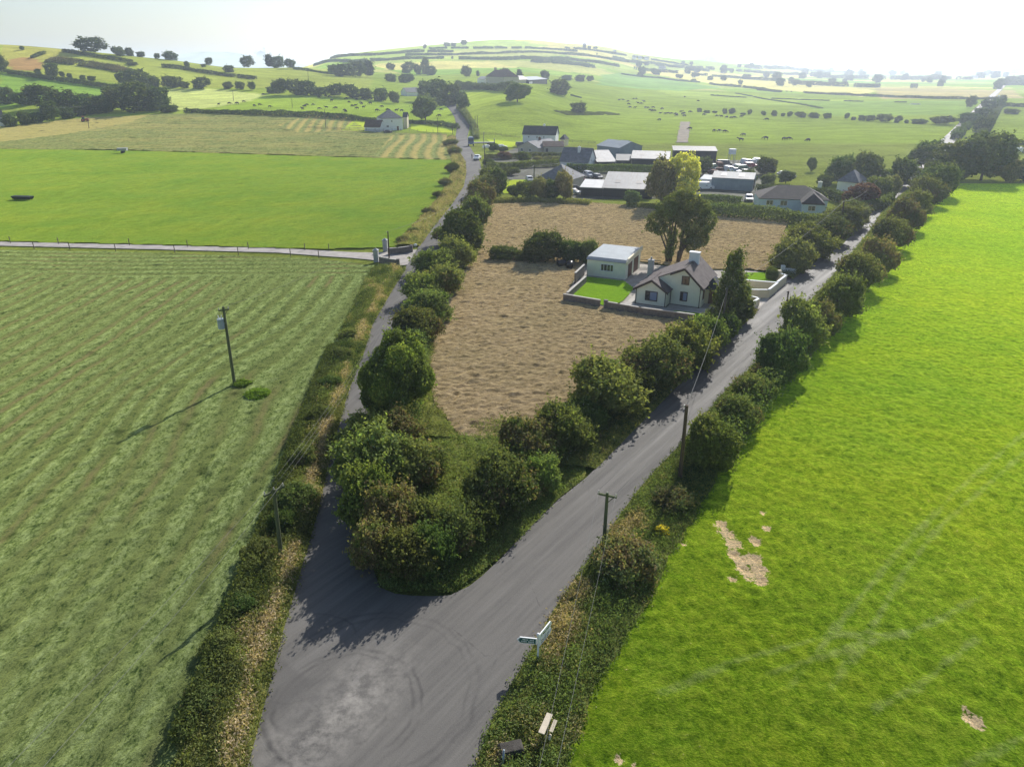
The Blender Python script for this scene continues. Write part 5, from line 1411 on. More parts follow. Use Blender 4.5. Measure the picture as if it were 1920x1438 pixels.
# ---- garden, yard and roadside walls
ngon('garden_yard', LOT, -.03, M['gravel'], 'pale concrete yard around the cream house', 'yard')
LAWNP = W([(1097, 519), (1170, 527.5), (1189, 541), (1168, 565), (1152, 572), (1128, 573), (1066, 552)])
sheet('lawn', LAWNP, .22, lambda x, y: .05 + .05 * fbm(x * 2, y * 2, 5, 3), M['lawn'], 'small bright lawn in the walled garden of the cream house', 'lawn')
sheet('lawn', W([(1262, 583), (1310, 588), (1345, 603), (1342, 613), (1296, 602), (1262, 594)]), .2, lambda x, y: .05 + .05 * fbm(x * 2, y * 2, 6, 3), M['lawn'], 'narrow lawn under the front gable of the cream house', 'lawn')
sheet('lawn', W([(1392, 526), (1398, 512), (1440, 512), (1458, 517), (1462, 530), (1440, 532)]), .2, lambda x, y: .05 + .05 * fbm(x * 2, y * 2, 7, 3), M['lawn'], 'bright lawn behind the cream roadside walls', 'lawn')
sheet('lawn', W([(1404, 552), (1410, 546), (1436, 546), (1452, 536), (1412, 534), (1396, 536)]), .2, lambda x, y: .05 + .05 * fbm(x * 2, y * 2, 7, 3), M['lawn'], 'small lawn enclosed by the cream roadside walls', 'lawn')
ngon('driveway', W([(1398, 583), (1424, 563), (1410, 558), (1443, 558), (1476, 533), (1484, 527), (1446, 557), (1407, 597)]), .012, M['paving'], 'grey driveway mouth between the cream walls', 'driveway')
ngon('path', np.array([LX(*p)[:2] for p in ((-1.2, -1.4), (9.6, -.2), (11, 1), (11, 2), (4.5, 2), (4.5, 0), (-.3, 0), (-.3, 9), (-1.4, 9))]), .03, M['paving'], 'concrete path around the foot of the cream house', 'path')

def wall(label, pts, h, mat, capm=None, thick=.24, piers=(), name='garden_wall', top=True, cat='wall', pier_h=.35):
    """A wall through points whose top edge is seen at those pixels."""
    q = [P(a, b, z=h) for a, b in pts] if top else [P(a, b) for a, b in pts]
    base = Vector((q[0].x, q[0].y, 0))
    t = thing(name, label, cat, base)
    w, c = MB(), MB()
    for a, b in zip(q[:-1], q[1:]):
        d = b - a; L = math.hypot(d.x, d.y); rz = math.atan2(d.y, d.x); m_ = (a + b) / 2 - base
        w.box((m_.x, m_.y, h / 2 - .1), (L + thick * .96, thick, h + .2), rz)
        if capm: c.box((m_.x, m_.y, h + .045), (L + thick * 1.25, thick * 1.35, .09), rz)
    w.build('wall', M[mat], t)
    if capm: c.build('coping', M[capm], t)
    for i in piers:
        m = MB(); p = q[i] - base; m.box((p.x, p.y, (h + pier_h) / 2), (.52, .52, h + pier_h)); m.box((p.x, p.y, h + pier_h + .06), (.64, .64, .12), taper=.7); m.build('pier', M[mat], t)
    return t
wall('bare block wall behind the lawn by the black bales', [(1079, 512), (1095, 497)], 1.6, 'block', 'cap')
wall('bare block wall along the left edge of the lawn', [(1064, 549), (1098, 519)], 1.0, 'block', 'cap')
wall('bare block wall across the front left of the lawn', [(1058, 552), (1124, 563)], 1.05, 'block', 'cap')
wall('long bare block wall in front of the cream house', [(1136, 566), (1160, 570), (1200, 577), (1300, 590)], 1.05, 'block', 'cap', piers=(0,), pier_h=.15)
wall('warm cream wall behind the driveway enclosure', [(1394, 525), (1457, 530.5)], 1.15, 'cream_warm', 'white_wall')
wall('cream wall with slanted side beside the driveway mouth', [(1457, 531.5), (1441, 544), (1410, 543.5)], 1.15, 'cream_warm', 'white_wall')
wall('cream roadside wall stepping up the road with an end pier', [(1458, 529), (1474, 516.5), (1461, 512.5)], 1.2, 'cream_warm', 'white_wall', piers=(2,))
wall('low cream wall at the near side of the driveway mouth', [(1405, 555), (1423, 560), (1408, 569.5), (1398, 580)], .9, 'cream_warm', 'white_wall')
wall('short white wall with a post beside the road hedge', [(1468, 503), (1492, 503.5)], 1.15, 'white_wall', None, piers=(0,))
wall('grey gate wall beside the road past the long hedge', [(1603, 410), (1617, 398), (1631, 384)], 1.4, 'grey_pier', 'cap', piers=(0, 1, 2))
wall('dark stone wall right of the farm track mouth', [(728, 466.5), (745, 465.5), (771, 462)], 1.0, 'block', 'cap', piers=(2,), pier_h=.1)
wall('dark stone wall left of the farm track mouth', [(712, 482), (728, 485.5), (746, 488)], .9, 'block', 'cap', piers=(2,), pier_h=.1)
for lb, (a, b, tp) in (('tall grey gate pier on the pasture side of the track', (723, 471, 451)), ('grey gate pier on the silage field side of the track', (706, 491, 470))):
    p = P(a, b); hh = height_at(p, tp); m = MB(); m.box((0, 0, hh / 2), (.78, .78, hh)); t = thing('gate_pier', lb, 'gate pier', p); m.build('shaft', M['grey_pier'], t)
    m = MB(); m.box((0, 0, hh + .06), (.95, .95, .12)); m.box((0, 0, hh + .26), (.8, .8, .28), taper=.15); m.build('cap', M['grey_pier'], t)
def rail_fence(label, pts, h=1.2, step=2.5, rails=3):
    q = [P(a, b) for a, b in pts]
    t = thing('rail_fence', label, 'fence', q[0])
    rl = MB(); L = 0
    for a, b in zip(q[:-1], q[1:]):
        n = max(1, int((b - a).length / step))
        for k in range(n):
            p = a.lerp(b, k / n) - q[0]; m = MB(); m.box((p.x, p.y, h / 2), (.11, .11, h + .1)); m.build('post', M['post'], t)
        for k in range(rails):
            z = h * (.35 + .3 * k); d = b - a; c = (a + b) / 2 - q[0]
            rl.box((c.x, c.y, c.z + z), (d.length, .05, .1), math.atan2(d.y, d.x))
    rl.build('rail', M['post'], t)
rail_fence('post and rail fence below the white gabled house', [(578, 241), (640, 246), (720, 250), (800, 253), (838, 256)], step=4)
rail_fence('post and rail fence behind the blue lorry', [(898, 252), (940, 257), (976, 262)], step=3)
rail_fence('post and rail fence right of the white two storey house', [(1058, 267), (1090, 269), (1118, 271)], step=3)
rail_fence('wooden rail gate fence beside the cream garage', [(1193, 499), (1238, 502)], step=2.2)
FP = [(64, 466), (131, 467), (217, 470), (328, 473.5), (447, 477), (545, 480), (598, 484), (20, 456), (110, 457.5), (243, 460), (352, 463), (466, 467), (617, 470), (572, 469)]
for i, (a, b) in enumerate(FP):
    p = P(a, b); m = MB(); m.tube([(0, 0, -.2), (0, 0, 1.25)], .07, 6); t = m.build('fence_post', M['post']); t.location = p
    tag(t, 'thin wooden fence post, %s from the left on the %s side of the farm track' % (ORD[i if i < 7 else i - 7], 'near' if i < 7 else 'far'), 'fence post', 'fence posts along the farm track')

M['yard_ground'] = plain('dirty_yard_ground', (0.115, 0.115, 0.085), 0.95, 0.1, vary=0.35, scale=0.12, bump=0.4)
# ---- the yard houses and sheds behind the hay field
wp = dict(fm='white_frame')
building('two_storey_house', 'white two storey house with plain dark slate roof above the yard', 'house', P(980, 274), P(1041, 275.5), 7.4, 4.7, 7.7, 'gx', 'white_wall', 'slate_dark', chim=[(8.3, 3.7, .9, .6, 7.3, 1.0, 'white_wall')],
         wins=[(2.2, 3.3, .7, .7, wp), (8.6, 3.3, .7, .7, wp), (5.8, 3.0, .6, 1.1, wp)])
building('porch_house', 'small dark roofed lean-to beside the white two storey house', 'outbuilding', P(1050, 273), P(1058, 273.5), 3.5, 2.5, 4.3, 'hip', 'cream_warm', 'slate_dark')
building('bungalow', 'beige gabled bungalow with sunlit pale roof below the two storey house', 'house', P(971, 288), P(1009, 291), 15, 2.5, 4.5, 'gy', 'beige_wall', 'slate_grey', chim=[(4.6, 8, .7, .7, 4.2, 1.2, 'rust')], wins=[(1.2, .9, 1.2, 1.1, wp), (5, .9, 1.2, 1.1, wp)])
building('extension_house', 'beige block with dull brown roof joined right of the beige bungalow', 'outbuilding', P(1019, 290), P(1056, 290), 6.5, 2.9, 4.4, 'gx', 'beige_wall', 'slate_red', wins=[(.8, .9, .9, 1.3, dict(fm='dark_frame'))])
building('slate_house', 'grey slate roofed gabled house with white chimney left of the tin sheds', 'house', P(1050, 318), P(1102, 321), 7.6, 2.7, 6.5, 'gx', 'white_wall', 'slate_grey', chim=[(5.4, 2.6, .8, .7, 4.6, 2.2, 'white_wall')], wins=[(3.0, 2.4, .6, 1.0, dict(face='r', fm='white_frame'))])
building('hipped_bungalow', 'grey hip roofed bungalow hidden behind trees at the yard corner', 'house', P(1008, 352), P(1066, 357), 10, 2.6, 5.9, 'hip', 'beige_wall', 'slate_grey', wins=[(1.5, .8, 1.2, 1.2, wp), (5.5, .8, 1.2, 1.2, wp)])
t = building('tin_shed', 'long open fronted tin shed with pale rusty roof by the hay field', 'shed', P(1130, 369), P(1222, 373), 10, 2.2, 4.7, 'mono', 'tin_dark_and_shade', 'tin_white', rooflights=2)  # front wall is solid; its dark colour stands for the shade inside
building('tin_lean_to', 'low tin lean-to with white sheet roof left of the long tin shed', 'shed', P(1089, 367), P(1129.5, 369), 6, 2.1, 3.1, 'mono', 'tin_dark_and_shade', 'tin_bright')
building('tin_barn', 'wide tin barn with pale roof and dark front above the yard hedge', 'barn', P(1183, 318), P(1252, 320), 15, 3.4, 5.0, 'gx', 'tin_dark_and_shade', 'tin_white', rooflights=2)
building('dark_bay_block', 'solid dark block painting the shaded open bay between two pale tin roofs', 'shed', P(1154, 317.5), P(1182.5, 318), 9, 2.6, 3.6, 'mono', 'tin_dark_and_shade', 'tin_dark_and_shade', over=.05)  # closed block, its dark colour paints the shade inside the bay
building('tin_lean_to', 'pale tin lean-to right of the grey slate house', 'shed', P(1120, 318), P(1153.5, 317.5), 11, 2.3, 4.6, 'mono', 'tin_dark_and_shade', 'tin_white')
building('blue_shed', 'blue grey gabled shed standing behind the pale tin lean-to', 'shed', P(1119, 293), P(1160, 299), 11, 3.8, 5.6, 'gx', 'tin_blue', 'tin_roof_blue')
building('pale_shed', 'small pale roofed shed at the right of the blue grey gabled shed', 'shed', P(1158, 287), P(1171, 288), 5, 3.4, 4.4, 'gx', 'tin_dark_and_shade', 'tin_roof_blue')
building('workshop', 'blue grey clad workshop with pale roof beside the yellowing tree', 'shed', P(1333, 354.5), P(1410, 359), 8.5, 2.95, 4.1, 'gx', 'tin_blue', 'tin_white', over=.12, rooflights=2, doors=[(1.5, 4, 2.6, 'dark', 'r')])  # right end door panel is near-black, painting the unlit inside of an opening
building('tin_lean_to', 'low lean-to with green grey roof left of the blue grey workshop', 'shed', P(1311, 352), P(1332.5, 353.5), 5, 2.2, 2.7, 'mono', 'white_wall', 'tin_roof_blue', over=.1)
building('long_shed', 'long dark shed with flat dark roof at the back of the scrapyard', 'shed', P(1262, 303), P(1342, 304.5), 9, 3.6, 4.2, 'mono', 'tin_dark_and_shade', 'tin_dark_and_shade')
building('bungalow', 'pale blue bungalow with dark brown hipped roof behind the long hedge', 'house', P(1422, 392), P(1549, 396), 9, 2.5, 4.9, 'hip', 'blue_wall', 'slate_mid', chim=[(13.8, 5.5, .8, .6, 4.4, 1.2, 'cream')], wins=[(1.5, .9, 1.6, 1.2, wp), (4.6, .9, 1.6, 1.2, wp), (3, .9, 1.4, 1.2, dict(face='r', fm='white_frame'))])
building('bungalow_wing', 'hip roofed front wing of the pale blue bungalow', 'house', P(1502, 402), P(1541, 404), 9, 2.4, 4.3, 'hip', 'blue_wall', 'slate_mid', wins=[(1.2, .8, 1.6, 1.2, wp), (2, .8, 1.4, 1.2, dict(face='r', fm='white_frame'))])
building('pyramid_roof_house', 'small house with grey pyramid roof among trees right of the scrapyard', 'house', P(1568, 357), P(1606, 361), 6.5, 2.5, 5.2, 'hip', 'white_wall', 'slate_grey')
building('gabled_house', 'tall white house with grey hipped roof beside the lane', 'house', P(717, 246.5), P(756, 244), 9.5, 5.9, 9.6, 'hip', 'white_wall', 'slate_grey', over=.25, wins=[(4.7, 4.1, .8, .8, wp), (2.2, 1.6, 1.3, 1.1, wp)], doors=[(7.5, 1.0, 2.1, 'brown_door')])
building('side_wing', 'brown walled wing on the right of the tall white lane house', 'house', P(757, 242), P(764, 242), 6, 5.6, 7.6, 'gx', 'beige_wall', 'slate_dark')
building('garden_shed', 'low white shed with dark roof left of the tall white lane house', 'shed', P(684, 247.5), P(713, 248.5), 6, 2.5, 5.4, 'gx', 'white_wall', 'slate_red')
building('cottage', 'small pale gabled cottage half hidden where the lane dips', 'house', P(763, 181), P(788, 180.5), 7, 3.0, 6.0, 'gx', 'white_wall', 'slate_grey')
building('farmhouse', 'hip roofed hill farmhouse with two chimneys behind the tall dark hedge', 'farmhouse', P(911, 157.5), P(945, 158), 12, 5.5, 10.5, 'hip', 'beige_wall', 'slate_red', chim=[(6, 6, 1, 1, 10, 2, 'beige_wall'), (9, 6, 1, 1, 10, 2, 'beige_wall')], wins=[(2, 1, 1.2, 1.6, wp), (6, 1, 1.2, 1.6, wp), (2, 3.8, 1.2, 1.3, wp), (6, 3.8, 1.2, 1.3, wp)])
building('barn', 'small white ended barn left of the hill farmhouse', 'barn', P(895, 156), P(908, 157), 7, 3, 5.2, 'gx', 'white_wall', 'tin_white')
building('barn', 'long white roofed barn right of the hill farmhouse', 'barn', P(958, 157), P(989, 157), 9, 3, 5.5, 'gx', 'beige_wall', 'tin_white')
building('barn', 'dark walled barn with sloping grey roof at the right of the hill farm', 'barn', P(991, 157.5), P(1026, 158.5), 10, 4.2, 6.2, 'mono', 'tin_dark_and_shade', 'tin_roof_blue', doors=[(3, 3, 3, 'white_frame'), (9, 2.4, 3, 'white_frame')])
building('barn', 'white walled barn with dark roof at the left edge of the picture', 'barn', P(-40, 240), P(11, 237), 10, 5, 8, 'gx', 'white_wall', 'slate_dark')
for lb, a, b, wpx in (('tiny white house highest among the hilltop houses', 1186, 111, 7), ('tiny white house second among the hilltop houses', 1197, 112, 6), ('tiny white house third among the hilltop houses', 1209, 113, 8),
                      ('white house alone in the trees below the hilltop houses', 1236, 132, 12), ('tiny white house high on the central hill face', 1093, 88, 6), ('tiny white house low on the right shoulder of the hill', 1150, 101, 5),
                      ('left of two white sheds on the hazy plain', 1822, 148, 12), ('right of two white sheds on the hazy plain', 1838, 146, 8)):
    p = P(a, b); s_ = wpx / scale_at(p)
    building('white_cottage', lb, 'house', p, p + Vector((s_, 0, 0)), s_ * .6, 3.2 * max(1, s_ / 14), 6.0 * max(1, s_ / 14), 'gx', 'white_wall', 'tin_white', lift=.3)
ngon('yard', W([(905, 300), (990, 270), (1130, 300), (1260, 302), (1420, 300), (1440, 330), (1425, 380), (1300, 372), (1080, 374), (1000, 350), (935, 330), (908, 322)]), -.02, M['yard_ground'], 'gravel yard around the sheds and parked cars', 'yard')
sheet('lawn', W([(936, 352), (960, 338), (1000, 338), (1006, 350), (980, 362), (944, 364)]), .5, lambda x, y: .06 + .05 * fbm(x * 2, y * 2, 8, 3), M['lawn_pale'], 'pale lawn left of the grey hip roofed bungalow', 'lawn')
sheet('lawn', W([(912, 262), (975, 268), (960, 277), (930, 276)]), .6, lambda x, y: .06 + .05 * fbm(x * 2, y * 2, 8, 3), M['lawn_pale'], 'pale lawn below the rail fence behind the lorry', 'lawn')
sheet('lawn', W([(770, 229.5), (845, 231), (856, 240), (850, 250), (790, 248), (770, 243)]), .8, lambda x, y: .10 + .05 * fbm(x * 2, y * 2, 8, 3), M['lawn_pale'], 'pale lawn right of the tall white lane house', 'lawn', drape=True)
sheet('lawn', W([(640, 246), (668, 224), (716, 226), (716, 246), (682, 249)]), .8, lambda x, y: .25 + .05 * fbm(x * 2, y * 2, 8, 3), M['lawn_pale'], 'pale lawn left of the tall white lane house', 'lawn', drape=True)

def sh_box(name, label, cat, parts, p, rz=0, group=None):
    t = thing(name, label, cat, p, rz, group)
    for nm, mb, mt in parts: mb.build(nm, M[mt], t)
    return t
p = P(1371, 304)
lg, bx = MB(), MB()
for sx in (-1, 1):
    for sy in (-1, 1): lg.tube([(sx, sy, 0), (sx * .8, sy * .8, 2.6)], .09, 6)
bx.box((0, 0, 3.4), (2.0, 2.0, 1.6)); bx.box((0, 0, 4.25), (2.2, 2.2, .12))
t = thing('water_tank', 'white box tank raised on legs behind the scrapyard', 'tank', p)
for sx in (-1, 1):
    for sy in (-1, 1):
        m = MB(); m.tube([(sx, sy, 0), (sx * .8, sy * .8, 2.6)], .09, 6); m.build('leg', M['steel'], t)
bx.build('tank', M['white_wall'], t)
# ------------------------------------------------------------------ poles and wires
POLES = {}
def pole(key, label, base, top, mat='pole_wood', r=.14, arm=None, transformer=False, group=None, insul=True):
    p = P(*base); h = height_at(p, top[1])
    a, b, c = ray(*top)
    d = p.y / b
    tip = Vector((0.6 * (a * d - p.x), 0, h))                       # poles lean a little
    t = thing('utility_pole', label, 'utility pole', p, 0, group)
    m = MB(); m.tube([(0, 0, -.4), tip * .5, tip], r, 10, r * .72); m.build('shaft', M[mat], t)
    tops = [tip + Vector((0, 0, .05))]
    if arm:
        L, rz, dz = arm
        m = MB(); c0 = tip - Vector((0, 0, dz)); m.box((c0.x, c0.y, c0.z), (L, .11, .13), rz)
        m.tube([c0 + Vector((0, 0, -.6)), c0 + Vector((math.cos(rz) * L * .35, math.sin(rz) * L * .35, -.05))], .03, 5)
        ao = m.build('crossarm', M[mat], t)
        tops = []
        for k in (-.45, 0, .45):
            q = c0 + Vector((math.cos(rz) * L * k, math.sin(rz) * L * k, .07)); i_ = MB(); i_.tube([q, q + Vector((0, 0, .22))], .06, 8, .035); i_.build('insulator', M['ceramic'], ao); tops.append(q + Vector((0, 0, .22)))
    elif insul:
        m = MB(); m.tube([tip + Vector((-.18, 0, -.15)), tip + Vector((-.18, 0, .05))], .05, 6); m.build('insulator', M['ceramic'], t)
    if transformer:
        m = MB(); q = tip * .80 + Vector((-.42, -.1, 0)); m.tube([q - Vector((0, 0, .55)), q + Vector((0, 0, .45))], .34, 14); m.box((q.x + .25, q.y, q.z), (.3, .12, .12)); tr = m.build('transformer', M['transformer'], t)
        m = MB()
        for k in (-.12, .12): m.tube([q + Vector((k, 0, .45)), q + Vector((k * 1.4, 0, .82))], .06, 8, .04)
        m.build('bushing', M['white_frame'], tr)
    POLES[key] = [p + q for q in tops]
    return t
pole('A', 'mossy utility pole with grey transformer standing in the silage field', (440, 722), (421, 575), 'pole_green', .17, arm=(1.0, .5, .35), transformer=True)
pole('B', 'utility pole with crossarm in the bank left of the lower lane', (528, 1050), (518, 917), 'pole_green', .15, arm=(1.5, .9, .15))
pole('C', 'tall dark brown utility pole beside the main road', (1274, 906), (1286, 760), 'pole_wood', .17)
pole('D', 'shorter mossy utility pole with crossarm beside the main road', (1132, 1022), (1139, 924), 'pole_green', .14, arm=(1.3, -.4, .2))
pole('E', 'thin dark utility pole at the farm track mouth', (730, 492), (728, 434), 'pole_wood', .13)
pole('F', 'pale grey utility pole in front of the upright garden tree', (1352, 618), (1365, 541), 'post', .15)
pole('G', 'dark utility pole sunk in the right roadside hedge', (1474, 578), (1478, 546), 'pole_wood', .14)
pole('H', 'short dark utility pole in the lane side hedge top', (865, 396), (865, 372), 'pole_wood', .14)
pole('I', 'pale utility pole at the lane beside the white pickup', (909, 318), (908, 272), 'post', .16)
pole('J', 'dark green post left of the grey hip roofed bungalow', (1001, 340), (1002, 311), 'pole_green', .2)
pole('K', 'utility pole behind the blue lorry', (907, 276), (907, 248), 'pole_wood', .14)
pole('N', 'mossy utility pole among the bushes opposite the track mouth', (784, 516), (782, 484), 'pole_green', .13)
pole('S', 'utility pole rising behind the maroon tree', (1648, 372), (1648, 329), 'pole_wood', .15)
pole('R', 'utility pole hidden in the hedge beyond the cream walls', (1576, 436), (1579, 378), 'pole_wood', .15)
for k, (lb, b, tp) in enumerate((('right of two thin poles on the hedge above the lorry', (895, 248), (895, 217)), ('left of two thin poles on the hedge above the lorry', (891, 246), (891, 218)), ('thin pole on the lawn right of the white lane house', (821, 252), (821, 221)),
                                 ('thin pole near the lane end of the rail fence', (849, 252), (848, 231)), ('thin pole in the second mown field left of the garden', (611, 240), (609, 206)), ('thin pole beside the red tractor', (167, 243), (166, 224)),
                                 ('thin pole at the left of the pale hill field', (321, 196), (321, 181)), ('thin pole in the middle of the pale hill field', (438, 190), (437, 170)), ('thin pole in the cow field', (548, 203), (548, 184)), ('thin pole below the skyline conifers', (578, 151), (578, 132)))):
    pole('far%d' % k, lb, b, tp, 'post' if k == 4 else 'pole_wood', .16, insul=False)
POLES['offL'] = [Vector((-19.5, 8, 8.2)), Vector((-18.6, 8, 8.2)), Vector((-17.9, 8, 8.2))]
POLES['offB'] = [Vector((-.6, 12, 5.4)), Vector((-.4, 12, 5.4)), Vector((-.1, 12, 5.4))]
POLES['offA'] = [Vector((-150, 150, 8))]
def wire(label, a, b, sag=.6, r=.008):
    n = 14
    pts = [a.lerp(b, k / n) - Vector((0, 0, 4 * sag * (k / n) * (1 - k / n))) for k in range(n + 1)]
    m = MB(); m.tube([q - a for q in pts], r, 4)
    o = m.build('overhead_wire', M['wire'], None, True); o.location = a
    tag(o, label, 'wire', 'overhead wires')
for i, s_ in enumerate(('left', 'middle', 'right')):
    wire('%s of three wires from the crossarm pole in the bank up the lane' % s_, POLES['B'][i], POLES['N'][0] + Vector(((i - 1) * .25, 0, 0)), 1.6)
    if i != 1:
        wire('%s wire from the crossarm pole in the bank running out of the picture' % s_, POLES['B'][i], POLES['offL'][i], .5)
        wire('%s wire from the mossy roadside crossarm pole to the hedge pole' % s_, POLES['D'][i], POLES['G'][0] + Vector(((i - 1) * .3, 0, -.1 * i)), 1.2)
        wire('%s wire from the mossy roadside crossarm pole towards the signpost end' % s_, POLES['D'][i], POLES['offB'][i], .5)
wire('wire from the tall brown roadside pole to the pale garden pole', POLES['C'][0], POLES['F'][0], .7, .015)
wire('thick cable from the pale garden pole to the pole beyond the cream walls', POLES['F'][0], POLES['R'][0], .9, .025)
wire('thick sagging cable past the maroon tree', POLES['R'][0], POLES['S'][0], 1.5, .035)
wire('wire crossing the lane to the pole at the farm track mouth', POLES['N'][0], POLES['E'][0], .3)
wire('long wire from the track mouth pole up to the hedge top pole', POLES['E'][0], POLES['H'][0], .8, .015)
wire('long wire from the track mouth pole over the silage field', POLES['E'][0], POLES['A'][1], .9)
wire('wire from the hedge top pole to the green post by the grey bungalow', POLES['H'][0], POLES['J'][0], .7, .03)
wire('wire from the green post to the grey slate house', POLES['J'][0], POLES['J'][0] + Vector((22, 30, -1)), .4, .03)
wire('wire between the lane poles beside the pickup and lorry', POLES['I'][0], POLES['K'][0], .4, .02)
wire('long cable dipping across the dark tree belt on the left', POLES['far6'][0], P(-60, 245) + Vector((0, 0, 9)), 2.0, .06)

# ------------------------------------------------------------------ small things near the fork
p = P(1008, 1243); hp = height_at(p, 1192)
t = thing('finger_signpost', 'white finger signpost with two arms on the grassy road edge', 'signpost', p, 0)
m = MB(); m.tube([(0, 0, -.3), (.02, 0, hp)], .055, 10); m.build('post', M['white_frame'], t)
def sign_arm(rz, z, L, face, rows):
    c, s = math.cos(rz), math.sin(rz)
    m = MB(); h_ = .40
    prof = [(.06, z), (L - .16, z), (L, z + h_ / 2), (L - .16, z + h_), (.06, z + h_)]
    m.prism(prof, -.03, .03, 'y')
    o = m.build('sign_arm', M['white_frame'], t); o.rotation_euler = (0, 0, rz)
    for k, side in enumerate((-1, 1)):
        pl = MB(); pl.prism([(.12, z + .04), (L - .2, z + .04), (L - .08, z + h_ / 2), (L - .2, z + h_ - .04), (.12, z + h_ - .04)], side * .033 - .002, side * .033 + .002, 'y'); pl.build('face', face, o)
        tx = MB()
        for (x0, x1, zz, hh) in rows:
            n = max(2, int((x1 - x0) / .075))
            for q in range(n):
                if (q * 7 + int(zz * 90)) % 5: tx.box((x0 + (x1 - x0) * (q + .5) / n, side * .038, z + zz), ((x1 - x0) / n * .66, .004, hh * (1 if q % 3 else 1.25)))
        tx.build('lettering', M['sign_white'] if face is M['sign_green'] else M['dark_frame'], o)
M['sign_green'] = plain('sign_green_enamel', (0.03, 0.11, 0.10), .4, .4, vary=.05)
M['sign_white'] = plain('sign_white_enamel', (0.75, 0.77, 0.76), .4, .4, vary=.03)
sign_arm(math.radians(172), hp - .58, 1.15, M['sign_green'], [(.22, .85, .27, .07), (.22, .92, .14, .07)])
sign_arm(math.radians(58), hp - .40, 1.5, M['sign_white'], [(.30, 1.25, .20, .11)])
sign_arm(math.radians(58), hp - .84, 1.5, M['sign_white'], [(.30, 1.2, .27, .06), (.30, 1.1, .13, .06)])
m = MB(); m.tube([(0, 0, hp), (.0, 0, hp + .08)], .075, 8); m.ball((0, 0, hp + .12), .085); m.build('finial', M['white_frame'], t)
# broken pale boards, block pier and steel pole by the bottom edge
t = thing('broken_fence', 'pale broken timber boards leaning in the grass by the road end', 'fence', P(1022, 1372), 0)
for (a, b, r1) in ((P(1015, 1375, 1.25), P(1031, 1338, 1.35), .15), (P(1033, 1372, 1.0), P(1042, 1350, 1.1), .09), (P(1030, 1386, .75), P(1033, 1376, 1.0), .06), (P(1026, 1368, .2), P(1025, 1358, 1.2), .06)):
    m = MB(); o3 = P(1022, 1372); d = (b - a); s3 = Vector((0, 0, 1)).cross(d).normalized() * r1
    m.slab([a - o3 - s3, a - o3 + s3, b - o3 + s3, b - o3 - s3], -.05); m.build('board', M['pale_wood'], t)
M['dark_stone'] = plain('weathered_dark_stone', (0.075, 0.068, 0.060), .95, .1, vary=.3, scale=3, bump=.8)
p = P(958, 1424); t = thing('stone_pier', 'weathered dark stone block pier overgrown at the bottom edge', 'pier', p, .25)
m = MB(); m.box((0, 0, .35), (1.3, .8, 1.0), taper=.9); m.build('block', M['dark_stone'], t, bevel=.06); m = MB(); m.box((0, 0, .88), (1.1, .64, .1), taper=.9); m.build('coping', M['dark_stone'], t, bevel=.03)
a, b = P(941, 1446), P(947, 1404); hh = height_at(a, 1404) * .96
m = MB(); m.tube([(0, 0, -.3), (.10, 0, hh)], .07, 10, .045); t = m.build('steel_pole', M['transformer'], None, True); t.location = a; tag(t, 'pale blue grey steel pole rising from the bottom edge', 'pole')
# yellow weed and grassy clumps
def clump(name, label, cat, p, r, h_, tones, seed, n=900, size=.12, mat='weed'):
    me = crown_mesh(name, [(0, 0, h_ * .4, r, r, h_ * .6), (r * .5, r * .2, h_ * .3, r * .6, r * .6, h_ * .5), (-r * .5, 0, h_ * .3, r * .6, r * .5, h_ * .45)], n, size, tones, seed, shoots=30, shoot_len=h_ * .5)
    o = link(name, me, M[mat]); o.location = p; tag(o, label, cat); return o
clump('ragwort', 'yellow flowering ragwort at the edge of the right pasture', 'wildflower', P(1240, 1006), .28, .7, [(0.55, 0.36, 0.01), (0.5, 0.33, 0.01), (0.10, 0.14, 0.03)], 301, 900, .2)
clump('weed_clump', 'bright green uncut weeds at the foot of the transformer pole', 'weeds', P(482, 742), 1.15, .55, [(0.08, 0.16, 0.015), (0.11, 0.19, 0.02)], 302, 2200, .16)
clump('weed_clump', 'small green weeds touching the transformer pole', 'weeds', P(455, 722), .8, .5, [(0.08, 0.15, 0.015), (0.10, 0.17, 0.02)], 303, 1100, .15)
for k, (a, b) in enumerate(((1052, 499), (1069, 501))):
    p = P(a, b + 2); m = MB(); m.tube([(-.65, 0, .62), (-.6, 0, .62), (.6, 0, .62), (.65, 0, .62)], .62, 18); m.ball((0, 0, .62), (.66, .6, .6), 12)
    t = m.build('silage_bale', M['black_plastic'], None, True); t.location = p; t.rotation_euler = (0, 0, .3 + k); tag(t, '%s of two shiny black wrapped bales by the dividing bushes' % ('left', 'right')[k], 'bale')
for k, (a, b) in enumerate(((805, 420), (779, 462), (745, 494))):
    p = P(a, b); m = MB(); m.ball((0, 0, .2), (.35, .3, .3), 8); t = m.build('white_stone', M['white_wall'], None, True, 0); t.location = p
    tag(t, ('whitewashed stone on the verge above the track mouth', 'whitewashed stone at the pasture corner of the track mouth', 'whitewashed stone ending the near track wall')[k], 'stone')

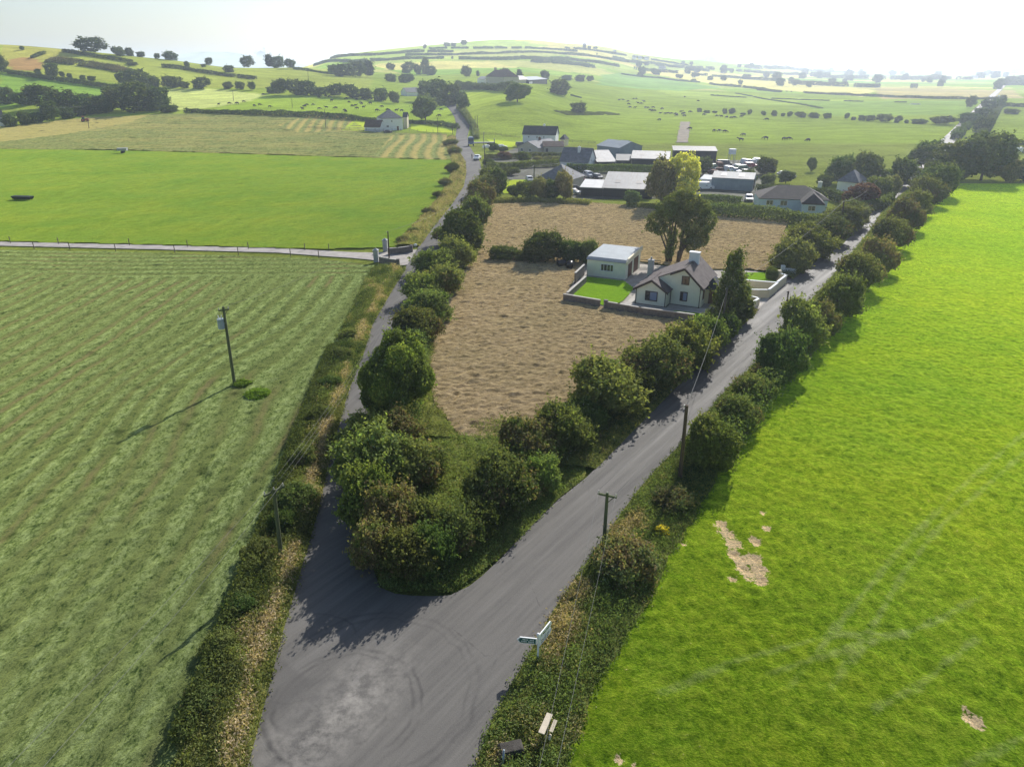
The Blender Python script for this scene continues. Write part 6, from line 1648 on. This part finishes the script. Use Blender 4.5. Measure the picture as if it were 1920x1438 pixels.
# ------------------------------------------------------------------ vehicles
def wheels(t, L, Wd, r=.32, axles=(.2, .8), wd=.22):
    for ax in axles:
        for s in (-1, 1):
            m = MB(); c = Vector((L * (ax - .5), s * (Wd / 2 - wd * .4), r)); m.tube([c - Vector((0, wd / 2, 0)), c + Vector((0, wd / 2, 0))], r, 14); w_ = m.build('wheel', M['tyre'], t)
            h_ = MB(); h_.tube([c + Vector((0, s * wd * .45, 0)), c + Vector((0, s * (wd / 2 + .015), 0))], r * .58, 10); h_.build('hub', M['steel'], w_)
def car(label, p, rz, paint_, kind='car', group=None, name=None, cat=None):
    spec = {'car': (4.2, 1.75, [(-2.1, .32), (2.1, .32), (2.1, .72), (1.25, .86), (.55, 1.38), (-1.1, 1.42), (-1.75, .95), (-2.1, .85)]),
            'van': (5.0, 1.95, [(-2.5, .35), (2.5, .35), (2.5, .95), (1.75, 1.15), (1.1, 2.05), (-2.4, 2.1), (-2.5, 1.9)]),
            'jeep': (4.5, 1.85, [(-2.25, .42), (2.25, .42), (2.25, 1.02), (1.1, 1.12), (.6, 1.78), (-2.1, 1.82), (-2.25, 1.1)]),
            'pickup': (5.1, 1.85, [(-2.55, .45), (2.55, .45), (2.55, 1.0), (1.4, 1.12), (.9, 1.75), (-.6, 1.78), (-.85, 1.1), (-2.55, 1.05)])}[kind]
    L, Wd, prof = spec
    t = thing(name or kind, label, cat or {'jeep': 'car'}.get(kind, kind), p, rz, group)
    b = MB()
    n = len(prof)
    vs = []
    for s in (-1, 1):
        for x, z in prof:
            vs.append((x, s * Wd / 2 * (.80 if z > 1.15 else 1.0), z))
    b.add(vs, [tuple(range(n)), tuple(range(2 * n - 1, n - 1, -1))] + [(i, i + n, (i + 1) % n + n, (i + 1) % n) for i in range(n)])
    b.build('body', M[paint_], t, bevel=.07)
    roof_z = max(z for _, z in prof); belt = .92 if kind == 'car' else 1.08
    xf = {'car': (.55, 1.25), 'van': (1.1, 1.75), 'jeep': (.6, 1.1), 'pickup': (.9, 1.4)}[kind]
    g = MB(); k = Wd / 2 * .76
    g.slab([(xf[1] - .06, -k, belt), (xf[1] - .06, k, belt), (xf[0] + .02, k * .92, roof_z - .1), (xf[0] + .02, -k * .92, roof_z - .1)], .05); g.build('windscreen', M['glass'], t)
    x0 = {'car': -1.25, 'van': .1, 'jeep': -1.8, 'pickup': -.5}[kind]
    for s in (-1, 1):
        g = MB(); y = s * (Wd / 2 * .905 + .01); y2 = s * (Wd / 2 * .815 + .01)
        g.slab([(x0, y, belt + .06), (xf[1] - .3, y, belt + .06), (xf[0] - .05, y2, roof_z - .14), (x0 + .2, y2, roof_z - .14)], .02 * -s); g.build('side_window', M['glass'], t)
        h_ = MB(); h_.box((L / 2 + .005, s * Wd * .34, .68 if kind == 'car' else .8), (.05, .32, .16)); h_.build('headlight', M['lamp'], t)
    if kind != 'pickup':
        g = MB(); xr = -L / 2 + (.30 if kind == 'car' else .1); g.slab([(xr - .12, k * .9, belt + .1), (xr - .12, -k * .9, belt + .1), (xr + (.42 if kind == 'car' else .06), -k * .85, roof_z - .14), (xr + (.42 if kind == 'car' else .06), k * .85, roof_z - .14)], .03); g.build('rear_window', M['glass'], t)
    wheels(t, L, Wd, .31 if kind == 'car' else .36)
    return t
car('white pickup parked on the lane beside the pale pole', P(895, 300), math.radians(-100), 'car_white', 'pickup', name='pickup')
car('silver car parked by the hedge left of the pale blue bungalow', P(1404, 376), math.radians(-105), 'car_silver', 'car', name='parked_car')
car('white van in front of the low lean-to by the workshop', P(1320, 356), math.radians(8), 'car_white', 'van')
YC = [('red car', 1076, 334, -80, 'car_red', 'car', 'nearest the grey bungalow in the shed yard'), ('silver car', 1104, 333, -70, 'car_silver', 'jeep', 'in the middle of the shed yard under the hedge'), ('white roofed dark car', 1119, 335, -60, 'car_dark', 'car', 'right of the silver car under the hedge'),
      ('red car with its rear out', 1089, 346, 100, 'car_red', 'jeep', 'beside the low white tin roof'), ('dark car', 1077, 357, 10, 'car_dark', 'car', 'at the left end of the low tin lean-to'), ('silver car', 1074, 364, -30, 'car_silver', 'car', 'lowest in the shed yard by the hay field'), ('white car', 1066, 346, -90, 'car_white', 'car', 'between the bungalow trees and the red car'),
      ('silver car', 993, 340, -80, 'car_silver', 'car', 'on the lawn left of the grey hip roofed bungalow'), ('white car', 941, 278, 5, 'car_white', 'car', 'under the rail fence lawn by the lorry'), ('white car', 914, 279, 10, 'car_white', 'car', 'beside the flat trailer of the lorry'),
      ('dark car', 977, 275, 20, 'car_dark', 'jeep', 'at the corner of the white two storey house'), ('dark car', 728, 250, 0, 'car_dark', 'car', 'in front of the tall white lane house')]
for nm, a, b, r, c, k, where in YC:
    car('%s %s' % (nm, where), P(a, b), math.radians(r), c, k, 'cars parked around the yard', name='parked_car', cat='car')
SCR_ = [('rusty red car', 1328, 322, 20, 'rust', 'car'), ('green van', 1334, 320, 40, 'car_green', 'van'), ('rusty van', 1347, 316, 90, 'rust', 'van'), ('brown car', 1350, 323, 0, 'rust', 'car'), ('white van', 1367, 325, -80, 'car_white', 'van'), ('silver car', 1377, 326, -60, 'car_silver', 'jeep'), ('green van', 1391, 322, 30, 'car_green', 'van'),
        ('silver car', 1384, 316, 10, 'car_silver', 'car'), ('white van', 1400, 311, -70, 'car_white', 'van'), ('red car', 1407, 315, 10, 'car_red', 'jeep'), ('silver pickup', 1412, 309, 0, 'car_silver', 'pickup'), ('white van', 1420, 309, -85, 'car_white', 'van'), ('white car', 1309, 300, 5, 'car_white', 'van'), ('dark car', 1358, 312, 0, 'car_dark', 'van'),
        ('silver car', 1438, 322, 0, 'car_silver', 'car'), ('white car', 1470, 330, 10, 'car_white', 'car'), ('silver car', 1478, 334, 0, 'car_silver', 'car'), ('dark car', 1396, 326, 30, 'car_dark', 'car'), ('brown car', 1340, 328, -30, 'rust', 'car')]
for i, (nm, a, b, r, c, k) in enumerate(sorted(SCR_, key=lambda q: q[1])):
    car('%s, %s from the left among the scrapyard wrecks' % (nm, ORD[i]), P(a, b), math.radians(r), c, k, 'scrapyard wrecks', name='scrap_car', cat='scrap car')
car('silver van at the road bend below the dark tree by the big clump', P(1695, 343), math.radians(50), 'car_silver', 'van')
car('white van beside the big clump at the far road', P(1764, 305), math.radians(55), 'car_white', 'van')
car('white van in the field right of the big clump', P(1908, 287), math.radians(5), 'car_white', 'van')
car('pale car driving on the straight far road', P(1872, 183), math.radians(57), 'car_white', 'van')
# lorry with a flat trailer
p = P(883, 274); t = thing('lorry', 'blue lorry cab with long flat trailer turning off the lane', 'lorry', p, math.radians(-82))
m = MB(); m.add([(-1.0, -1.2, .7), (1.1, -1.2, .7), (1.1, 1.2, .7), (-1.0, 1.2, .7), (-1.0, -1.15, 3.3), (.75, -1.15, 3.3), (.75, 1.15, 3.3), (-1.0, 1.15, 3.3)], [(3, 2, 1, 0), (4, 5, 6, 7), (0, 1, 5, 4), (1, 2, 6, 5), (2, 3, 7, 6), (3, 0, 4, 7)])
cb = m.build('cab', M['car_blue'], t, bevel=.1)
m = MB(); m.slab([(1.0, -1.0, 1.9), (1.0, 1.0, 1.9), (.84, 1.0, 2.9), (.84, -1.0, 2.9)], .06); m.build('windscreen', M['glass'], cb); m = MB(); m.box((-.3, 0, 3.5), (1.4, 2.0, .35), taper=.8); m.build('wind_deflector', M['car_white'], cb)
for s in (-1, 1):
    m = MB(); m.box((1.12, s * .85, .95), (.06, .35, .2)); m.build('headlight', M['lamp'], cb)
m = MB(); m.box((-.9, 5.4, 1.1), (2.3, 9.6, .45)); m.box((-.9, 10.0, 2.0), (2.3, .15, 1.4)); m.box((-.9, 1.0, 1.9), (2.3, .15, 1.2)); m.build('flat_trailer', M['car_dark'], t)
for (x, y) in ((.75, -1.0), (.75, 1.0), (-.6, -1.0), (-.6, 1.0)):
    m = MB(); m.tube([(x, y - .15, .5), (x, y + .15, .5)], .5, 14); m.build('wheel', M['tyre'], t)
for y in (7.4, 8.6):
    for x in (-1.8, 0):
        m = MB(); m.tube([(x - .15, y, .5), (x + .15, y, .5)], .5, 14); m.build('wheel', M['tyre'], t)
# red tractor
p = P(160, 229); t = thing('tractor', 'red tractor parked at the hedge of the second mown field', 'tractor', p, math.radians(20))
m = MB(); m.box((1.0, 0, 1.25), (1.9, .8, .8), taper=.9); m.box((0, 0, .8), (3.2, .6, .4)); m.build('body', M['tractor_red'], t, bevel=.06)
m = MB(); m.box((-.7, 0, 2.0), (1.4, 1.4, 1.3), taper=.85); cb = m.build('cab', M['glass'], t); m = MB(); m.box((-.7, 0, 2.72), (1.5, 1.5, .14)); m.build('roof', M['tractor_red'], cb)
for x, y, r in ((-.9, -.95, .85), (-.9, .95, .85), (1.4, -.85, .55), (1.4, .85, .55)):
    m = MB(); m.tube([(x, y - .2, r), (x, y + .2, r)], r, 16); w_ = m.build('wheel', M['tyre'], t); m = MB(); m.tube([(x, y - .22, r), (x, y + .22, r)], r * .5, 10); m.build('hub', M['tractor_red'], w_)
p = P(231, 288); t = thing('trailer', 'small pale trailer standing at the edge of the bright pasture', 'trailer', p, .15)
m = MB(); m.box((0, 0, 1.15), (3.2, 1.8, .25)); m.add([(-1.6, -.9, 1.25), (1.6, -.9, 1.25), (1.6, .9, 1.25), (-1.6, .9, 1.25), (-1.8, -1.05, 1.95), (1.8, -1.05, 1.95), (1.8, 1.05, 1.95), (-1.8, 1.05, 1.95)], [(3, 2, 1, 0), (0, 1, 5, 4), (1, 2, 6, 5), (2, 3, 7, 6), (3, 0, 4, 7), (4, 5, 6, 7)]); m.build('body', M['grey_pier'], t)
m = MB(); m.tube([(-1.6, 0, 1.0), (-3, 0, .7)], .07, 6); m.build('drawbar', M['steel'], t)
for s in (-1, 1):
    m = MB(); m.tube([(0, s * .95 - .15, .5), (0, s * .95 + .15, .5)], .5, 14); m.build('wheel', M['tyre'], t)
p = P(44, 376); t = thing('feed_trough', 'long dark feeder standing in the bright left pasture', 'trough', p, -.08)
m = MB(); m.add([(-2.2, -.6, .35), (2.2, -.6, .35), (2.2, .6, .35), (-2.2, .6, .35), (-2.5, -.85, 1.1), (2.5, -.85, 1.0), (2.5, .85, 1.0), (-2.5, .85, 1.1)], [(3, 2, 1, 0), (0, 1, 5, 4), (1, 2, 6, 5), (2, 3, 7, 6), (3, 0, 4, 7), (4, 5, 6, 7)]); m.build('body', M['tin_dark_and_shade'], t)
m = MB()
for x in (-1.9, 1.9):
    for y in (-.5, .5):
        m = MB(); m.box((x, y, .2), (.12, .12, .42)); m.build('leg', M['rust'], t)

# ------------------------------------------------------------------ figures grown on a skeleton
def skin_mesh(name, verts, edges, radii, levels=1):
    me = bpy.data.meshes.new(name + '_bones'); me.from_pydata(verts, edges, [])
    o = bpy.data.objects.new(name + '_bones', me); C.objects.link(o)
    o.modifiers.new('skin', 'SKIN')
    for v, r in zip(me.skin_vertices[0].data, radii): v.radius = (r, r)
    me.skin_vertices[0].data[0].use_root = True
    s = o.modifiers.new('sub', 'SUBSURF'); s.levels = levels; s.render_levels = levels
    bpy.context.view_layer.update()
    ev = o.evaluated_get(bpy.context.evaluated_depsgraph_get())
    out = bpy.data.meshes.new_from_object(ev)
    out.name = name
    bpy.data.objects.remove(o); bpy.data.meshes.remove(me)
    out.polygons.foreach_set('use_smooth', [True] * len(out.polygons))
    return out
def cow_mesh(graze, seed):
    R = random.Random(seed)
    hz = .45 if graze else 1.45
    V = [(0, 0, 1.02), (.55, 0, 1.03), (-.55, 0, 1.06), (.95, 0, 1.12 if not graze else .98), (1.35, 0, (hz + 1.1) / 2 + .05), (1.6, 0, hz + .1), (1.95, 0, hz - .12)]
    E = [(0, 1), (0, 2), (1, 3), (3, 4), (4, 5), (5, 6)]
    r = [.40, .38, .37, .27, .19, .15, .10]
    for x, y in ((.55, .2), (.55, -.2), (-.65, .2), (-.65, -.2)):
        i = len(V); sw = R.uniform(-.12, .12)
        V += [(x, y, .72), (x + sw * .4 + (.05 if x > 0 else -.07), y, .38), (x + sw, y, .04)]; E += [(1 if x > 0 else 2, i), (i, i + 1), (i + 1, i + 2)]; r += [.15, .075, .065]
    i = len(V); V += [(-.98, 0, 1.1), (-1.06, .03, .6)]; E += [(2, i), (i, i + 1)]; r += [.07, .03]
    for s in (1, -1):
        i = len(V); V += [(1.55, s * .26, hz + .16)]; E += [(5, i)]; r += [.05]
    return skin_mesh('cow', V, E, r)
def cow_mat(name, white):
    g = NG(name); p = g.coord('Object'); n = g.noise(p, 1.1, 2)
    c = g.mix(g.maprange(n, .54, .57), (0.018, 0.016, 0.015), (0.62, 0.60, 0.56)) if white == 1 else ((0.02, 0.017, 0.016) if white == 0 else (0.60, 0.57, 0.50))
    return g.done(g.principled(c, .75, .15))
CM = {'black': cow_mat('black_hide', 0), 'black and white': cow_mat('black_and_white_hide', 1), 'cream': cow_mat('cream_hide', 2)}
CMESH = {}
for nm in CM:
    for gr in (True, False):
        me = cow_mesh(gr, 3); me.materials.append(CM[nm]); CMESH[(nm, gr)] = me
LC = [(95, 285), (70, 300), (160, 282), (45, 330), (230, 328), (315, 312), (420, 320), (370, 235), (345, 190), (310, 185), (565, 252), (600, 295), (637, 290), (660, 322), (700, 258), (714, 270), (745, 230), (730, 308), (808, 265), (880, 347), (940, 305), (1000, 343), (1100, 345), (1158, 348), (1290, 370),
      (535, 360), (522, 347), (230, 195), (540, 212), (820, 217), (965, 232), (720, 215), (1600, 338), (1585, 408), (655, 222)]
LC = [(560 + a / 6, 150 + b / 6 + 2) for a, b in LC] + [(a / 3, 40 + b / 3 + 1.5) for a, b in ((1230, 470), (1290, 467), (1370, 455), (1335, 465), (1430, 478), (1460, 473), (1518, 483), (1480, 415))]
RC_ = [(1000 + a / 3, 40 + b / 3 + 1.5) for a, b in ((482, 445), (503, 443), (533, 452), (563, 437), (580, 437), (535, 468), (590, 462), (605, 465), (623, 453), (545, 486), (570, 488), (630, 488), (645, 488), (675, 488), (655, 502), (667, 507), (683, 507), (725, 495), (712, 520), (740, 522), (760, 520), (775, 521), (798, 525), (806, 532),
       (830, 512), (837, 523), (850, 535), (880, 513), (848, 520), (710, 557), (958, 528), (1030, 535), (1058, 537), (1088, 542), (1112, 545), (1128, 545), (1168, 540), (1313, 555), (882, 608), (1015, 620), (1043, 620), (1075, 625), (1183, 643), (1168, 672), (1307, 663), (1408, 667), (1435, 665), (1545, 675), (925, 450), (850, 427), (1425, 395), (1450, 397))]
CR = random.Random(21)
def place_cow(a, b, kind, label, group):
    gr = CR.random() < .75
    o = link('cow', CMESH[(kind, gr)]); o.location = P(a, b); o.rotation_euler = (0, 0, CR.choice((0, PI)) + CR.uniform(-.7, .7)); s = CR.uniform(.95, 1.15); o.scale = (s, s, s)
    tag(o, label, 'cow', group)
for i, (a, b) in enumerate(LC):
    k = 'black and white' if i % 6 == 2 else 'black'
    place_cow(a, b, k, 'small %s cow in the field above the tall white lane house' % k, 'cows above the lane house')
for i, (a, b) in enumerate(RC_):
    k = 'black and white' if i % 9 == 4 else 'black'
    place_cow(a, b, k, 'small %s cow in the wide right meadow' % k, 'cows in the right meadow')
for i, a in enumerate((1711, 1716, 1721)):
    place_cow(a, 198, 'cream', 'tiny pale cow in a group far across the right meadow', 'pale cows far off')
# the person standing by the pickup
def person():
    V = [(0, 0, .95), (0, 0, 1.15), (0, .01, 1.38), (0, 0, 1.52), (0, -.02, 1.60), (0, -.02, 1.72)]
    E = [(0, 1), (1, 2), (2, 3), (3, 4), (4, 5)]; r = [.15, .14, .16, .065, .10, .09]
    for s in (1, -1):
        i = len(V); V += [(s * .10, 0, .88), (s * .11, -.02, .48), (s * .12, .02, .08), (s * .13, -.14, .05)]; E += [(0, i), (i, i + 1), (i + 1, i + 2), (i + 2, i + 3)]; r += [.10, .065, .05, .05]
        i = len(V); V += [(s * .20, .01, 1.42), (s * .26, .03, 1.14), (s * .25, -.07, .90), (s * .25, -.10, .80)]; E += [(2, i), (i, i + 1), (i + 1, i + 2), (i + 2, i + 3)]; r += [.065, .05, .04, .035]
    me = skin_mesh('person', V, E, r, 2)
    g = NG('dark_work_clothes'); z = g.n('ShaderNodeSeparateXYZ', i_Vector=g.coord('Object')).outputs['Z']
    c = g.mix(g.math('GREATER_THAN', z, 1.5), g.mix(g.math('GREATER_THAN', z, .95), (0.02, 0.022, 0.035), (0.045, 0.03, 0.04)), (0.42, 0.24, 0.17))
    o = link('person', me, g.done(g.principled(c, .8, .1))); o.location = P(885, 298); o.rotation_euler = (0, 0, 2.2)
    tag(o, 'person in dark clothes standing on the lane beside the white pickup', 'person')
    h = MB(); h.ball((0, .0, 1.73), (.105, .115, .10), 10); hh = h.build('hair', M['dark_frame'], o, True)
person()
# ------------------------------------------------------------------ air
def haze():
    g = NG('thin_summer_haze')
    v = g.n('ShaderNodeVolumePrincipled')
    v.inputs['Color'].default_value = (0.74, 0.83, 1.0, 1)
    v.inputs['Density'].default_value = HAZE_D
    v.inputs['Anisotropy'].default_value = 0.55
    g.L.new(v.outputs[0], g.out.inputs['Volume'])
    m = MB(); m.box((0, 4600, 69), (24000, 9700, 150))
    o = m.build('haze', g.m)
    tag(o, 'thin bright haze that whitens the far hills and plain', 'haze', kind='stuff')
HAZE_D = 0.0002
haze()
